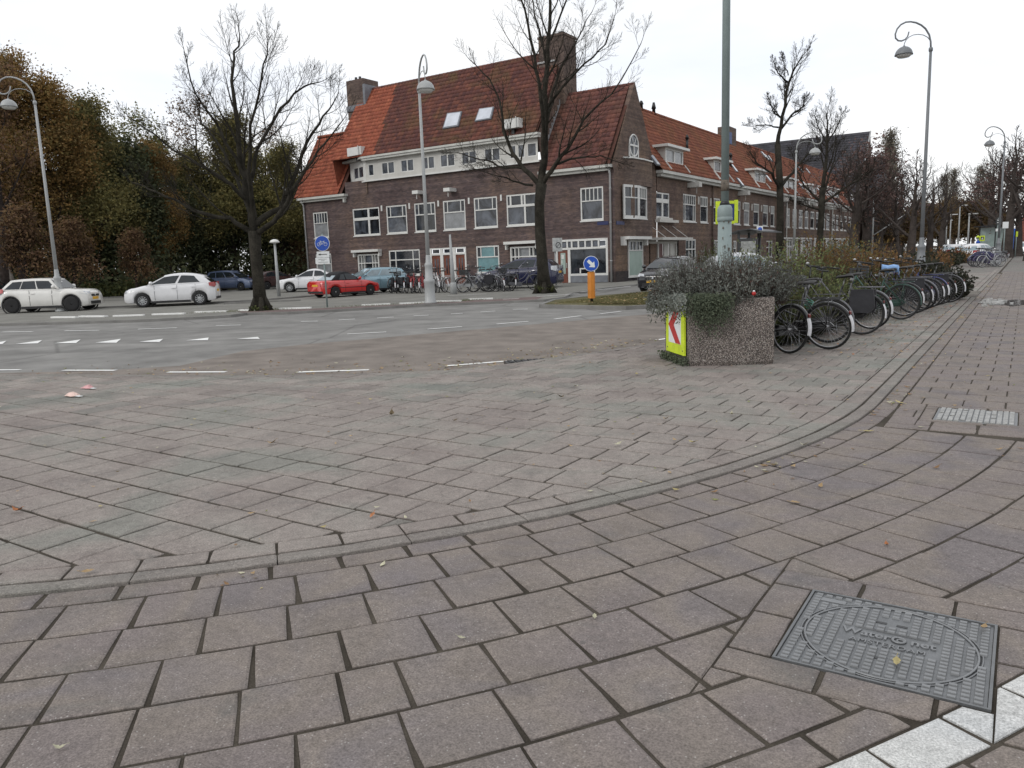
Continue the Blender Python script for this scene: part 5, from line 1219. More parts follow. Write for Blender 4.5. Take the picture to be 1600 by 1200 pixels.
rt_ = [
 (bare, 1332, 68, 225, 'bare dark tree at the end of the orange terrace roof'), (purp, 1352, 74, 235, 'bare tree with purple twigs against the dark slate hall'), (purp, 1374, 84, 290, 'second purple-twigged tree in front of the slate annexe'),
 (bare, 1398, 74, 280, 'dark forked bare tree between the slate annexe and the tall lamp'), (bare, 1422, 66, 240, 'bare tree with upright limbs just before the tall lamp post'), (bare, 1452, 82, 270, 'bare twiggy tree just past the tall lamp post'),
 (bare, 1470, 100, 268, 'slender bare tree between the tall lamp post and the poplars'), (pop, 1392, 165, 210, 'tallest poplar rising behind the slate hall'), (pop, 1378, 185, 225, 'poplar just behind the slate roof edge'),
 (pop, 1487, 230, 268, 'slim poplar standing alone against the blue sky'), (pop, 1478, 250, 276, 'shorter poplar leaning on the lone slim one'), (pop, 1519, 230, 265, 'poplar behind the forked street tree at the cycle path'), (pop, 1532, 240, 275, 'poplar partly behind the curled lamp far down the street'),
 (brn, 1392, 120, 330, 'brown leafed tree below the slate annexe'), (brn, 1440, 130, 322, 'reddish brown tree behind the foot of the tall lamp'), (brn, 1466, 140, 325, 'brown tree beyond the first distant lamps'), (brn, 1490, 150, 318, 'yellow brown tree behind the distant white lamps'),
 (brn, 1512, 150, 320, 'ochre tree behind the distant yellow sign'), (brn, 1538, 170, 322, 'brown tree behind the forked street tree'), (brn, 1345, 125, 340, 'brown tree below the end of the terrace'),
 (bare, 1544, 88, 240, 'forked bare tree beside the parked bicycles far down the cycle path'), (bare, 1572, 74, 205, 'dense dark bare tree at the signpost beside the cycle path'), (bare, 1560, 105, 232, 'bare tree behind the dense dark one at the signpost'),
 (purp, 1590, 80, 250, 'purple leafed tree overhanging the blue container'), (bare, 1610, 60, 200, 'bare tree on the footway at the edge of view'), (bare, 1405, 105, 255, 'thin bare tree seen between the annexe and the tall lamp'),
 (brn, 1420, 105, 335, 'low brown tree under the bare trees near the tall lamp'), (brn, 1556, 150, 332, 'low dull tree behind the glass shelter at the path end'),
]
def wide(o): return 1.45 if o.name.startswith(('bare_street', 'purple')) else 1.2
used = set(); rg = random.Random(9)
for o, px, dep, sc, lab in rt_:
    b = at_base(px, dep, 0); sc = fit(o, px, dep, sc)
    if o.name not in used: used.add(o.name); o.location = b; o['label'] = lab; o.scale = (sc * wide(o), sc * wide(o), sc); o['group'] = 'trees down the street'
    else: dup(o, b, rg.uniform(0, 6.28), lab, 'trees down the street', (sc * wide(o), sc * wide(o), sc))
# ---------------------------------------------------------------- lamps, poles, signs
m_lamp = M('pale_grey_lamp_paint', (.34, .35, .35), .45, vary=.10, scale=2, fine=20)
m_lamp2 = M('dark_grey_lamp_paint', (.16, .17, .18), .45, vary=.12, scale=2, fine=20)
m_lens = M('frosted_lamp_glass', (.62, .62, .60), .2, vary=.05)
m_galv = M('galvanised_pole', (.215, .265, .262), .55, vary=.10, scale=2.5, fine=30, bmp=.1)
m_wear = M('worn_patch', (.12, .10, .08), .8, vary=.5, scale=14)
m_blue = M('sign_blue', (.012, .075, .42), .35, vary=.05)
m_swhite = M('sign_white', (.72, .74, .74), .4, vary=.05)
m_yel = M('fluorescent_yellow', (.58, .72, .03), .5, vary=.16, scale=5, fine=40)
m_redsg = M('sign_red', (.45, .035, .03), .5, vary=.18, scale=7)
m_org = M('orange_plastic', (.56, .20, .02), .5, vary=.16, scale=4)
m_sgrey = M('sign_back_grey', (.20, .21, .22), .5, vary=.08)
def ribbon2(mb, pts, w, pl, z=0):      # drawn strokes on a sign face: pts in (u,v), built as thin bars
    for i in range(len(pts) - 1):
        a, b = pl(*pts[i], z), pl(*pts[i + 1], z); mb.bar(a, b, w, .004, up=pl.n)
class Face:
    """sign face: u to the reader's side, v up, n towards the reader"""
    def __init__(s, c, n): s.c = Vector(c); s.n = Vector(n).normalized(); s.u = Vector((0, 0, 1)).cross(s.n).normalized(); s.v = Vector((0, 0, 1))
    def __call__(s, u, v, z=0): return s.c + s.u * u + s.v * v + s.n * z
def curled_lamp(name, label, base, ptop, zc, arm_dir, mat, group='curled street lamps'):
    """tall post with a scrolled arm and a hanging dome"""
    t = thing(name, label, 'street lamp', base, 0, group); H = zc
    mb = MB()
    mb.lathe((0, 0, 0), [(.24, 0), (.24, .05), (.20, .10), (.19, .75), (.21, .80), (.21, .88), (.155, .92), (.135, 1.35), (.15, 1.40), (.15, 1.46), (.10, 1.52), (.085, 1.75), (.075, 1.8)], 16)
    mb.tube([(0, 0, 1.75), (0, 0, H * .55), (0, 0, H)], [.078, .062, .048], 12); mb.lathe((0, 0, H - .12), [(.05, 0), (.075, .03), (.075, .12), (.05, .16)], 12)
    mb.build('post', mat, t)
    a = Vector(arm_dir).normalized(); k = .0185   # metres per drawing unit
    def q(x, y): return a * ((760 - x) * k * .18) + Vector((0, 0, H + (390 - y) * k * .18))
    S1 = [(760, 392), (755, 320), (735, 245), (690, 178), (640, 138), (580, 110), (520, 98), (465, 100), (410, 125), (370, 170), (352, 225), (358, 268), (388, 295), (425, 299), (465, 285), (492, 255), (505, 205)]
    S2 = [(757, 318), (720, 272), (670, 245), (610, 235), (555, 240), (510, 260), (478, 290), (460, 325), (455, 352)]
    mb = MB(); mb.tube([q(*p) for p in S1], [.034] * 6 + [.030] * 8 + [.026] * 3, 8); mb.build('scroll_arm', mat, t)
    mb = MB(); mb.tube([q(*p) for p in S2], .014, 6); mb.build('stay', mat, t)
    c = q(457, 350)
    mb = MB(); R0 = .31; prof = [(.03, 0), (.05, -.03)] + [(R0 * math.sin(R_(x)), -.03 - R0 * (1 - math.cos(R_(x)))) for x in range(12, 91, 10)] + [(R0 + .012, -.34), (R0 - .03, -.345)]
    mb.lathe(c, prof, 24); hd = mb.build('lamp_head', mat, t)
    mb = MB(); mb.lathe(c, [(R0 - .035, -.335), (R0 - .05, -.37), (R0 - .11, -.42), (.05, -.44)], 20); mb.build('lens', m_lens, hd)
    return t
def lamp_at(px_b, py_b, px_t, py_t, z0=0.0, dep=None):
    b = G(px_b, py_b, z0) if dep is None else at_base(px_b, dep, z0)
    d = -(RM.transposed() @ (b - CAM)).z; p = deep(px_t, py_t, d); return b, p.z - z0
b, h = lamp_at(96, 486.5, 57, 170); curled_lamp('curled_street_lamp', 'curled street lamp standing in front of the white car with black arches', b, None, h, -RIGHT + TOWARD * .15, m_lamp)
b, h = lamp_at(672.5, 474, 653, 152); curled_lamp('curled_street_lamp', 'curled street lamp before the brown doors of the long brick front', b, None, h, TOWARD * .95 + RIGHT * .32, m_lamp)
b, h = lamp_at(1437, 0, 1441, 90, 0, 30.5); curled_lamp('curled_street_lamp', 'tall dark curled lamp rising from the shrubs behind the parked bicycles', b, None, h, -RIGHT, m_lamp2)
b, h = lamp_at(1240, 0, 1241, 240, 0, 46); curled_lamp('curled_street_lamp', 'curled lamp between the two bare island trees in front of the terrace', b, None, h, RIGHT * .85 + TOWARD * .3, m_lamp)
b, h = lamp_at(1558, 0, 1561, 225, 0, 53); curled_lamp('curled_street_lamp', 'curled lamp far down the cycle path among dense bare trees', b, None, h, -RIGHT, m_lamp2)
b, h = lamp_at(1362, 0, 1364, 300, 0, 78); 
t = thing('tall_lamp_post', 'plain pale post with slanting bracket before the slate annexe', 'street lamp', b)
mb = MB(); mb.tube([(0, 0, 0), (0, 0, h * .9)], [.09, .06], 8); mb.build('post', m_lamp, t); mb = MB(); mb.tube([Vector((0, 0, 2.6)), RIGHT * 3.2 + Vector((0, 0, 4.6))], .05, 6); mb.build('bracket', m_lamp, t)
# distant straight lamps with flat heads
for px, top, dep, lab in ((1483, 336, 120, 'short distant lamp seen before the brown trees'), (1496, 322, 105, 'second distant lamp with a small round head'), (1477, 345, 135, 'thinnest of the distant lamps, before the brown trees'), (1511, 335, 92, 'distant white lamp with a flat head pointing to the cycle path'), (1580, 335, 80, 'thin pale lamp post beside the blue container')):
    b = at_base(px, dep, 0); h = deep(px, top, dep).z
    t = thing('distant_street_lamp', lab, 'street lamp', b, 0, 'plain lamps far down the street')
    mb = MB(); mb.tube([(0, 0, 0), (0, 0, h)], [.12, .07], 8); mb.build('post', m_lamp, t); mb = MB(); mb.obox(RIGHT * .45 + Vector((0, 0, h + .03)), RIGHT, TOWARD, (0, 0, 1), .5, .14, .06); mb.build('lamp_head', m_lens, t)
# globe-topped path lamps
for px, pyb, pyt, dep, lab in ((436, 457, 380, 42, 'pale mushroom-topped path lamp before the dark red car'),):
    b = at_base(px, dep, 0); h = deep(430, pyt, dep).z
    t = thing('path_lamp', lab, 'street lamp', b); mb = MB(); mb.tube([(0, 0, 0), (0, 0, h)], [.10, .06], 10); mb.build('post', m_lamp, t)
    mb = MB(); mb.lathe((0, 0, h - .03), [(.05, 0), (.26, .05), (.27, .08), (.20, .17), (.08, .22)], 16); mb.build('lamp_head', m_lens, t)
b = at_base(3, 52, 0); t = thing('path_lamp', 'low globe lamp just inside the view behind the brown car', 'street lamp', b); mb = MB(); mb.tube([(0, 0, 0), (0, 0, 3.6)], [.09, .06], 8); mb.build('post', m_lamp, t); mb = MB(); mb.lathe((0, 0, 3.55), [(.05, 0), (.25, .06), (.2, .16), (.06, .2)], 14); mb.build('lamp_head', m_lens, t)
# slender tapered post leaning before the doors
b = at_base(709, 36.5, 0); h = deep(703, 367, 36.5).z
t = thing('slim_post', 'slim tapering grey post between the bicycles in front of the brown doors', 'post', b); mb = MB(); mb.tube([(0, 0, 0), (-.06, .0, h)], [.13, .045], 10); mb.lathe((0, 0, 0), [(.17, 0), (.15, .5), (.13, .55)], 10); mb.build('shaft', m_lamp, t)

# big galvanised pole behind the planter, with the back of a yellow-bordered sign
dep = 13.2; b = at_base(1131, dep, 0)
t = thing('galvanised_pole', 'thick grey steel pole rising out of the picture behind the concrete planter', 'pole', b)
zj = deep(1135, 345, dep).z; zt = deep(1135, 322, dep).z
mb = MB(); mb.tube([(0, 0, 0), (0, 0, zj)], [.125, .110], 24); lo = mb.build('lower_shaft', m_galv, t)
mb = MB(); mb.tube([(0, 0, zt), (.0, 0, 9.5)], [.064, .058], 20); mb.build('upper_shaft', m_galv, t)
mb = MB(); mb.lathe((0, 0, zj - .02), [(.118, 0), (.126, .01), (.126, .06), (.118, .07), (.122, .08), (.122, .20), (.10, .25), (.07, .27), (.062, .28)], 24); mb.build('collar', m_galv, t)
mb = MB(); mb.lathe((0, 0, zj + .24), [(.07, 0), (.085, .01), (.07, .06), (.06, .07)], 16); mb.build('rubber_seal', m_black, t)
mb = MB(); mb.tube([(0, 0, zt + .22), (0, 0, zt + .40)], .0665, 20); mb.build('sticker', m_wear, t)
rg = random.Random(3)
mb = MB()
for k in range(9):
    a = math.atan2(-FWD.y, -FWD.x) + rg.uniform(-1.0, 1.0); z = zj - rg.uniform(.0, .55); r_ = .1235 - .02 * (1 - z / zj)
    c_ = Vector((math.cos(a) * .1165, math.sin(a) * .1165, z)); n_ = Vector((math.cos(a), math.sin(a), 0)); mb.obox(c_, n_.cross(Vector((0, 0, 1))), (0, 0, 1), n_, rg.uniform(.004, .012), rg.uniform(.008, .03), .0015)
mb.build('scuff', m_wear, lo, kind='stuff')
s_c = deep(1135.5, 332, dep + .16); n_b = -TOWARD
t2 = thing('crossing_sign', 'square blue sign with wide yellow border, seen from behind around the steel pole collar', 'sign', (s_c.x, s_c.y, s_c.z - .2))
f = Face((0, 0, .2), TOWARD); w_ = .185
mb = MB(); mb.obox(f(0, 0), f.u, f.v, f.n, w_ * .7, w_ * .72, .006); mb.build('panel', M('deep_blue_back', (.01, .03, .16), .4), t2)
mb = MB()
for (u, v, hu, hv) in ((-w_ * .87, 0, .030, w_ * 1.05), (w_ * .87, 0.012, .030, w_ * 1.05), (0, w_ * .92, w_ * .72, .024), (0, -w_ * .92, w_ * .72, .024)): mb.obox(f(u, v, .004), f.u, f.v, f.n, hu, hv, .012)
mb.build('border', m_yel, t2)

# blue cycle sign with two plates
b = G(511.5, 480, 0.0); dep = -(RM.transposed() @ (b - CAM)).z
t = thing('cycle_path_sign', 'round blue bicycle sign over two small white plates beside the big bare tree', 'sign', b)
zz = lambda px, py: conv(px, py, dep, b)
u0, z0_ = zz(500, 381)
f = Face(RIGHT * u0 * .0 + Vector((0, 0, z0_)), (TOWARD * .98 + RIGHT * -.12))
mb = MB(); mb.tube([(0, 0, 0), Vector((0, 0, z0_ + .35))], .032, 10); mb.build('post', m_galv, t)
mb = MB(); mb.lathe(f(0, 0, .04), [(.285, 0), (.285, .008)], 36, axis=f.n, smooth=False); dsc = mb.build('disc_border', m_swhite, t)
mb = MB(); mb.lathe(f(0, 0, .05), [(.268, 0), (.268, .004)], 36, axis=f.n, smooth=False); mb.build('disc', m_blue, dsc)
mb = MB()      # bicycle symbol
for cx in (-.125, .125): mb.ring(f(cx, -.03, .057), f.n, .062, .007, 24, 4)
fr_ = [(-.125, -.03), (-.055, .06), (.065, .06), (.0, -.03), (-.125, -.03)]; ribbon2(mb, fr_, .012, f, .058); ribbon2(mb, [(-.055, .06), (0, -.03)], .012, f, .058); ribbon2(mb, [(.125, -.03), (.06, .085), (.09, .09)], .012, f, .058); ribbon2(mb, [(-.062, .085), (-.055, .06)], .012, f, .058); ribbon2(mb, [(-.09, .088), (-.035, .088)], .014, f, .058)
mb.build('bicycle_symbol', m_swhite, dsc)
mb = MB(); mb.obox(f(.0, -.40, .04), f.u, f.v, f.n, .24, .11, .004); p1_ = mb.build('arrow_plate', m_swhite, t)
mb = MB(); mb.obox(f(.02, -.40, .046), f.u, f.v, f.n, .13, .012, .002); mb.extrude([f(-.19, -.40, .045), f(-.10, -.36, .045), f(-.10, -.44, .045)], f.n * .003); mb.build('arrow', m_black, p1_)
mb = MB(); mb.obox(f(-.04, -.63, .04), f.u, f.v, f.n, .27, .11, .004); p2_ = mb.build('text_plate', m_swhite, t)
mb = MB()
for k, (w, off) in enumerate(((.16, 0), (.07, 0), (.19, .02))): mb.obox(f(-.03 + off, -.575 - k * .055, .046), f.u, f.v, f.n, w, .006, .001)
mb.build('text_line', m_black, p2_)
# keep-right arrow sign on an orange bollard
b = G(924.5, 472.5, -.0) ; b.z = .02; dep = -(RM.transposed() @ (b - CAM)).z
t = thing('keep_right_bollard', 'orange bollard topped by a round blue sign with a white diagonal arrow', 'traffic bollard', b)
mb = MB(); mb.tube([(0, 0, 0), (0, 0, .2)], .05, 10); mb.build('foot', m_black, t)
ztop = conv(922, 425, dep, b)[1]; zs = conv(920, 412, dep, b)[1]
mb = MB(); mb.prism([(math.cos(a) * .125 * (1 if k % 2 else .93), math.sin(a) * .125 * (1 if k % 2 else .93)) for k, a in enumerate([math.pi * j / 8 for j in range(16)])], .12, ztop); mb.build('bollard_body', m_org, t)
mb = MB(); mb.tube([(0, 0, ztop), (0, 0, ztop + .08)], .04, 10); mb.build('neck', m_black, t)
f = Face((0, 0, zs), (TOWARD * .97 + RIGHT * -.05)); mb = MB(); mb.lathe(f(0, 0, .07), [(.255, 0), (.255, .01)], 36, axis=f.n, smooth=False); dsc = mb.build('disc_border', m_swhite, t)
mb = MB(); mb.lathe(f(0, 0, .082), [(.238, 0), (.238, .004)], 36, axis=f.n, smooth=False); mb.build('disc', m_blue, dsc)
mb = MB(); mb.extrude([f(*p, .088) for p in ((-.14, .07), (-.07, .14), (.055, .02), (.105, .075), (.125, -.125), (-.075, -.105), (-.015, -.05))], f.n * .003); mb.build('arrow', m_swhite, dsc)
# grey zone sign by the shop
b = G(869, 446, 0.0); dep = -(RM.transposed() @ (b - CAM)).z; t = thing('zone_sign', 'grey box sign with a round black symbol on a pale post by the shop door', 'sign', b)
z1_ = conv(872, 372, dep, b)[1]; z0_ = conv(872, 393, dep, b)[1]
mb = MB(); mb.tube([(0, 0, 0), (0, 0, z1_)], .045, 10); mb.build('post', m_lamp, t); f = Face((.02, 0, (z0_ + z1_) / 2), (TOWARD + RIGHT * .45))
mb = MB(); mb.obox(f(.09, 0, .06), f.u, f.v, f.n, .27, (z1_ - z0_) / 2, .07); bx = mb.build('sign_box', M('pale_sign_box', (.42, .43, .42), .5), t)
mb = MB(); mb.ring(f(.11, -.03, .135), f.n, .15, .018, 28, 4, flat=.3); mb.obox(f(.11, -.03, .135), (f.u + f.v), (f.v - f.u), f.n, .14, .014, .003); mb.build('symbol', m_black, bx)
# bus shelter with blue and white stop sign
b = G(1190, 436, 0.0) ; b = at_base(1185, 44, 0)
t = thing('bus_shelter', 'dark bus shelter with curved roof and glass sides behind the white car', 'bus shelter', b)
m_dk = M('anthracite_frame', (.035, .037, .040), .4)
lx = RIGHT * .55 + Vector((-.30, .6, 0)) * .0
ax = Vector((0, 1, 0)); ay = Vector((1, 0, 0))
mb = MB()
pr_ = [(-1.0, 0), (-.5, .16), (.1, .20), (.7, .05)]
for i in range(3):
    (a, za), (c_, zc_) = pr_[i], pr_[i + 1]; mb.extrude([ay * a + ax * -2.2 + Vector((0, 0, 2.45 + za)), ay * c_ + ax * -2.2 + Vector((0, 0, 2.45 + zc_)), ay * c_ + ax * 2.2 + Vector((0, 0, 2.45 + zc_)), ay * a + ax * 2.2 + Vector((0, 0, 2.45 + za))], (0, 0, .06))
mb.build('roof', m_dk, t)
for y_ in (-1.9, 0, 1.9): mb = MB(); mb.box(-.62, -.5, y_ - .06, y_ + .06, 0, 2.55); mb.build('column', m_dk, t)
mb = MB(); mb.box(-.58, -.56, -1.8, -.08, .25, 2.25); mb.build('pane', m_glb, t); mb = MB(); mb.box(-.58, -.56, .08, 1.8, .25, 2.25); mb.build('pane', m_glb, t)
mb = MB(); mb.box(-.5, .5, -2.0, -1.92, .3, 2.2); pp = mb.build('poster_frame', m_dk, t); mb = MB(); mb.box(-.4, .4, -2.01, -2.002, .45, 2.05); mb.build('poster', M('faded_poster', (.30, .31, .30), .4, vary=.5, scale=3), pp)
mb = MB(); mb.box(-.45, -.1, -1.4, 1.4, .42, .48); mb.build('bench', m_dk, t)
dep = 43; b = at_base(1187, dep, 0); zc_ = deep(1185, 359, dep).z
t = thing('bus_stop_sign', 'small white and blue stop flag above the shelter roof', 'sign', b); mb = MB(); mb.tube([(0, 0, 0), (0, 0, zc_ + .2)], .04, 8); mb.build('post', m_dk, t); f = Face((0, 0, zc_), TOWARD)
mb = MB(); mb.obox(f(-.05, 0, .05), f.u, f.v, f.n, .17, .19, .02); fl = mb.build('flag', m_swhite, t); mb = MB(); mb.lathe(f(-.05, 0, .071), [(.125, 0), (.125, .004)], 20, axis=f.n); mb.build('emblem', m_blue, fl)
fl_em = fl
# far street furniture down the path
b = at_base(1582, 86, 0); t = thing('blue_container', 'bright blue rounded container standing by the cycle path at the far end', 'container', b)
mb = MB(); mb.extrude([RIGHT * x + Vector((0, 0, z)) for x, z in ((-.75, .3), (.75, .3), (.78, 2.1), (.62, 2.75), (.3, 2.95), (-.35, 2.95), (-.68, 2.7), (-.78, 2.1))], -TOWARD * 1.2); mb.build('body', M('container_blue', (.01, .12, .55), .4), t)
mb = MB(); mb.obox(Vector((0, 0, .15)), RIGHT, TOWARD, (0, 0, 1), .6, .5, .15); mb.build('base', m_dk, t)
b = at_base(1567, 84, 0); t = thing('glass_shelter', 'pale green glass shelter beyond the parked bicycles', 'shelter', at_base(1553, 84, 0))
mb = MB()
for x in (-1.7, 0, 1.7): mb.obox(RIGHT * x + Vector((0, 0, 1.6)), RIGHT, TOWARD, (0, 0, 1), .05, .05, 1.6)
mb.obox(Vector((0, 0, 3.25)), RIGHT, TOWARD, (0, 0, 1), 1.9, .8, .06); mb.build('frame', m_dk, t)
for x in (-.85, .85): mb = MB(); mb.obox(RIGHT * x + Vector((0, 0, 1.75)), RIGHT, TOWARD, (0, 0, 1), .78, .02, 1.35); mb.build('pane', M('pale_shelter_glass', (.30, .38, .36), .1, vary=.25, scale=1.5), t)
for px, y0_, y1_, dep, col, lab in ((1556, 341, 352, 70, m_dk, 'dark direction boards on a post beside the dense bare tree'), (1567, 347, 357, 70, m_swhite, 'pale notice board fixed by the dense bare tree')):
    b = at_base(px, dep, 0); z1_, z0_ = deep(px, y0_, dep).z, deep(px, y1_, dep).z; t = thing('notice_board', lab, 'sign', b); mb = MB(); mb.tube([(0, 0, 0), (0, 0, z1_)], .05, 8); mb.build('post', m_galv, t); f = Face((0, 0, (z0_ + z1_) / 2), TOWARD)
    mb = MB(); mb.obox(f(0, 0, .07), f.u, f.v, f.n, .26, (z1_ - z0_) / 2 * (.8 if col is m_dk else 1), .02); bb = mb.build('board', col, t)
    if col is m_dk:
        mb = MB(); mb.obox(f(0, -.75, .07), f.u, f.v, f.n, .22, .12, .02); mb.build('board', m_swhite, t); mb = MB(); mb.obox(f(0, .12, .095), f.u, f.v, f.n, .14, .04, .002); mb.obox(f(0, -.1, .095), f.u, f.v, f.n, .14, .03, .002); mb.build('print', m_swhite, bb)
for px, py, dep, lab in ((1532, 372.5, 72, 'distant square yellow bordered crossing sign'), (1586, 366, 76, 'narrow yellow sign above the blue container')):
    b = at_base(px, dep, 0); z = deep(px, py, dep).z; t = thing('yellow_sign', lab, 'sign', b); mb = MB(); mb.tube([(0, 0, 0), (0, 0, z)], .04, 8); mb.build('post', m_galv, t); f = Face((0, 0, z), TOWARD); w = .24 if px < 1550 else .09
    mb = MB(); mb.obox(f(0, 0, .06), f.u, f.v, f.n, w, .25, .015); yb = mb.build('panel', m_yel, t)
    if px < 1550: mb = MB(); mb.obox(f(0, 0, .08), f.u, f.v, f.n, .14, .14, .006); ib = mb.build('symbol_field', m_dk, yb); mb = MB(); mb.extrude([f(-.09, -.10, .087), f(.09, -.10, .087), f(0, .09, .087)], f.n * .002); mb.build('symbol', m_swhite, yb)
b = at_base(1526, 74, 0); t = thing('small_blue_sign', 'tiny blue sign on a yellow topped post before the brown trees', 'sign', b); mb = MB(); mb.tube([(0, 0, 0), (0, 0, 2.0)], .05, 8); mb.build('post', m_galv, t); mb = MB(); mb.lathe(Vector((0, 0, 1.55)) + TOWARD * .06, [(.2, 0), (.2, .02)], 20, axis=TOWARD); mb.build('disc', m_blue, t); mb = MB(); mb.lathe((0, 0, 2.0), [(.14, 0), (.14, .12), (.05, .2)], 10); mb.build('cap', m_yel, t)
# ---------------------------------------------------------------- cars
def paint(name, col, rough=.3, met=0.0): return M(name, col, rough, metal=met, vary=.05, scale=2, fine=9, coat=.7)
m_tyre = M('tyre_rubber', (.014, .014, .015), .85, vary=.2)
m_rim = M('alloy_rim', (.42, .43, .44), .3, metal=.7, vary=.08)
m_rimd = M('dark_alloy_rim', (.03, .03, .032), .35, metal=.5, vary=.1)
m_cargl = M('car_glass', (.016, .022, .027), .05, vary=.5, scale=1.2, spec=.5)
m_cargl2 = M('light_car_glass', (.20, .26, .29), .06, vary=.35, scale=1.2, spec=.9)
m_trim = M('black_car_trim', (.012, .012, .013), .6, vary=.15)
m_head = M('headlamp_glass', (.50, .52, .55), .08, vary=.2, scale=9, coat=.8)
m_tail = M('tail_lamp', (.34, .012, .010), .15, vary=.2, scale=8, coat=.8)
m_plate = M('yellow_number_plate', (.66, .36, .02), .4, vary=.05)
m_chrome = M('chrome', (.55, .56, .58), .15, metal=.9, vary=.05)
m_soft = M('black_soft_top', (.010, .010, .012), .9, vary=.3, scale=4, fine=50, bmp=.2)
def interp(pts, x):
    if x <= pts[0][0]: return pts[0][1]
    for i in range(len(pts) - 1):
        if x <= pts[i + 1][0]:
            t = (x - pts[i][0]) / (pts[i + 1][0] - pts[i][0]); t2 = t * t * (3 - 2 * t) if len(pts[i]) > 2 else t
            return pts[i][1] + (pts[i + 1][1] - pts[i][1]) * t2
    return pts[-1][1]
def make_car(name, label, P, paintm, roofm=None, rim=m_rim, glass=m_cargl):
    """P: L, W, wheel radius wr, front and rear axle xf xr (x from the nose), zb sill, deck [(x,z)], cabin polygon
       (windscreen foot, top; rear top, foot) a0 a1 c1 c0 with zr roof height; x runs from the nose (0) to the tail (L)"""
    t = thing(name, label, 'car'); L, Wd, wr = P['L'], P['W'], P['wr']; hw = Wd / 2; deck = P['deck']; zb = P.get('zb', .20)
    X = lambda x: L / 2 - x       # local +X is the car's nose
    xs = sorted(set([0, .03, .08, .16, .3] + [L * i / 36 for i in range(1, 36)] + [L - .3, L - .16, L - .08, L - .03, L] + [xa + (wr + .06) * math.cos(math.pi * k / 10) for xa in (P['xf'], P['xr']) for k in range(11)]))
    def halfw(x):
        f = 1 - (max(0, .55 - x) / .55) ** 2.2 * P.get('nose', .22); r = 1 - (max(0, x - (L - .45)) / .45) ** 2.2 * .14; return hw * f * r
    mb = MB(); mb.smooth = True; rings = []
    for x in xs:
        w = halfw(x); zt = interp(deck, x); ef = max(0, .14 - x) / .14; er = max(0, x - (L - .12)) / .12; z0 = zb + .06 * ef + .08 * er
        arch = None
        for xa in (P['xf'], P['xr']):
            dx = abs(x - xa)
            if dx < wr + .06: arch = wr + math.sqrt(max(0, (wr + .06) ** 2 - dx * dx)) * .98
        zs = max(z0, arch or 0); belt = zt - .06; mid = zs + (belt - zs) * .45; ztop = zt
        ring = [(0, z0), (w * .72, z0), (w * .72, zs if arch else z0), (w * .955, zs), (w * .99, zs + .03), (w * 1.0, mid), (w * .985, zs + (belt - zs) * .78), (w * .945, belt), (w * .86, ztop + .002), (w * .45, ztop + .022), (0, ztop + .028)]
        rings.append([(X(x), y, z) for y, z in ring] + [(X(x), -y, z) for y, z in reversed(ring[1:-1])])
    n = len(rings[0]); vs = [v for r in rings for v in r]
    fs = [(i * n + j, (i + 1) * n + j, (i + 1) * n + (j + 1) % n, i * n + (j + 1) % n) for i in range(len(rings) - 1) for j in range(n)]
    fs.append(tuple(range(n))); fs.append(tuple((len(rings) - 1) * n + j for j in reversed(range(n))))
    mb._add(vs, fs); body = mb.build('body', paintm, t)
    # cabin shell
    a0, a1, c1, c0, zr = P['a0'], P['a1'], P['c1'], P['c0'], P['zr']; wb, wt = P.get('wb', hw * .90), P.get('wt', hw * .70)
    zA, zC = interp(deck, a0), interp(deck, c0)
    def side(s, t_):      # s along the roof 0..1, t_ height 0..1 -> point on the cabin side
        xb = a0 + (c0 - a0) * s; xt = a1 + (c1 - a1) * s; x = xb + (xt - xb) * t_; zf = interp(deck, xb); zt = zr - P.get('drop', .05) * (2 * s - .85) ** 2 * 1.2; z = zf + (zt - zf) * t_
        return x, wb + (wt - wb) * t_ ** 1.25, z
    mb = MB(); mb.smooth = True; NS, NT = 12, 5; grid = []
    for i in range(NS + 1):
        s = i / NS; row = []
        for j in range(NT + 1): x, y, z = side(s, j / NT); row.append((X(x), y, z - (.02 if j == 0 else 0)))
        x, y, z = side(s, 1); row.append((X(x), y * .93, z + .028)); row.append((X(x), y * .6, z + .05)); row.append((X(x), 0, z + .058))
        full = row + [(a, -b, c_) for a, b, c_ in reversed(row[:-1])]; grid.append(full)
    n = len(grid[0]); vs = [v for r in grid for v in r]
    mb._add(vs, [(i * n + j, (i + 1) * n + j, (i + 1) * n + j + 1, i * n + j + 1) for i in range(NS) for j in range(n - 1)])
    mb._add(grid[0], [tuple(range(n))], False); mb._add(grid[-1], [tuple(reversed(range(n)))], False)
    mb.build('cabin', roofm or paintm, t)
    # glass
    def quadstrip(name, pts, off, m, par=t):
        q = MB(); q._add([p + off for p in pts], [tuple(range(len(pts)))]); 
        return q.build(name, m, par)
    def V(s, t_, sg=1, o=.006): x, y, z = side(s, t_); return Vector((X(x), sg * (y + o), z))
    for fr_, m_, nm in ((0, glass, 'windscreen'), (1, P.get('rg', glass), 'rear_window')):
        s = 0 if fr_ == 0 else 1; q = MB(); q.smooth = True; rows = []
        for j in range(5):
            tt = .08 + .86 * j / 4; x, y, z = side(s, tt); rows.append([(X(x) + (.012 if fr_ == 0 else -.012), (y - .05) * k, z + .015) for k in (-1, -.6, 0, .6, 1)])
        q._add([v for r in rows for v in r], [(j * 5 + i, j * 5 + i + 1, (j + 1) * 5 + i + 1, (j + 1) * 5 + i) for j in range(4) for i in range(4)]); q.build(nm, m_, t)
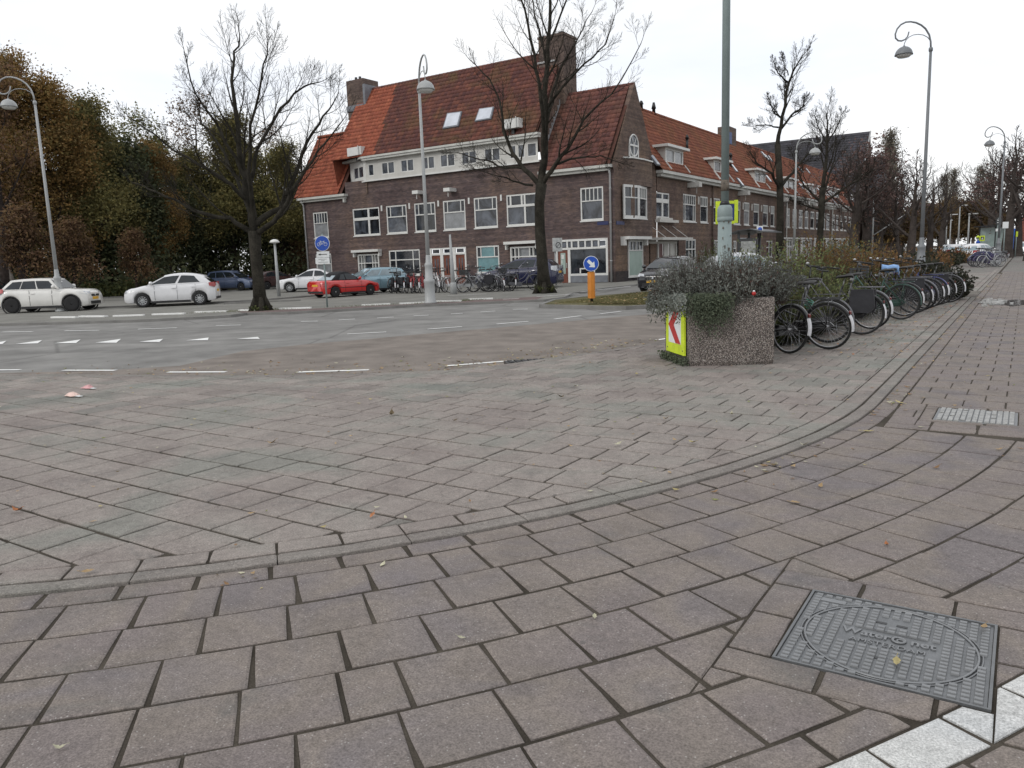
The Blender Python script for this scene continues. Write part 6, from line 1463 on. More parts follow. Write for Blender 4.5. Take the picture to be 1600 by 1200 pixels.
    for sg in (1, -1):
        for (sa, sb, ta, tb) in P['side']:     # one pane of side glass, corners in cabin shares
            q = MB(); q.smooth = True; N_ = 4
            g = [[V(sa[0] + (sb[0] - sa[0]) * i / N_ + ((sa[1] - sa[0]) * (1 - i / N_) + (sb[1] - sb[0]) * i / N_) * j / 3, ta + (tb - ta) * j / 3, sg) for i in range(N_ + 1)] for j in range(4)]
            q._add([v for r in g for v in r], [(j * 5 + i, j * 5 + i + 1, (j + 1) * 5 + i + 1, (j + 1) * 5 + i) for j in range(3) for i in range(4)]); q.build('side_window', P.get('sg', glass), t)
        # door seams and handles
        q = MB()
        for x in P['seams']:
            z_t = interp(deck, x) - .03; w = halfw(x)
            for k in range(6): z0, z1 = zb + .10 + (z_t - zb - .10) * k / 6, zb + .10 + (z_t - zb - .10) * (k + 1) / 6; q.box(X(x) - .005, X(x) + .005, sg * (w * 1.0 + .001) - .004, sg * (w * 1.0 + .001) + .004, z0, z1) if k < 4 else q.box(X(x) - .005, X(x) + .005, sg * w * .975 - .004, sg * w * .975 + .005, z0, z1)
        q.build('door_seam', m_trim, body)
        for x in P['handles']: z = interp(deck, x) - .17; w = halfw(x); q = MB(); q.box(X(x) - .09, X(x) + .09, sg * w * .99 - .01, sg * w * .99 + .03, z - .013, z + .013); q.build('door_handle', P.get('hm', paintm), body)
        x, y, z = side(.04, .12); q = MB(); q.smooth = True; q.lathe((X(x) - .05, sg * (y + .15), z + .06), [(.02, -.07), (.07, -.05), (.085, 0), (.07, .06), (.02, .08)], 12, axis=(1, 0, .1)); q.bar((X(x) - .06, sg * (y - .0), z + .01), (X(x) - .05, sg * (y + .1), z + .03), .04, .03); q.build('wing_mirror', P.get('mm', paintm), t)
        # sill and bumper strips
        q = MB(); q.box(X(P['xr'] - wr - .08), X(P['xf'] + wr + .08), sg * hw * .93 - .02, sg * (hw * 1.0 + .004), zb - .03, zb + .07); q.build('sill', m_trim, body)
        if P.get('strip'): q = MB(); q.box(X(L - .25), X(.35), sg * (hw * .99 + .004) - .01, sg * (hw * .99 + .012), P['strip'], P['strip'] + .035); q.build('side_strip', m_trim, body)
        # lamps
        w = halfw(.16); zh = P.get('zh', interp(deck, .2) - .10)
        q = MB(); q.smooth = True; q._add([(X(.015) + .004, sg * w * .52, zh + .045), (X(.02) + .004, sg * w * .50, zh - .055), (X(.05) + .01, sg * w * .90, zh - .06), (X(.20), sg * (w * .985 + .012), zh - .02), (X(.42), sg * (halfw(.42) * .965 + .012), zh + .06), (X(.14) + .01, sg * w * .86, zh + .075)], [(0, 1, 2, 5), (2, 3, 4, 5)]); q.build('headlamp', m_head, body)
        w = halfw(L - .1); zt_ = P.get('zt', interp(deck, L - .1) - .12); th = P.get('th', .13)
        q = MB(); q.smooth = True; q._add([(X(L) - .006, sg * w * .62, zt_ + th), (X(L) - .006, sg * w * .60, zt_ - th), (X(L - .02) - .008, sg * (w + .01), zt_ - th), (X(L - .24), sg * (halfw(L - .24) * .99 + .012), zt_ - th * .5), (X(L - .26), sg * (halfw(L - .26) * .975 + .012), zt_ + th * .9), (X(L - .03) - .008, sg * (w * .97), zt_ + th)], [(0, 1, 2, 5), (2, 3, 4, 5)]); q.build('tail_lamp', P.get('tl', m_tail), body)
        for x in (P['xf'], P['xr']):
            if P.get('archm'): q = MB(); q.ring((X(x), sg * (hw * .985), wr), (0, 1, 0), wr + .05, .035, 22, 6, 0, 2 * math.pi, flat=.7); q.build('arch_trim', P['archm'], body)
            wy = sg * (hw - .115); q = MB(); q.lathe((X(x), wy - .1, wr), [(wr * .62, 0), (wr * .93, .0), (wr, .03), (wr, .17), (wr * .93, .20), (wr * .64, .20), (wr * .62, .18), (wr * .62, .02)], 28, axis=(0, 1, 0)); wh = q.build('wheel', m_tyre, t)
            q = MB(); yo = wy + sg * .085; q.ring((X(x), yo, wr), (0, 1, 0), wr * .62, .014, 28, 6); ns = P.get('spokes', 5)
            for k in range(ns):
                a = 2 * math.pi * k / ns + .3; d = Vector((math.cos(a), 0, math.sin(a))); q.bar(Vector((X(x), yo - sg * .004, wr)) + d * .02, Vector((X(x), yo, wr)) + d * wr * .62, wr * (.22 if ns < 8 else .12), .025, up=(0, 1, 0))
            q.lathe((X(x), yo - .015, wr), [(.05, 0), (.05, .03)], 12, axis=(0, 1, 0)); q.build('rim', rim, wh)
            q = MB(); q.lathe((X(x), wy + sg * .02 - .01, wr), [(wr * .60, 0), (wr * .60, .02)], 20, axis=(0, 1, 0)); q.build('brake_disc', m_trim, wh)
    # front: grille, air intake, plate, badge; rear: plate, bumper strip
    zg = P.get('zg', interp(deck, .1) - .16)
    q = MB(); q.box(X(.0) - .03, X(.0) + .008, -hw * .42, hw * .42, zg - .05, zg + .045); gr = q.build('grille', m_trim, body)
    q = MB(); q.box(X(.0) - .03, X(.0) + .010, -hw * .55, hw * .55, zb + .07, zb + .20); q.build('air_intake', m_trim, body)
    q = MB(); q.box(X(.0), X(.0) + .018, -.26, .26, zg - .18, zg - .07); q.build('number_plate', m_plate, body)
    q = MB(); q.lathe((X(0) + .006, 0, zg), [(.055, 0), (.055, .012)], 18, axis=(1, 0, 0)); q.build('badge', m_chrome, gr)
    zp = P.get('zp', interp(deck, L - .05) - .30)
    q = MB(); q.box(X(L) - .012, X(L) + .01, -.26, .26, zp - .055, zp + .055); q.build('number_plate', m_plate, body)
    q = MB(); q.box(X(L) - .016, X(L) + .05, -hw * .82, hw * .82, zb + .06, zb + .17); q.build('bumper_strip', m_trim if not P.get('bumper') else P['bumper'], body)
    return t
def pos_car(t, rear, front, z=0.0, label=None):
    """rear and front: ground pixels below the near-side wheels"""
    a, b = G(*rear, z), G(*front, z); d = (b - a).normalized(); return a, b, d
hatch = dict(L=3.97, W=1.68, wr=.31, xf=.80, xr=3.26, deck=[(0, .64), (.05, .74, 1), (.30, .85, 1), (.95, .96), (1.25, .98), (3.5, 1.03), (3.9, .98), (3.97, .88)], a0=.98, a1=1.78, c1=3.46, c0=3.94, zr=1.45, wt=.58, drop=.09,
             side=[((.045, .06), (.42, .42), .10, .86), ((.46, .46), (.80, .76), .10, .86)], seams=[1.35, 2.32, 3.12], handles=[2.18, 3.05], nose=.24, spokes=10, zt=.93, th=.11)
def P_(base, **k): d = dict(base); d.update(k); return d
mw_ = paint('white_car_paint', (.66, .66, .67)); mcream = paint('cream_car_paint', (.64, .63, .60)); mred = paint('red_car_paint', (.50, .020, .018)); mlb = paint('ice_blue_paint', (.22, .34, .40), .3, .3); mnavy = paint('navy_paint', (.010, .012, .045), .22); mblack = paint('black_car_paint', (.006, .006, .010), .22)
mblue = paint('slate_blue_paint', (.09, .12, .20), .3, .3); mdr = paint('dark_red_paint', (.045, .018, .018), .25); msil = paint('silver_paint', (.50, .52, .54), .3, .3); mbrn = paint('maroon_paint', (.10, .045, .040), .3)
def place(t, near_rear, near_front, W_, L_, xf, xr, z=0.0, side=None, sc=1.0):
    """stand the car so that its near-side wheels touch the surveyed ground points"""
    a, b = G(*near_rear, z), G(*near_front, z); d = (b - a).normalized(); nrm = Vector((-d.y, d.x, 0))
    if nrm.dot(FWD) < 0: nrm = -nrm              # from the near side towards the far side
    mid = (a + b) / 2 + nrm * (W_ / 2 - .11) * sc; off = (L_ / 2 - (xf + xr) / 2)   # local x of the wheelbase centre
    o = mid - d * off * sc; t.location = (o.x, o.y, z); t.rotation_euler = (0, 0, math.atan2(d.y, d.x)); t.scale = (sc,) * 3; return t
c = make_car('hatchback', 'white five-door hatchback parked facing the lamp, on the parking street before the wood', hatch, mw_, rim=m_rim); place(c, (314, 476.5), (224, 480.5), 1.68, 3.97, .80, 3.26, 0.0, sc=.97)
mini = P_(hatch, L=3.66, W=1.68, wr=.33, xf=.66, xr=3.14, deck=[(0, .66), (.05, .80, 1), (.30, .90, 1), (1.0, .95), (3.4, .99), (3.66, .93)], a0=1.10, a1=1.50, c1=3.18, c0=3.58, zr=1.40, wt=.62, drop=.03, side=[((.05, .07), (.36, .37), .08, .86), ((.385, .39), (.66, .66), .08, .86), ((.675, .675), (.93, .90), .08, .86)], seams=[1.42, 2.35], handles=[2.2], archm=m_trim, nose=.16, spokes=9, mm=mcream)
c = make_car('compact_car', 'cream white compact car with black wheel arches and black wheels behind the curled lamp', mini, mcream, rim=m_rimd, glass=m_cargl); place(c, (25.5, 489.5), (110.5, 486.2), 1.68, 3.66, .66, 3.14, 0.0, sc=1.0)
sal = P_(hatch, L=4.4, W=1.75, wr=.32, xf=.88, xr=3.50, deck=[(0, .64), (.06, .74, 1), (.32, .83, 1), (1.0, .92), (1.4, .96), (3.7, .99), (4.3, .95), (4.4, .85)], a0=1.15, a1=2.05, c1=3.2, c0=4.0, zr=1.44, drop=.10, seams=[1.5, 2.5, 3.3], handles=[2.35, 3.2])
b = at_base(-12, 41, 0); c = make_car('saloon_car', 'maroon car cut by the picture edge behind the cream compact car', sal, mbrn); c.location = b; c.rotation_euler = (0, 0, math.atan2(.55, .84))
# people carrier, dark car and white saloon at the far row
mpv = P_(hatch, L=4.1, W=1.72, xf=.75, xr=3.30, deck=[(0, .68), (.1, .80, 1), (.8, .98), (1.1, 1.02), (3.8, 1.06), (4.1, .95)], a0=.85, a1=1.7, c1=3.75, c0=4.04, zr=1.60, drop=.05, side=[((.045, .06), (.36, .36), .08, .86), ((.39, .39), (.66, .66), .08, .86), ((.69, .69), (.92, .90), .08, .86)], seams=[1.2, 2.2, 3.15], handles=[2.05, 3.0], zt=1.15, th=.2)
c = make_car('people_carrier', 'slate blue people carrier parked at the wood edge behind the white hatchback', mpv, mblue); b = at_base(364, 57, 0); c.location = b; c.rotation_euler = (0, 0, math.atan2(.548, .836) - .25); c.scale = (.9,) * 3
c = make_car('dark_hatchback', 'dark red-black hatchback behind the pale mushroom lamp', hatch, mdr); b = at_base(432, 58, 0); c.location = b; c.scale = (.9,) * 3; c.rotation_euler = (0, 0, math.atan2(FWD.y, FWD.x) - .75)
c = make_car('white_saloon', 'white car parked behind the red convertible', P_(sal, c0=4.15, zr=1.46), mw_); b = at_base(487, 49, 0); c.location = b; c.rotation_euler = (0, 0, math.atan2(-.548, -.836) + .12); c.scale = (.93,) * 3
# red convertible with black soft top
conv_ = P_(hatch, L=4.02, W=1.68, wr=.30, xf=.80, xr=3.25, deck=[(0, .60), (.08, .68, 1), (1.1, .88), (1.4, .90), (3.2, .93), (3.9, .92), (4.02, .86)], a0=1.35, a1=2.0, c1=2.95, c0=3.42, zr=1.36, wb=.72, wt=.56, drop=.10, side=[((.05, .07), (.50, .50), .10, .84), ((.54, .54), (.76, .72), .10, .80)], seams=[1.45, 2.6], handles=[2.4], rg=m_cargl2, spokes=5, strip=.50, zt=.72, th=.09, zp=.68)
c = make_car('convertible', 'bright red convertible with black soft top, standing before the long brick front', conv_, mred, roofm=m_soft); place(c, (526.5, 464.6), (576, 461), 1.68, 4.02, 0.80, 3.25, 0.0, sc=.88)
est = P_(sal, L=4.5, W=1.72, xf=.85, xr=3.45, a0=1.3, a1=2.1, c1=4.05, c0=4.42, zr=1.43, drop=.04, side=[((.045, .06), (.34, .34), .10, .86), ((.37, .37), (.64, .64), .10, .86), ((.67, .67), (.93, .90), .10, .86)], seams=[1.5, 2.5, 3.4], handles=[2.4, 3.3])
c = make_car('estate_car', 'ice blue estate car standing behind the red convertible by the first bicycles', est, mlb, glass=m_cargl2); place(c, (611, 456.5), (560, 459.5), 1.72, 4.5, .85, 3.45, 0.0, sc=.92)
prius = P_(hatch, L=4.5, W=1.76, wr=.32, xf=.90, xr=3.65, deck=[(0, .66), (.1, .76, 1), (1.0, .98), (3.9, 1.08), (4.4, 1.05), (4.5, .95)], a0=1.0, a1=2.2, c1=4.0, c0=4.45, zr=1.56, drop=.10, side=[((.05, .08), (.40, .40), .10, .84), ((.43, .43), (.66, .66), .10, .84), ((.69, .69), (.88, .84), .14, .80)], seams=[1.5, 2.5, 3.45], handles=[2.4, 3.3], tl=m_head, zt=1.0, th=.14, zp=.80)
c = make_car('navy_car', 'navy blue car with pale tail lamps parked behind the bicycles at the tree foot', prius, mnavy); 
b = at_base(812, 41.5, 0); c.location = b; c.rotation_euler = (0, 0, math.atan2(.0, -1.0) + .26)
c = make_car('black_hatchback', 'black hatchback with round silver badge driving towards the orange bollard', P_(hatch, zh=.74), mblack); b = at_base(1046, 34.5, -.08); c.location = (b.x, b.y, -.08); c.rotation_euler = (0, 0, math.atan2(-.987, .02))
c = make_car('silver_hatchback', 'silver white hatchback seen above the planter shrubs, bonnet by the parked bicycles', P_(hatch, zr=1.50, a0=.98), msil, glass=m_cargl2); b = at_base(1172, 29.5, -.08); c.location = (b.x, b.y, -.08); c.rotation_euler = (0, 0, math.atan2(.55, .84) - .12)
# distant cars
far = [(1528, 62, 'white car with black rear window parked beyond the distant bicycles', mw_, 1.2), (1512, 95, 'dark car far down the main road', mnavy, 1.5), (1484, 88, 'silver car far down the road behind the shrubs', msil, 1.5), (1497, 78, 'white car just beyond the bushes on the far road', mw_, 1.5), (1598, 92, 'grey car at the picture edge by the far brick house', msil, 1.4)]
src = c
for px, dep, lab, m_, rz in far:
    k = dup(src, at_base(px, dep, -.08), rz, lab, 'cars far down the street', swap={'silver_paint': m_})
# ---------------------------------------------------------------- bicycles
mb_black = M('bike_black', (.012, .012, .013), .3, vary=.15, coat=.3); mb_rim = M('bike_rim', (.42, .42, .43), .3, metal=.7, vary=.1); mb_steel = M('bike_steel', (.15, .15, .155), .35, metal=.6, vary=.2)
mb_rub = M('bike_tyre', (.016, .016, .016), .8, vary=.2); mb_sad = M('saddle_black', (.014, .013, .012), .6, vary=.2); mb_wh = M('white_mudguard_end', (.58, .58, .60), .4, vary=.1); mb_darkrim = M('bike_dark_rim', (.09, .09, .095), .35, metal=.6, vary=.2)
m_hbar = M('black_handlebar', (.03, .03, .032), .35, metal=.4, vary=.2)
def make_bike(name, label, rimm=mb_rim, front=True, detail=2, whiteend=True, high=False):
    t = thing(name, label, 'bicycle'); Rw = .335; WB = 1.12; ns = 28 if detail > 1 else 14
    bb = Vector((.46, 0, .29)); st = Vector((.33, 0, .80)); ht = Vector((.86, 0, .90)); hb = Vector((.91, 0, .66)); ra = Vector((0, 0, Rw)); fa = Vector((WB, 0, Rw))
    mb = MB(); r = .016
    mb.tube([bb, st], r, 7); mb.tube([ht, hb], .020, 7)
    mb.tube([hb + Vector((-.005, 0, .02)), Vector((.70, 0, .42)), bb], r * 1.1, 7); mb.tube([ht - Vector((0, 0, .06)), Vector((.64, 0, .56)), bb.lerp(st, .34)], r * .9, 7)
    for sy in (1, -1):
        mb.tube([bb + Vector((0, .03 * sy, 0)), ra + Vector((0, .06 * sy, 0))], .009, 5); mb.tube([st.lerp(bb, .12) + Vector((0, .02 * sy, 0)), ra + Vector((0, .06 * sy, 0))], .008, 5)
        mb.tube([hb + Vector((0, .035 * sy, -.01)), Vector((.98, .045 * sy, .52)), fa + Vector((0, .05 * sy, 0))], .011, 6)
    mb.build('frame', mb_black, t)
    for ax, nm in ((ra, 'rear'), (fa, 'front')):
        q = MB(); q.ring(ax, (0, 1, 0), Rw - .028, .011, 36 if detail > 1 else 24, 6, flat=1.0)
        for k in range(ns):
            a = 2 * math.pi * k / ns; d = Vector((math.cos(a), 0, math.sin(a))); e = Vector((math.cos(a + .5), 0, math.sin(a + .5))); s_ = .03 * (1 if k % 2 else -1); q.tube([ax + e * .02 + Vector((0, s_, 0)), ax + d * (Rw - .035)], .0017, 3, cap=False)
        q.tube([ax + Vector((0, -.05, 0)), ax + Vector((0, .05, 0))], .018, 8); wh = q.build('wheel', rimm, t)
        q = MB(); q.ring(ax, (0, 1, 0), Rw - .015, .019, 36 if detail > 1 else 24, 8); q.build('tyre', mb_rub, wh)
        a0, a1 = ((R_(-35), R_(165)) if ax is ra else (R_(20), R_(215)))
        q = MB(); n = 18; vs = []
        for i in range(n + 1):
            a = (R_(5) + (R_(185) - R_(5)) * i / n) if ax is fa else (R_(-8) + R_(190) * i / n)
            a = a if ax is fa else math.pi - a
            d = Vector((math.cos(a), 0, math.sin(a)))
            for y_, rr in ((-.028, Rw + .012), (-.018, Rw + .028), (.018, Rw + .028), (.028, Rw + .012)): vs.append(ax + d * rr + Vector((0, y_, 0)))
        q._add(vs, [(i * 4 + j, i * 4 + j + 1, (i + 1) * 4 + j + 1, (i + 1) * 4 + j) for i in range(n) for j in range(3)], True); mg = q.build('mudguard', mb_black, t)
        if ax is ra and whiteend:
            q = MB(); vs = []
            for i in range(5):
                a = math.pi - R_(-10 + 38 * i / 4); d = Vector((math.cos(a), 0, math.sin(a)))
                for y_, rr in ((-.031, Rw + .010), (-.020, Rw + .031), (.020, Rw + .031), (.031, Rw + .010)): vs.append(ax + d * rr + Vector((0, y_, 0)))
            q._add(vs, [(i * 4 + j, i * 4 + j + 1, (i + 1) * 4 + j + 1, (i + 1) * 4 + j) for i in range(4) for j in range(3)], True); q.build('white_end', mb_wh, mg)
            q = MB(); q.obox(ra + Vector((-Rw * .86 - .03, 0, Rw * .62)), (1, 0, .8), (0, 1, 0), (0, 0, 1), .014, .020, .016); q.build('tail_lamp', M('bike_tail_lamp', (.14, .012, .010), .3), mg)
    q = MB(); q.extrude([bb + Vector((x, -.045, z)) for x, z in ((.10, .0), (.08, .07), (0, .10), (-.15, .085), (-.46, .105), (-.53, .045), (-.46, -.01), (-.15, -.075), (0, -.10), (.08, -.07))], (0, -.035, 0)); q.build('chain_case', mb_black, t)
    q = MB(); q.tube([bb + Vector((0, -.09, 0)), bb + Vector((0, .09, 0))], .014, 6); q.bar(bb + Vector((0, -.09, 0)), bb + Vector((.10, -.10, -.13)), .018, .012); q.bar(bb + Vector((0, .09, 0)), bb + Vector((-.10, .10, .13)), .018, .012)
    cr_ = q.build('crank', mb_steel, t); q = MB(); q.box(bb.x + .05, bb.x + .15, -.20, -.11, bb.z - .145, bb.z - .12); q.build('pedal', m_black, cr_); q = MB(); q.box(bb.x - .15, bb.x - .05, .11, .20, bb.z + .12, bb.z + .145); q.build('pedal', m_black, cr_)
    q = MB(); sp = st + Vector((-.035, 0, .13)); q.tube([st - Vector((0, 0, .05)), sp], .012, 6); q.build('seat_post', mb_steel, t)
    q = MB(); q.smooth = True; secs = [(-.14, .085, .0), (-.11, .105, .015), (-.04, .095, .012), (.03, .055, .004), (.10, .025, 0), (.135, .012, -.01)]; vs = []
    for x, w, z in secs:
        for k in range(10): a = 2 * math.pi * k / 10; vs.append(sp + Vector((x, w * math.cos(a), z + .025 + (.028 if math.sin(a) > 0 else .022) * math.sin(a))))
    q._add(vs, [(i * 10 + k, i * 10 + (k + 1) % 10, (i + 1) * 10 + (k + 1) % 10, (i + 1) * 10 + k) for i in range(5) for k in range(10)] + [tuple(range(10)), tuple(reversed(range(50, 60)))]); q.build('saddle', mb_sad, t)
    hz_ = 1.13 if high else 1.06; q = MB(); tp = Vector((.84, 0, hz_)); q.tube([ht, tp], .012, 6)
    for sy in (1, -1): q.tube([tp, tp + Vector((.05, .12 * sy, .03)), tp + Vector((.03, .23 * sy, .03)), tp + Vector((-.08, .29 * sy, .0)), tp + Vector((-.17, .29 * sy, -.01))], .010, 6)
    hbz = q.build('handlebar', m_hbar, t)
    for sy in (1, -1): q = MB(); q.tube([tp + Vector((-.09, .29 * sy, .0)), tp + Vector((-.20, .29 * sy, -.012))], .016, 6); q.build('grip', m_black, hbz)
    q = MB(); q.lathe(tp + Vector((.03, .15, .05)), [(.03, 0), (.03, .012), (.012, .03)], 10); q.build('bell', mb_rim, hbz)
    q = MB()
    for y_ in (-.07, 0, .07): q.tube([Vector((.24, y_, .74)), Vector((-.20, y_, .74))], .006, 4)
    for x_ in (.20, .0, -.20): q.tube([Vector((x_, -.075, .74)), Vector((x_, .075, .74))], .006, 4)
    for sy in (1, -1): q.tube([Vector((-.05, .07 * sy, .74)), ra + Vector((0, .07 * sy, 0))], .006, 4)
    q.build('carrier', mb_black, t)
    q = MB(); q.lathe(Vector((.95, 0, .78)), [(.03, -.05), (.045, 0), (.045, .02), (.02, .03)], 12, axis=(1, 0, 0)); q.build('headlamp', mb_steel, t)
    q = MB(); q.tube([bb + Vector((-.06, .03, -.03)), Vector((.36, .16, .01))], .009, 5); q.build('kick_stand', mb_steel, t)
    return t
bikeA = make_bike('bicycle', 'bike', mb_rim); bikeB = make_bike('bicycle', 'bike', mb_darkrim, whiteend=False, high=True)
bikeC = make_bike('bicycle', 'bike', mb_darkrim, whiteend=True, high=True)
m_crate = M('crate_plastic', (.03, .032, .034), .6, vary=.3); m_bag = M('pannier_canvas', (.022, .022, .026), .85, vary=.3, scale=8)
crt = MB()
for z_ in (.80, .87, .94):
    for a_ in ((.92, 1.28, -.16, -.15), (.92, 1.28, .15, .16), (.92, .93, -.15, .15), (1.27, 1.28, -.15, .15)): crt.box(*a_, z_, z_ + .05)
crt.box(.92, 1.28, -.16, .16, .775, .785)
for x_ in (.93, 1.09, 1.25):
    for y_ in (-.155, .155): crt.box(x_ - .012, x_ + .012, y_ - .004, y_ + .004, .785, .99)
crt.build('front_crate', m_crate, bikeC)
for sg_ in (1, -1):
    q_ = MB(); q_.extrude([Vector((x, .09 * sg_, z)) for x, z in ((-.17, .74), (.17, .74), (.19, .42), (.10, .36), (-.14, .36), (-.20, .45))], (0, .11 * sg_, 0)); q_.build('pannier', m_bag, bikeC)
cols = {'red': M('bike_red', (.30, .015, .018), .3, vary=.1, coat=.3), 'blue': M('bike_blue', (.03, .035, .14), .3, vary=.1, coat=.3), 'silver': M('bike_silver', (.40, .41, .42), .35, vary=.1), 'green': M('bike_green', (.02, .06, .045), .35, vary=.1), 'white': M('bike_white', (.6, .6, .6), .35, vary=.08), 'grey': M('bike_grey', (.10, .10, .11), .35, vary=.1), 'violet': M('bike_violet', (.06, .04, .13), .35, vary=.1)}
usedb = set()
def put_bike(proto, p, ang, label, group, col=None, tilt=0.0, sc=1.0):
    sw = {'bike_black': cols[col]} if col else None
    if proto.name not in usedb and col is None:
        usedb.add(proto.name); proto.location = p; proto.rotation_euler = (tilt, 0, ang); proto.scale = (sc,) * 3; tag(proto, label, None, group); return proto
    return dup(proto, p, ang, label, group, sc, tilt, sw)
GR1 = 'bicycles in the kerbside rack by the hedge'
rg = random.Random(4)
PI = math.pi
rack = [ # rear wheel place, heading offset, proto, colour, tilt, label
 (-2.80, 11.45, -.42, bikeA, None, .10, 'black bicycle half hidden by the planter, its rear mudguard ending in white'),
 (-2.38, 12.10, -.06, bikeA, None, -.12, 'black bicycle with bright silver rear rim and a green coiled lock under the saddle'),
 (-2.55, 12.95, .12, bikeB, 'grey', .06, 'grey bicycle with a raised saddle, third from the planter'),
 (-2.28, 14.30, .14, bikeC, None, .08, 'heavy black bicycle with panniers and front crate, fourth from the planter'),
 (-2.30, 15.35, -.03, bikeA, 'grey', -.05, 'bicycle with a long pale rear mudguard behind the one with panniers'),
 (-2.06, 17.45, .02, bikeB, 'green', .05, 'dark bicycle with full round rear wheel, just before the one with the blue saddle cover'),
 (-2.10, 18.35, .07, bikeA, None, -.06, 'bicycle under the light blue saddle cover'),
 (-2.00, 19.10, .16, bikeC, None, .04, 'dark bicycle with front crate next after the blue saddle cover'),
 (-1.95, 19.95, -.08, bikeB, 'grey', -.09, 'grey bicycle with dark rims, second after the blue saddle cover'),
 (-1.90, 20.55, .05, bikeA, None, .05, 'bicycle with white mudguard end, third after the blue saddle cover'),
 (-1.85, 21.25, -.10, bikeA, 'blue', .09, 'dark blue bicycle with white mudguard end, fourth after the blue saddle cover'),
 (-1.75, 22.00, .16, bikeC, None, -.03, 'black bicycle with crate and panniers next to the last in the rack'),
 (-1.60, 22.75, .02, bikeA, 'grey', .03, 'last bicycle of the rack against the spiky end of the hedge'),
]
placed = []
for x, y, a, pr, col, tl, lab in rack:
    placed.append(put_bike(pr, Vector((x, y, .025)), PI - .10 + a, lab, GR1, col, tl, 1.03))
# coiled green lock on the second, blue cover on the seventh
b = placed[1]; mb = MB(); Mx = Matrix.Translation(b.location) @ Matrix.Rotation(b.rotation_euler[2], 4, 'Z')
def spiral(c, r, n, turns, pitch): return [c + Vector((pitch * k / n * turns, r * math.cos(2 * PI * turns * k / n), r * math.sin(2 * PI * turns * k / n))) for k in range(n + 1)]
t = thing('cable_lock', 'green coiled cable lock hanging under the saddle of the silver-rimmed bicycle', 'bicycle lock', Mx @ Vector((.30, 0, .68))); mb.tube(spiral(Vector((-.05, 0, 0)), .055, 48, 4, .03), .008, 5); mb.build('cable', M('green_cable', (.03, .16, .11), .4), t)
t.rotation_euler = (0, R_(70), b.rotation_euler[2])
b = placed[6]; Mx = Matrix.Translation(b.location) @ Matrix.Rotation(b.rotation_euler[2], 4, 'Z')
mb = MB(); mb.smooth = True; secs = [(-.17, .03, .0), (-.15, .12, .05), (-.05, .13, .07), (.06, .08, .05), (.15, .04, .07), (.19, .01, .08)]; vs = []
for x, w, z in secs:
    for k in range(10): a = 2 * PI * k / 10; vs.append(Vector((x, w * math.cos(a) * (1 + .2 * math.sin(k * 3 + x * 20)), z + (.05 if math.sin(a) > 0 else .11) * math.sin(a))))
mb._add(vs, [(i * 10 + k, i * 10 + (k + 1) % 10, (i + 1) * 10 + (k + 1) % 10, (i + 1) * 10 + k) for i in range(5) for k in range(10)] + [tuple(range(10)), tuple(reversed(range(50, 60)))])
o = mb.build('saddle_cover', M('light_blue_fabric', (.22, .38, .66), .7, vary=.15), label='light blue fabric saddle cover on a bicycle in the rack', cat='saddle cover'); o.location = Mx @ Vector((.295, 0, .975)); o.rotation_euler = (0, 0, b.rotation_euler[2]); o.scale = (.95, .95, 1.0)
# far side of the hedge, facing the other way
for k, (y, col) in enumerate(((17.6, None), (18.2, 'grey'), (18.8, None), (19.5, 'silver'), (20.2, None), (21.0, 'green'), (21.9, None), (22.9, 'grey'))):
    put_bike((bikeA, bikeB, bikeC)[k % 3], Vector((-6.1, y, .02)), .05 + rg.uniform(-.12, .12), 'dark bicycle parked on the road side of the hedge, only bars and saddle showing', 'bicycles on the road side of the hedge', col, rg.uniform(-.1, .1), 1.0)
# far racks down the path
fb = [(-1.30, 56.6, 'silver', 'bicycle with a big pale front wheel nearest in the far rack'), (-1.55, 57.3, 'violet', 'violet bicycle second in the far rack'), (-1.7, 58.0, 'blue', 'dark blue bicycle with covered panniers in the far rack'), (-1.75, 58.8, 'violet', 'violet bicycle behind the blue panniers in the far rack'),
      (-1.8, 59.6, None, 'black bicycle in the middle of the far rack'), (-1.9, 60.4, 'silver', 'silver bicycle with basket towards the end of the far rack'), (-2.0, 61.2, None, 'black bicycle next to last in the far rack'), (-2.0, 62.0, 'grey', 'grey bicycle last in the far rack')]
for k, (x, y, col, lab) in enumerate(fb): put_bike(bikeA, Vector((x, y, .02)), PI + .55 + rg.uniform(-.2, .2), lab, 'bicycles in the far rack by the cycle path', col, rg.uniform(-.08, .08), 1.05)
for k in range(9): put_bike(bikeA, Vector((-1.6 + .1 * rg.random(), 72 + k * 1.0, .02)), PI + .35 + rg.uniform(-.2, .2), 'dark bicycle in the crowded rack at the far end of the path', 'bicycles at the far end of the path', [None, 'grey', None][k % 3], rg.uniform(-.08, .08))
b = deep(1524, 400, 50); mb = MB(); t = thing('pannier_cover', 'dark blue cover draped over the bicycles of the far rack', 'bag', (-2.3, 57.7, .35)); mb.smooth = True
mb.lathe((0, 0, 0), [(.36, 0), (.44, .12), (.42, .40), (.28, .58), (.05, .64)], 12); mb.build('fabric', M('navy_fabric', (.012, .014, .05), .7, vary=.2), t); t.scale = (1.5, .7, 1)
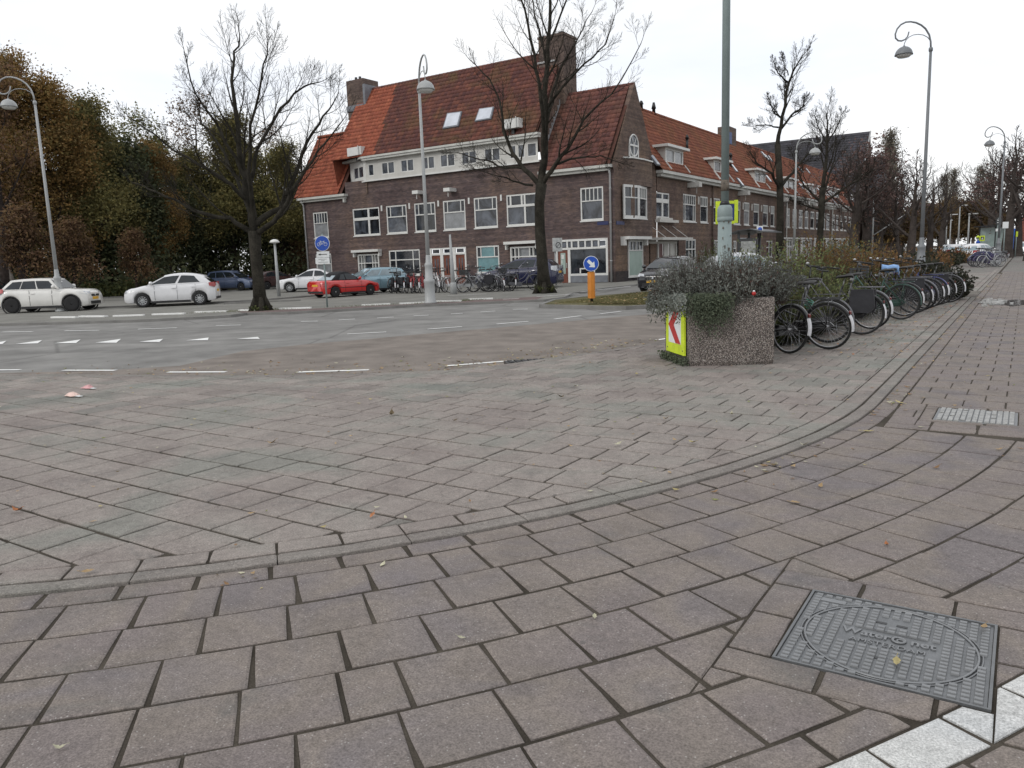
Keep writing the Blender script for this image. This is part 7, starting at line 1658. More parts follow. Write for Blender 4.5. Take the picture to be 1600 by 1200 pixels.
# bicycles along the brick front
GR2 = 'bicycles along the brick front'
front = [(612, 458, 1.9, bikeB, None, 'black bicycle by the bonnet of the ice blue estate car'), (620, 458.5, 2.2, bikeC, None, 'black bicycle second from the ice blue car'), (628, 458, 1.75, bikeA, 'grey', 'grey bicycle third from the ice blue car'), (636, 458.5, 2.0, bikeC, None, 'black bicycle just before the red ones'),
 (644, 458.5, 2.15, bikeA, 'red', 'red bicycle first of two before the brick front'), (652, 458, 1.85, bikeB, None, 'black bicycle between the two red ones'), (659, 458.5, 2.1, bikeA, 'red', 'red bicycle with white mudguard nearer the curled lamp'), (680, 457.5, 1.9, bikeA, None, 'black bicycle just past the curled lamp foot'),
 (686, 457.5, 2.4, bikeA, 'white', 'white bicycle between the curled lamp and the slim post'), (695, 457, 2.7, bikeA, 'white', 'white bicycle touching the slim tapering post'), (704, 457, .3, bikeA, 'silver', 'pale bicycle behind the slim tapering post'),
 (722, 457, .62, bikeA, 'silver', 'silver bicycle side-on with high bars in front of the third brown door'), (765, 456, 3.6, bikeC, 'grey', 'grey bicycle with a large front rack before the teal window'), (758, 455, 1.0, bikeB, None, 'black bicycle leaning behind the one with the front rack'),
 (775, 455.5, 3.3, bikeA, 'silver', 'bicycle with chrome bars between the teal window and the navy car'), (787, 455.5, 2.4, bikeA, 'grey', 'bicycle with white tyre against the navy car'), (796, 455, .8, bikeB, 'grey', 'grey bicycle at the wheel of the navy car'), (800, 454.5, 2.6, bikeC, None, 'black bicycle at the rear of the navy car')]
for px, py, a, pr, col, lab in front: put_bike(pr, G(px, py, 0.0), a, lab, GR2, col, rg.uniform(-.12, .12), 1.12)

# ---------------------------------------------------------------- planter, hedge and shrubs
m_agg = bpy.data.materials.new('exposed_aggregate'); tt, pp = nodes(m_agg); vv_ = coords(tt, True)
vo = tt.nodes.new('ShaderNodeTexVoronoi'); vo.inputs['Scale'].default_value = 74; tt.links.new(vv_, vo.inputs['Vector'])
sepc = tt.nodes.new('ShaderNodeSeparateColor'); tt.links.new(vo.outputs['Color'], sepc.inputs[0])
c1_ = ramp(tt, sepc.outputs[0], [(0, (.13, .105, .09)), (.35, (.25, .215, .19)), (.6, (.37, .325, .29)), (.85, (.19, .165, .155)), (1, (.48, .45, .41))])
c2_ = mixc(tt, ramp(tt, vo.outputs['Distance'], [(.35, 0), (.62, 1)]), c1_, (.06, .05, .045))
c3_ = mixc(tt, 1.0, c2_, ramp(tt, noise(tt, 3, vv_, 4), [(.3, .75), (.7, 1.15)]), 'MULTIPLY')
tt.links.new(c3_, pp.inputs['Base Color']); pp.inputs['Roughness'].default_value = .9; bump(tt, pp, vo.outputs['Distance'], -.8, .012)
pl_ = [(-3.66, 9.83), (-2.71, 10.35), (-2.98, 11.05), (-3.6, 11.35), (-4.25, 11.15), (-4.32, 10.58)]
pcx, pcy = sum(p[0] for p in pl_) / 6, sum(p[1] for p in pl_) / 6
T1 = thing('concrete_planter', 'angular planter of exposed pebble concrete with a yellow and red chevron board', 'planter', (pcx, pcy, 0))
pl0 = [(x - pcx, y - pcy) for x, y in pl_]
mb = MB(); Hp = .90; n = 6
inn = [(x * .86, y * .86) for x, y in pl0]; low = [(x * .97, y * .97) for x, y in pl0]
vs = [(x, y, .0) for x, y in low] + [(x, y, .06) for x, y in pl0] + [(x, y, Hp - .015) for x, y in pl0] + [(x * .985, y * .985, Hp) for x, y in pl0] + [(x, y, Hp) for x, y in inn] + [(x, y, Hp - .14) for x, y in inn]
mb._add(vs, [tuple(reversed(range(6)))] + [(k * 6 + i, k * 6 + (i + 1) % 6, (k + 1) * 6 + (i + 1) % 6, (k + 1) * 6 + i) for k in range(5) for i in range(6)]); mb.build('trough', m_agg, T1)
mb = MB(); mb._add([(x * .99, y * .99, Hp - .12) for x, y in inn], [tuple(range(6))]); mb.build('soil', m_soil, T1)
# chevron board on the face towards the road
A = Vector((pl0[0][0], pl0[0][1], 0)); Fv = Vector((pl0[5][0], pl0[5][1], 0)); du = (A - Fv).normalized(); nn = Vector((du.y, -du.x, 0))
if nn.dot(Vector((pl0[0][0] + pl0[5][0], pl0[0][1] + pl0[5][1], 0))) < 0: nn = -nn
class Pl2:
    def __init__(s, o, u, n): s.o = o; s.u = u; s.n = n; s.v = Vector((0, 0, 1))
    def __call__(s, u, v, z=0): return s.o + s.u * u + s.v * v + s.n * z
fc = Pl2(Fv.lerp(A, .52) + Vector((0, 0, .53)), du, nn)
T2 = thing('chevron_board', 'fluorescent yellow board with a red chevron on white, fixed to the planter', 'sign', (pcx, pcy, 0))
mb = MB(); mb.obox(fc(0, -.02, .03), fc.u, fc.v, fc.n, .36, .37, .012); mb.build('panel', m_yel, T2)
mb = MB(); mb.obox(fc(0, -.0, .044), fc.u, fc.v, fc.n, .24, .25, .002); mb.build('white_field', m_swhite, T2)
mb = MB(); mb.extrude([fc(*p, .048) for p in ((-.235, .0), (.05, .245), (.235, .245), (-.03, .0), (.235, -.245), (.05, -.245))], fc.n * .003); mb.build('chevron', m_redsg, T2)
for u, v in ((-.3, -.33), (.3, -.33), (-.3, .3), (.3, .3)): mb = MB(); mb.lathe(fc(u, v, .042), [(.012, 0), (.008, .006)], 8, axis=fc.n); mb.build('screw', mb_steel, T2)
# planting
m_gn = Mleaf('grey_green_needles', [(.185, .20, .18), (.23, .245, .225), (.14, .155, .13), (.25, .25, .225)]); m_rn = Mleaf('reddish_needles', [(.16, .09, .075), (.12, .07, .06), (.18, .12, .095)]); m_ivy = Mleaf('small_dark_ivy', [(.075, .092, .062), (.105, .12, .08), (.052, .066, .046)]); m_twig = M('thin_brown_twig', (.060, .042, .034), .9)
def bush(mbt, mbl, rg, c, rx, ry, h, nst, nlf, ls, lean=.6, lw=.35, base=.15):
    """many thin upright sprigs fanning out of a root, set with small narrow leaves"""
    c = Vector(c)
    for i in range(nst):
        a = rg.uniform(0, 2 * PI); q = rg.random() ** .5; p = c + Vector((math.cos(a) * rx * q * .8, math.sin(a) * ry * q * .8, 0)); hh = h * rg.uniform(.55, 1.08) * (1 - .45 * q ** 2.2); d = Vector((math.cos(a) * q * lean, math.sin(a) * q * lean, 1)).normalized()
        d = (d + sway(rg, .18)).normalized(); p0 = p + d * hh * base; p1 = p + d * hh * .6; p2 = p1 + (d + sway(rg, .25)).normalized() * hh * .4
        if mbt is not None: mbt.tube([p, p1, p2], [.004, .003, .0015], 3, cap=False)
        for k in range(nlf):
            t_ = rg.random(); q_ = p0.lerp(p1, t_ / .6) if t_ < .6 else p1.lerp(p2, (t_ - .6) / .4); v = (d * .7 + sway(rg, .8)).normalized(); w = v.orthogonal().normalized(); w = Matrix.Rotation(rg.uniform(0, 6.28), 3, v) @ w; s = ls * rg.uniform(.6, 1.4)
            mbl._add([q_, q_ + v * s * .5 + w * s * lw * .5, q_ + v * s, q_ + v * s * .5 - w * s * lw * .5], [(0, 1, 2, 3)])
rg = random.Random(17)
T3 = thing('planter_shrub', 'wide grey green heathery shrub overflowing the concrete planter', 'shrub', (pcx, pcy, Hp - .12))
tw_, l1, l2 = MB(), MB(), MB()
for (x, y, rx, ry, h, n_) in ((-.30, -.25, .45, .45, .74, 460), (.25, -.30, .45, .4, .70, 430), (.05, .20, .6, .4, .80, 430), (-.50, .1, .38, .4, .68, 360), (.6, .1, .35, .4, .72, 330), (-.62, -.05, .28, .30, .46, 260), (-.3, -.50, .30, .22, .34, 180)): bush(tw_, l1, rg, (x, y, 0), rx, ry, h, n_, 24, .036, .70)
for (x, y, rx, ry, h, n_) in ((.35, -.1, .3, .25, .68, 170), (-.58, -.15, .25, .3, .42, 150)): bush(tw_, l2, rg, (x, y, 0), rx, ry, h, n_, 20, .034, .8)
# drooping mass over the road-side rim
def droop(mbl, rg, a, b, drop, n, nl, s, out=.10):
    for i in range(n):
        p = a.lerp(b, rg.random()); nr = Vector((p.x, p.y, 0)).normalized(); L = drop * rg.uniform(.25, 1.0); q = p + nr * rg.uniform(0, out); 
        for k in range(nl):
            f_ = k / nl; c = q + nr * (.05 * f_ + .02) + Vector((0, 0, .06 - L * f_)) + sway(rg, .035); v = (Vector((0, 0, -.7)) + sway(rg, .9)).normalized(); w = v.orthogonal().normalized(); ss = s * rg.uniform(.6, 1.3)
            mbl._add([c, c + v * ss * .5 + w * ss * .3, c + v * ss, c + v * ss * .5 - w * ss * .3], [(0, 1, 2, 3)])
top = [Vector((x, y, .12)) for x, y in pl0]
l3 = MB()
droop(l3, rg, top[0], top[1].lerp(top[0], .5), .42, 150, 16, .030, .10); droop(l3, rg, top[0].lerp(top[1], .1), top[0].lerp(top[1], .42), .62, 80, 18, .028, .06); droop(l1, rg, top[5], top[0], .28, 200, 12, .032, .22); droop(l3, rg, top[5].lerp(top[0], .2), top[0], .45, 50, 12, .03, .05); droop(l1, rg, top[4], top[5], .45, 160, 14, .032, .22)
tw_.build('twigs', m_twig, T3, kind='stuff'); l1.build('foliage', m_gn, T3, kind='stuff'); l2.build('foliage', m_rn, T3, kind='stuff'); l3.build('hanging_foliage', m_ivy, T3, kind='stuff')
mb = MB(); tk = MB()
for _ in range(700):
    p = Vector((pl_[5][0], pl_[5][1], 0)).lerp(Vector((pl_[0][0], pl_[0][1], 0)), rg.random()); c = p + nn * rg.uniform(.0, .12) + Vector((0, 0, rg.uniform(.02, .12))); v = sway(rg, 1).normalized(); w = v.orthogonal().normalized(); mb._add([c, c + v * .015 + w * .01, c + v * .03, c + v * .015 - w * .01], [(0, 1, 2, 3)])
mb.build('weeds', m_ivy, kind='stuff', label='small weeds along the foot of the planter', cat='weeds')
g_ = thing('red_ornament', 'little red ball ornament on the planter rim among the twigs', 'ornament', deep(1178, 458, 9.75)); mb = MB(); mb.lathe((0, 0, -.03), [(.008, 0), (.022, .008), (.028, .025), (.022, .042), (.008, .05)], 14); mb.build('ball', M('glossy_red', (.34, .012, .010), .4), g_); mb = MB(); mb.lathe((0, 0, .018), [(.014, 0), (.016, .008), (.005, .018)], 10); mb.build('cap', m_swhite, g_)
# hedge behind the bicycles
m_hl = Mleaf('hedge_leaves', [(.095, .118, .048), (.13, .15, .06), (.062, .08, .036), (.155, .14, .06)]); m_hd = Mleaf('dark_conifer_sprays', [(.024, .030, .020), (.038, .044, .028), (.050, .044, .030)]); m_hr = Mleaf('red_brown_shrub_leaves', [(.15, .075, .042), (.19, .11, .045), (.11, .058, .034), (.17, .13, .05)]); m_hg = Mleaf('fresh_green_shrub_leaves', [(.14, .165, .07), (.18, .20, .09), (.10, .125, .05)]); m_ho = Mleaf('ochre_shrub_leaves', [(.20, .13, .04), (.165, .115, .04), (.13, .09, .035)])
bd = MB(); bd.prism([(-4.9, 12.7), (-3.6, 12.7), (-3.2, 23.6), (-5.6, 23.8), (-5.4, 15.5)], .0, .05); bd.build('planting_bed', m_soil, kind='structure', label='soil bed under the hedge')
def hedge(name, label, specs, mat, seed, cat='hedge', ls=.05, tw=True):
    rg = random.Random(seed); t = thing(name, label, cat, (specs[0][0], specs[0][1], 0)); o = Vector((specs[0][0], specs[0][1], 0)); a, b = MB(), MB()
    for (x, y, rx, ry, h, n_, nl) in specs: bush(a, b, rg, Vector((x, y, .02)) - o, rx, ry, h, n_, nl, ls, .8, .55, .1)
    a.build('twigs', m_twig, t, kind='stuff'); b.build('foliage', mat, t, kind='stuff'); return t
hedge('hedge', 'low green hedge running behind the parked bicycles', [(-3.85, 12.6 + k * .85, .95, .6, 1.14 + .1 * math.sin(k * 2.1), 290, 26) for k in range(13)], m_hl, 51, ls=.05)
hedge('hedge', 'darker leafy strip of the hedge pressing between the bicycle frames', [(-3.5, 12.7, .55, .5, 1.05, 230, 26), (-3.45, 13.7, .55, .5, 1.05, 220, 26), (-3.35, 15.0, .55, .6, 1.0, 220, 26), (-3.3, 16.2, .55, .6, 1.05, 220, 26), (-3.2, 17.6, .5, .7, 1.0, 200, 26), (-3.1, 19.0, .5, .7, 1.0, 200, 26), (-3.0, 20.4, .5, .7, 1.0, 190, 26), (-2.9, 21.8, .5, .7, 1.0, 190, 26)], m_hl, 58, ls=.05)
hedge('dark_conifer', 'dark low conifer between the wheels of the bicycles and the hedge', [(-3.25, 12.9 + k * 1.05, .5, .6, .62, 100, 22) for k in range(10)], m_hd, 52, 'shrub', ls=.06)
hedge('spiky_shrub', 'black spiky shrub ending the hedge over the paving', [(-2.05, 24.2, .8, .7, 1.1, 240, 26), (-2.6, 24.9, .9, .8, 1.2, 220, 26), (-2.5, 23.6, .5, .5, .8, 120, 22)], m_hd, 53, 'shrub', ls=.085)
hedge('green_shrub', 'fresh green shrub rising above the hedge before the terrace', [(-4.9, 17.4, 1.1, .9, 1.85, 330, 32), (-4.7, 19.0, 1.0, .9, 1.8, 280, 32)], m_hg, 54, 'shrub', ls=.06)
hedge('russet_shrub', 'russet shrub in the middle of the planting, red brown below', [(-4.2, 20.6, 1.0, .9, 1.9, 300, 32), (-3.7, 23.2, 1.0, .9, 1.75, 260, 30), (-3.0, 23.0, .6, .7, 1.3, 160, 26)], m_hr, 55, 'shrub', ls=.06)
hedge('ochre_shrub', 'ochre leafed shrub at the tall end of the planting', [(-4.0, 21.9, 1.1, .9, 2.05, 340, 32)], m_ho, 56, 'shrub', ls=.06)
hedge('green_shrub', 'grey green shrub at the foot of the tall dark lamp', [(-4.6, 24.6, .9, .8, 1.95, 200, 28)], m_hg, 57, 'shrub', ls=.055)
for k in range(6): hedge('roadside_hedge', ['first low hedge beyond the rubble patch', 'second low hedge beyond the rubble patch', 'third low hedge, beside the violet bicycles', 'fourth low hedge, behind the violet bicycles', 'fifth low hedge far down the racks', 'last low hedge at the far glass shelter'][k], [(-4.6, 34 + k * 9.0, 1.0, 3.2, 1.3, 150, 16)], m_hd if k % 2 else m_hr, 60 + k, ls=.16).__setitem__('group', 'low hedges along the far racks')
# climber and young plants by the terrace
hedge('climber', 'green climber growing over the wall between the first terrace windows', [(XR + .3, ru(1101, 385), .25, .9, 2.5, 130, 26)], m_hg, 71, 'climbing plant', ls=.12)
hedge('front_shrub', 'thin bare-twigged shrub in front of the terrace porch', [(XR + 1.0, ru(1063, 385), .5, .8, 2.2, 60, 10)], m_hr, 72, 'shrub', ls=.08)
for k, px in enumerate((1300, 1318, 1335)): hedge('front_garden_shrub', ['grey leafed', 'dull green', 'dark'][k] + ' shrub before the white ground-floor fronts of the terrace', [(-13, at_base(px, 66, 0).y, 1.2, 1.6, 2.3, 120, 22)], (m_gn, m_hg, m_hd)[k], 75 + k, 'shrub', ls=.16)
# ivy and weeds at tree feet
for (px, py, lab, s_) in ((851, 458, 'ivy growing round the foot of the tree before the shop', .5), (408, 485, 'tufts of grass at the foot of the big bare tree', .22)):
    p = G(px, py, 0.0); o = hedge('tree_foot_growth', lab, [(p.x, p.y, .42, .42, s_, 130, 18)], m_hl, 80 + int(px), 'ground cover', ls=.06)
mb = MB(); rg = random.Random(33)
for i in range(3200):
    f_ = rg.random() * (len(wdw) - 9) + 8; k = int(f_); a = Vector((*wdw[min(k, len(wdw) - 1)], 0)); b = Vector((*wdw[min(k + 1, len(wdw) - 1)], 0)); p = a.lerp(b, f_ - k) + Vector((rg.gauss(0, .22), rg.gauss(0, .22), .004))
    if rg.random() > .5 + .5 * math.sin(f_ * 2.3): continue
    d = Vector((rg.gauss(0, .02), rg.gauss(0, .02), rg.uniform(.02, .07))); mb._add([p, p + Vector((.012, 0, 0)), p + d], [(0, 1, 2)])
mb.build('grass_tufts', Mleaf('rough_grass', [(.09, .11, .035), (.12, .12, .05), (.07, .085, .03)]), kind='stuff', label='rough grass along the white kerb blocks', cat='grass')
mb = MB()
for i in range(26000):
    y = 21.8 + 26 * rg.random() ** 1.6; x = rg.uniform(-13.1, -9.15)
    if y < 28 and x < -13.0 + (28 - y) * -.05: continue
    if y < 22.6 and x < -11.5: continue
    p = Vector((x, y, .018)); h = rg.uniform(.015, .045) * (1 + y * .01); d = Vector((rg.gauss(0, .02), rg.gauss(0, .02), h)); w = .010 + y * .0003; mb._add([p, p + Vector((w, 0, 0)), p + d], [(0, 1, 2)])
mb.build('island_grass', Mleaf('worn_grass', [(.10, .105, .04), (.13, .115, .05), (.085, .085, .035), (.15, .12, .06)]), kind='stuff', label='short worn grass on the traffic island', cat='grass')

# ---------------------------------------------------------------- covers, litter, fallen leaves
m_iron = M('cast_iron_cover', (.145, .150, .155), .45, metal=.35, vary=.14, scale=9, fine=120, bmp=.15); m_iron2 = M('worn_iron_tread', (.20, .205, .21), .38, metal=.4, vary=.12, scale=9, fine=120)
x0, x1, y0, y1 = MH; cxm, cym = (x0 + x1) / 2, (y0 + y1) / 2
T4 = thing('manhole_cover', 'square grey iron manhole cover with raised treads, a ring and lettering', 'manhole cover', (cxm, cym, 0))
mb = MB(); hx, hy = (x1 - x0) / 2, (y1 - y0) / 2; mb.box(-hx + .012, hx - .012, -hy + .012, hy - .012, -.05, -.006); mb.build('plate', m_iron, T4)
mb = MB()
for a in ((-hx, hx, -hy, -hy + .010), (-hx, hx, hy - .010, hy), (-hx, -hx + .010, -hy + .010, hy - .010), (hx - .010, hx, -hy + .010, hy - .010)): mb.box(*a, -.05, .001)
mb.build('rim', m_iron, T4)
RC = .305
mb = MB(); NX, NY = 17, 23
for i in range(NX):
    for j in range(NY):
        x = -hx + .018 + (i + .5) * (2 * hx - .036) / NX; y = -hy + .018 + (j + .5) * (2 * hy - .036) / NY; r = math.hypot(x, y)
        if RC - .018 < r < RC + .012: continue
        if abs(x) < .175 and -.075 < y < .060: continue
        if abs(x) < .075 and (.135 < y < .20): continue
        if -.31 < x < -.19 and .24 < y < .29: continue
        w, h = .0145, .0090
        if i % 2: y += .0
        mb._add([(x - w, y - h, -.006), (x + w, y - h, -.006), (x + w, y + h, -.006), (x - w, y + h, -.006), (x - w + .002, y - h + .002, .001), (x + w - .002, y - h + .002, .001), (x + w - .002, y + h - .002, .001), (x - w + .002, y + h - .002, .001)], [(4, 5, 6, 7), (0, 1, 5, 4), (1, 2, 6, 5), (2, 3, 7, 6), (3, 0, 4, 7)])
mb.build('tread_block', m_iron2, T4, kind='stuff')
mb = MB(); mb.ring((0, 0, -.003), (0, 0, 1), RC - .004, .005, 64, 6, flat=.8); mb.ring((0, 0, -.003), (0, 0, 1), RC - .020 + .03, .0028, 64, 5); mb.build('ring', m_iron2, T4)
mb = MB(); mb.ring((0, 0, -.0055), (0, 0, 1), RC + .0035, .0022, 64, 5, flat=.3); mb.build('ring_gap', m_black, T4)
mb = MB()
for sx, sy in ((-.045, .155), (.03, .155), (-.02, -.15)): mb.box(sx - .02, sx + .02, sy - .008, sy + .008, -.0058, -.0045)
mb.build('lifting_slot', m_black, T4)
mb = MB(); mb.box(-.30, -.20, .250, .283, -.006, -.002); mb.build('maker_plate', m_iron2, T4)
def text(s, size, x, y, bold=.0, sp=1.0, name='lettering'):
    c = bpy.data.curves.new(name, 'FONT'); c.body = s; c.size = size; c.extrude = .0024; c.offset = bold; c.align_x = 'CENTER'; c.align_y = 'CENTER'; c.space_character = sp; c.materials.append(m_iron2)
    o = bpy.data.objects.new(name, c); C.objects.link(o); dg_ = bpy.context.evaluated_depsgraph_get(); me_ = bpy.data.meshes.new_from_object(o.evaluated_get(dg_)); bpy.data.objects.remove(o); o = bpy.data.objects.new(name, me_); C.objects.link(o); o.parent = T4; KIDS.setdefault(T4.name, []).append(o); o.location = (x, y, -.0030); return o
text('Water', .066, -.082, .026, .0012); text('net', .066, .118, .026, .0012); text('AMSTERDAM', .043, .0, -.042, 0.0, 1.10)
mb = MB(); mb.ring((.034, .024, -.002), (0, 0, 1), .022, .0062, 24, 6, flat=.6); mb.ring((.040, .020, -.002), (0, 0, 1), .012, .004, 16, 5, flat=.6); mb.build('round_emblem', m_iron2, T4)
mb = MB(); mb.box(-.12, .12, .070, .0715, -.006, -.002); mb.box(-.115, .115, .078, .0795, -.006, -.002); mb.build('fine_line', m_iron2, T4)
# drain cover further on
x0, x1, y0, y1 = GR; T5 = thing('drain_cover', 'pale worn square cover with rows of raised studs beside the kerb path', 'drain cover', ((x0 + x1) / 2, (y0 + y1) / 2, 0)); hx, hy = (x1 - x0) / 2, (y1 - y0) / 2
mb = MB(); mb.box(-hx, hx, -hy, hy, -.05, -.008); mb.build('plate', m_iron, T5); m_pale = M('pale_worn_iron', (.30, .30, .29), .6, vary=.3, scale=14, fine=70, bmp=.3)
mb = MB()
for i in range(13):
    for j in range(10):
        x = -hx + .02 + (i + .5) * (2 * hx - .04) / 13; y = -hy + .02 + (j + .5) * (2 * hy - .04) / 10
        if rg.random() < .06: continue
        mb.box(x - .017, x + .017, y - .026, y + .026, -.008, .002)
mb.build('tread_block', m_pale, T5, kind='stuff')
# dark cast drain at the road edge
p = G(824, 566.5, -.03); T6 = thing('gully_grate', 'small black gully lid lying at the corner of the road edge', 'gully', (p.x, p.y, -.07)); mb = MB(); mb.obox((0, 0, .03), (.72, .69, 0), (-.69, .72, 0), (0, 0, 1), .33, .16, .035); g2 = mb.build('lid', m_black, T6)
mb = MB()
for k in range(6): mb.obox(Vector((.72, .69, 0)) * (-.25 + .1 * k) + Vector((0, 0, .07)), (.72, .69, 0), (-.69, .72, 0), (0, 0, 1), .03, .13, .006)
mb.build('bar', m_trim, g2, kind='stuff')
# fallen leaves
def leafmesh(rg, s, curl):
    mb = MB(); mb.smooth = True; out = [(-1, 0), (-.55, .34), (-.15, .50), (.1, .30), (.35, .42), (.6, .18), (1, 0), (.6, -.2), (.3, -.38), (.05, -.26), (-.2, -.46), (-.6, -.3)]; n = len(out)
    f = lambda x, y: (x * s, y * s, s * (curl * x * x + .35 * abs(y)) + .004)
    vs = [f(*p) for p in out] + [f(-.4, 0), f(.1, 0), f(.5, 0)]
    mb._add(vs, [(0, 1, n), (1, 2, n + 1, n), (2, 3, n + 1), (3, 4, n + 2, n + 1), (4, 5, n + 2), (5, 6, n + 2), (6, 7, n + 2), (7, 8, n + 2), (8, 9, n + 1, n + 2), (9, 10, n + 1), (10, 11, n, n + 1), (11, 0, n)]); mb.bar((-s * 1.0, 0, s * curl + .004), (-s * 1.5, s * .15, s * curl + .008), s * .06, s * .06); return mb
lm = {k: M('leaf_' + k, c_, .65, vary=.25, scale=30) for k, c_ in dict(yellow=(.36, .30, .13), pale=(.42, .40, .28), brown=(.20, .11, .045), tan=(.34, .23, .11), orange=(.36, .13, .04), dark=(.10, .07, .03), green=(.16, .17, .05)).items()}
lv = [(1401, 1036, 'yellow', .030, 'curled yellow leaf lying on the manhole cover lettering'), (1537, 982, 'tan', .026, 'tan leaf at the corner of the manhole cover'), (929, 964, 'pale', .022, 'pale leaf on a purple paver between kerb and manhole'), (721, 998, 'pale', .020, 'tiny pale leaf on a joint in the middle of the path'),
      (93, 1170, 'pale', .022, 'pale leaf on the paver in the bottom corner'), (138, 894, 'tan', .034, 'long tan leaf lying on the kerb course'), (27, 799, 'orange', .045, 'orange leaf on green stained pavers near the picture edge'), (582, 806, 'orange', .034, 'faint reddish leaf in the middle of the plaza'),
      (965, 695, 'pale', .04, 'light crumpled leaf on the plaza beside a curled one'), (1082, 692, 'yellow', .045, 'curled yellow leaf on the plaza in line with the planter'), (877, 621, 'dark', .05, 'dark leaf on the plaza below the road edge'), (612, 648, 'dark', .055, 'brown curled leaf on the plaza before the second road dash'), (995, 585, 'yellow', .05, 'yellow leaf just before the planter'),
      (1143, 648, 'pale', .04, 'pale leaf on the plaza below the planter corner'), (1242, 786, 'tan', .035, 'tan leaf on the path just outside the kerb'), (1385, 852, 'orange', .022, 'small red brown leaf on the path beyond the manhole'), (1462, 732, 'brown', .030, 'brown leaf on the path between manhole and drain cover'), (1561, 703, 'tan', .028, 'tan leaf near the right end of the path row'), (1281, 761, 'tan', .03, 'flat tan leaf beside the kerb bend'),
      (1437, 668, 'pale', .03, 'pale leaf by the drain cover corner'), (1357, 675, 'yellow', .05, 'big yellow leaf wedged against the kerb bend'), (1405, 630, 'yellow', .055, 'long yellow leaf lying along the kerb'), (1256, 696, 'pale', .035, 'pale leaf on the last plaza stones'), (900, 604, 'pale', .04, 'small light leaf beyond the dark one on the plaza'), (1040, 655, 'tan', .035, 'tan leaf left of the planter shadow'), (710, 658, 'dark', .035, 'upright dark leaf on the plaza'), (425, 693, 'tan', .045, 'flat tan leaf on the green stained plaza stones')]
for k, (px, py, col, s, lab) in enumerate(lv):
    o = leafmesh(rg, s, rg.uniform(.1, .7)).build('fallen_leaf', lm[col], label=lab.replace(' left of', ' beside').replace(' the right end of', ' the end of'), cat='leaf', group='single fallen leaves'); zz_ = .026 if arc_dist(G(px, py, 0).x, G(px, py, 0).y)[0] < 0 else .003
    p = G(px, py, zz_); o.location = p; o.rotation_euler = (rg.uniform(-.2, .2), rg.uniform(-.2, .2), rg.uniform(0, 6.28))
# litter of small leaves, thicker along the kerb and under the shrubs
def litter(name, label, n, fn, mats, smin, smax):
    mb = MB(); mb.smooth = False
    for i in range(n):
        q = fn()
        if q is None: continue
        x, y, z = q; s = rg.uniform(smin, smax); a = rg.uniform(0, 6.28); ca, sa = math.cos(a) * s, math.sin(a) * s; k = rg.uniform(.3, .6); h = s * rg.uniform(.05, .6); mb.m = rg.randrange(len(mats))
        mb._add([(x - ca, y - sa, z + h), (x + sa * k, y - ca * k, z), (x + ca, y + sa, z + h * rg.random()), (x - sa * k, y + ca * k, z + .3 * h)], [(0, 1, 2), (0, 2, 3)])
    return mb.build(name, mats, kind='stuff', label=label, cat='leaf litter')
LM = [lm['tan'], lm['brown'], lm['brown'], lm['dark'], lm['tan'], lm['pale'], lm['green'], lm['dark'], lm['yellow']]
def f_kerb():
    s = rg.uniform(-.6, 1.0) ; s = -7 + 44 * rg.random() ** .9; d = abs(rg.gauss(0, .13)) + .01
    if rg.random() < (.75 if s < -3 else .15) or rg.random() > .45 + .55 * math.sin(s * 1.9 + 1): return None
    zz = 0; x, y = arc_pt(s, d); return x, y, .004
litter('leaf_litter', 'fallen leaves gathered along the gutter of the kerb', 1300, f_kerb, LM, .008, .034)
def f_rack(): return rg.uniform(-4.5, -1.3), rg.uniform(11.5, 27) , .028
litter('leaf_litter', 'brown leaves under the bicycle rack', 1100, f_rack, [lm['brown'], lm['dark'], lm['orange'], lm['tan']], .012, .04)
def f_plaza():
    x, y = rg.uniform(-14, -1.2), rg.uniform(2.2, 14); 
    if arc_dist(x, y)[0] > -.05: return None
    e = edge_side(x, y); return (x, y, .026) if (Vector((x, y)) - e[1]).dot(e[2]) < 0 else None
litter('leaf_litter', 'small scattered leaves on the plaza paving', 420, f_plaza, LM, .008, .028)
def f_path(): return rg.uniform(-1.1, 2.5), rg.uniform(5, 30), .003
litter('leaf_litter', 'small scattered leaves on the cycle path', 420, f_path, LM, .008, .028)
def f_road():
    i = rg.randrange(1, len(EDGE) - 4); a, b = Vector(EDGE[i]), Vector(EDGE[i + 1]); d = (b - a).normalized(); n_ = Vector((-d.y, d.x)); p = a.lerp(b, rg.random()) + n_ * (abs(rg.gauss(0, .9)) + .03); return p.x, p.y, -.072
litter('leaf_litter', 'leaves blown along the edge of the road', 900, f_road, LM, .012, .045)
def f_isl(): return rg.uniform(-13, -9.2), rg.uniform(21.8, 34), .03
litter('leaf_litter', 'leaves lying on the grass island', 500, f_isl, [lm['tan'], lm['brown'], lm['yellow']], .03, .07)
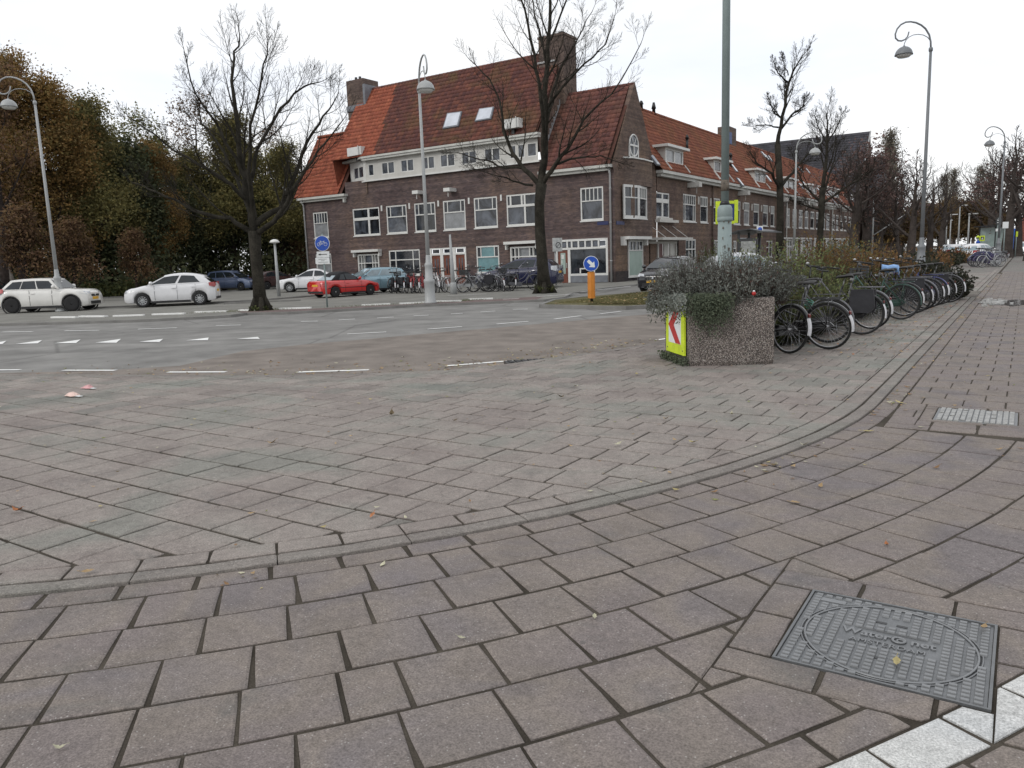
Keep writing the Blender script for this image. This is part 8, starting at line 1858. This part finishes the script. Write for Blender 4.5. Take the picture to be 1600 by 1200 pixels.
# sweet wrappers, rubble and the ponded patch
for (px, py, s, lab, c_) in ((137, 606, .075, 'flattened pink paper wrapper on the plaza', (.55, .30, .30)), (113, 618, .085, 'crumpled pink and white paper cup on the plaza', (.66, .48, .42))):
    p = G(px, py, .025); o = thing('paper_litter', lab, 'litter', p); mb = MB(); mb.smooth = True; n_ = 12; vs = [(math.cos(2 * PI * k / n_) * s * rg.uniform(.7, 1.3) * 1.5, math.sin(2 * PI * k / n_) * s * rg.uniform(.6, 1.1), .002) for k in range(n_)] + [(math.cos(2 * PI * k / n_) * s * .7, math.sin(2 * PI * k / n_) * s * .45, s * rg.uniform(.25, .6)) for k in range(n_)] + [(0, 0, s * .55)]
    mb._add(vs, [(k, (k + 1) % n_, n_ + (k + 1) % n_, n_ + k) for k in range(n_)] + [(n_ + k, n_ + (k + 1) % n_, 2 * n_) for k in range(n_)]); mb.build('paper', M('paper_' + str(px), c_, .7, vary=.25, scale=25), o)
    mb = MB(); mb.box(s * 1.2, s * 2.4, -s * .3, s * .3, .002, .006); mb.build('torn_strip', m_swhite, o)
p = G(1550, 473, .0); mb = MB()
for k in range(60):
    x, y = rg.gauss(0, .16), rg.gauss(0, .55); s = rg.uniform(.02, .07); h = rg.uniform(.005, .05); a = rg.uniform(0, 3); mb.obox((x, y, h / 2 + .004), (math.cos(a), math.sin(a), 0), (-math.sin(a), math.cos(a), 0), (0, 0, 1), s, s * .6, h / 2)
o = mb.build('white_rubble', M('chalky_rubble', (.42, .42, .41), .9, vary=.35, scale=9), kind='stuff', label='scattered white rubble and wet paper on the kerb near the hedge end', cat='rubble'); o.location = (p.x, p.y, .0)
mb = MB(); n_ = 22; mb._add([(math.cos(2 * PI * k / n_) * (.55 + .16 * math.sin(k * 2.7)), math.sin(2 * PI * k / n_) * (1.1 + .3 * math.sin(k * 1.9)), .0045) for k in range(n_)], [tuple(range(n_))]); o = mb.build('puddle', M('wet_film', (.10, .10, .10), .08, vary=.3, scale=3), kind='structure', label='thin puddle round the white rubble'); o.location = (p.x + .35, p.y, .003)
for (a, b_) in (((-.44, 27.4), (.02, 23.8)),):
    mb = MB(); mb.quad((.05, 23.8, .006), (.75, 23.8, .006), (.75, 27.4, .006), (.05, 27.4, .006)); mb.build('white_path_marking', m_white, kind='structure')
# tactile ribbed paving before the rubble
mb = MB()
for k in range(9):
    for j in range(4): mb.box(-2.35 + j * .32, -2.07 + j * .32, 25.2 + k * .34, 25.32 + k * .34, .02, .035)
mb.build('ribbed_paving', m_kerb, kind='stuff', label='ribbed tactile paving between the hedge end and the kerb', cat='paving')
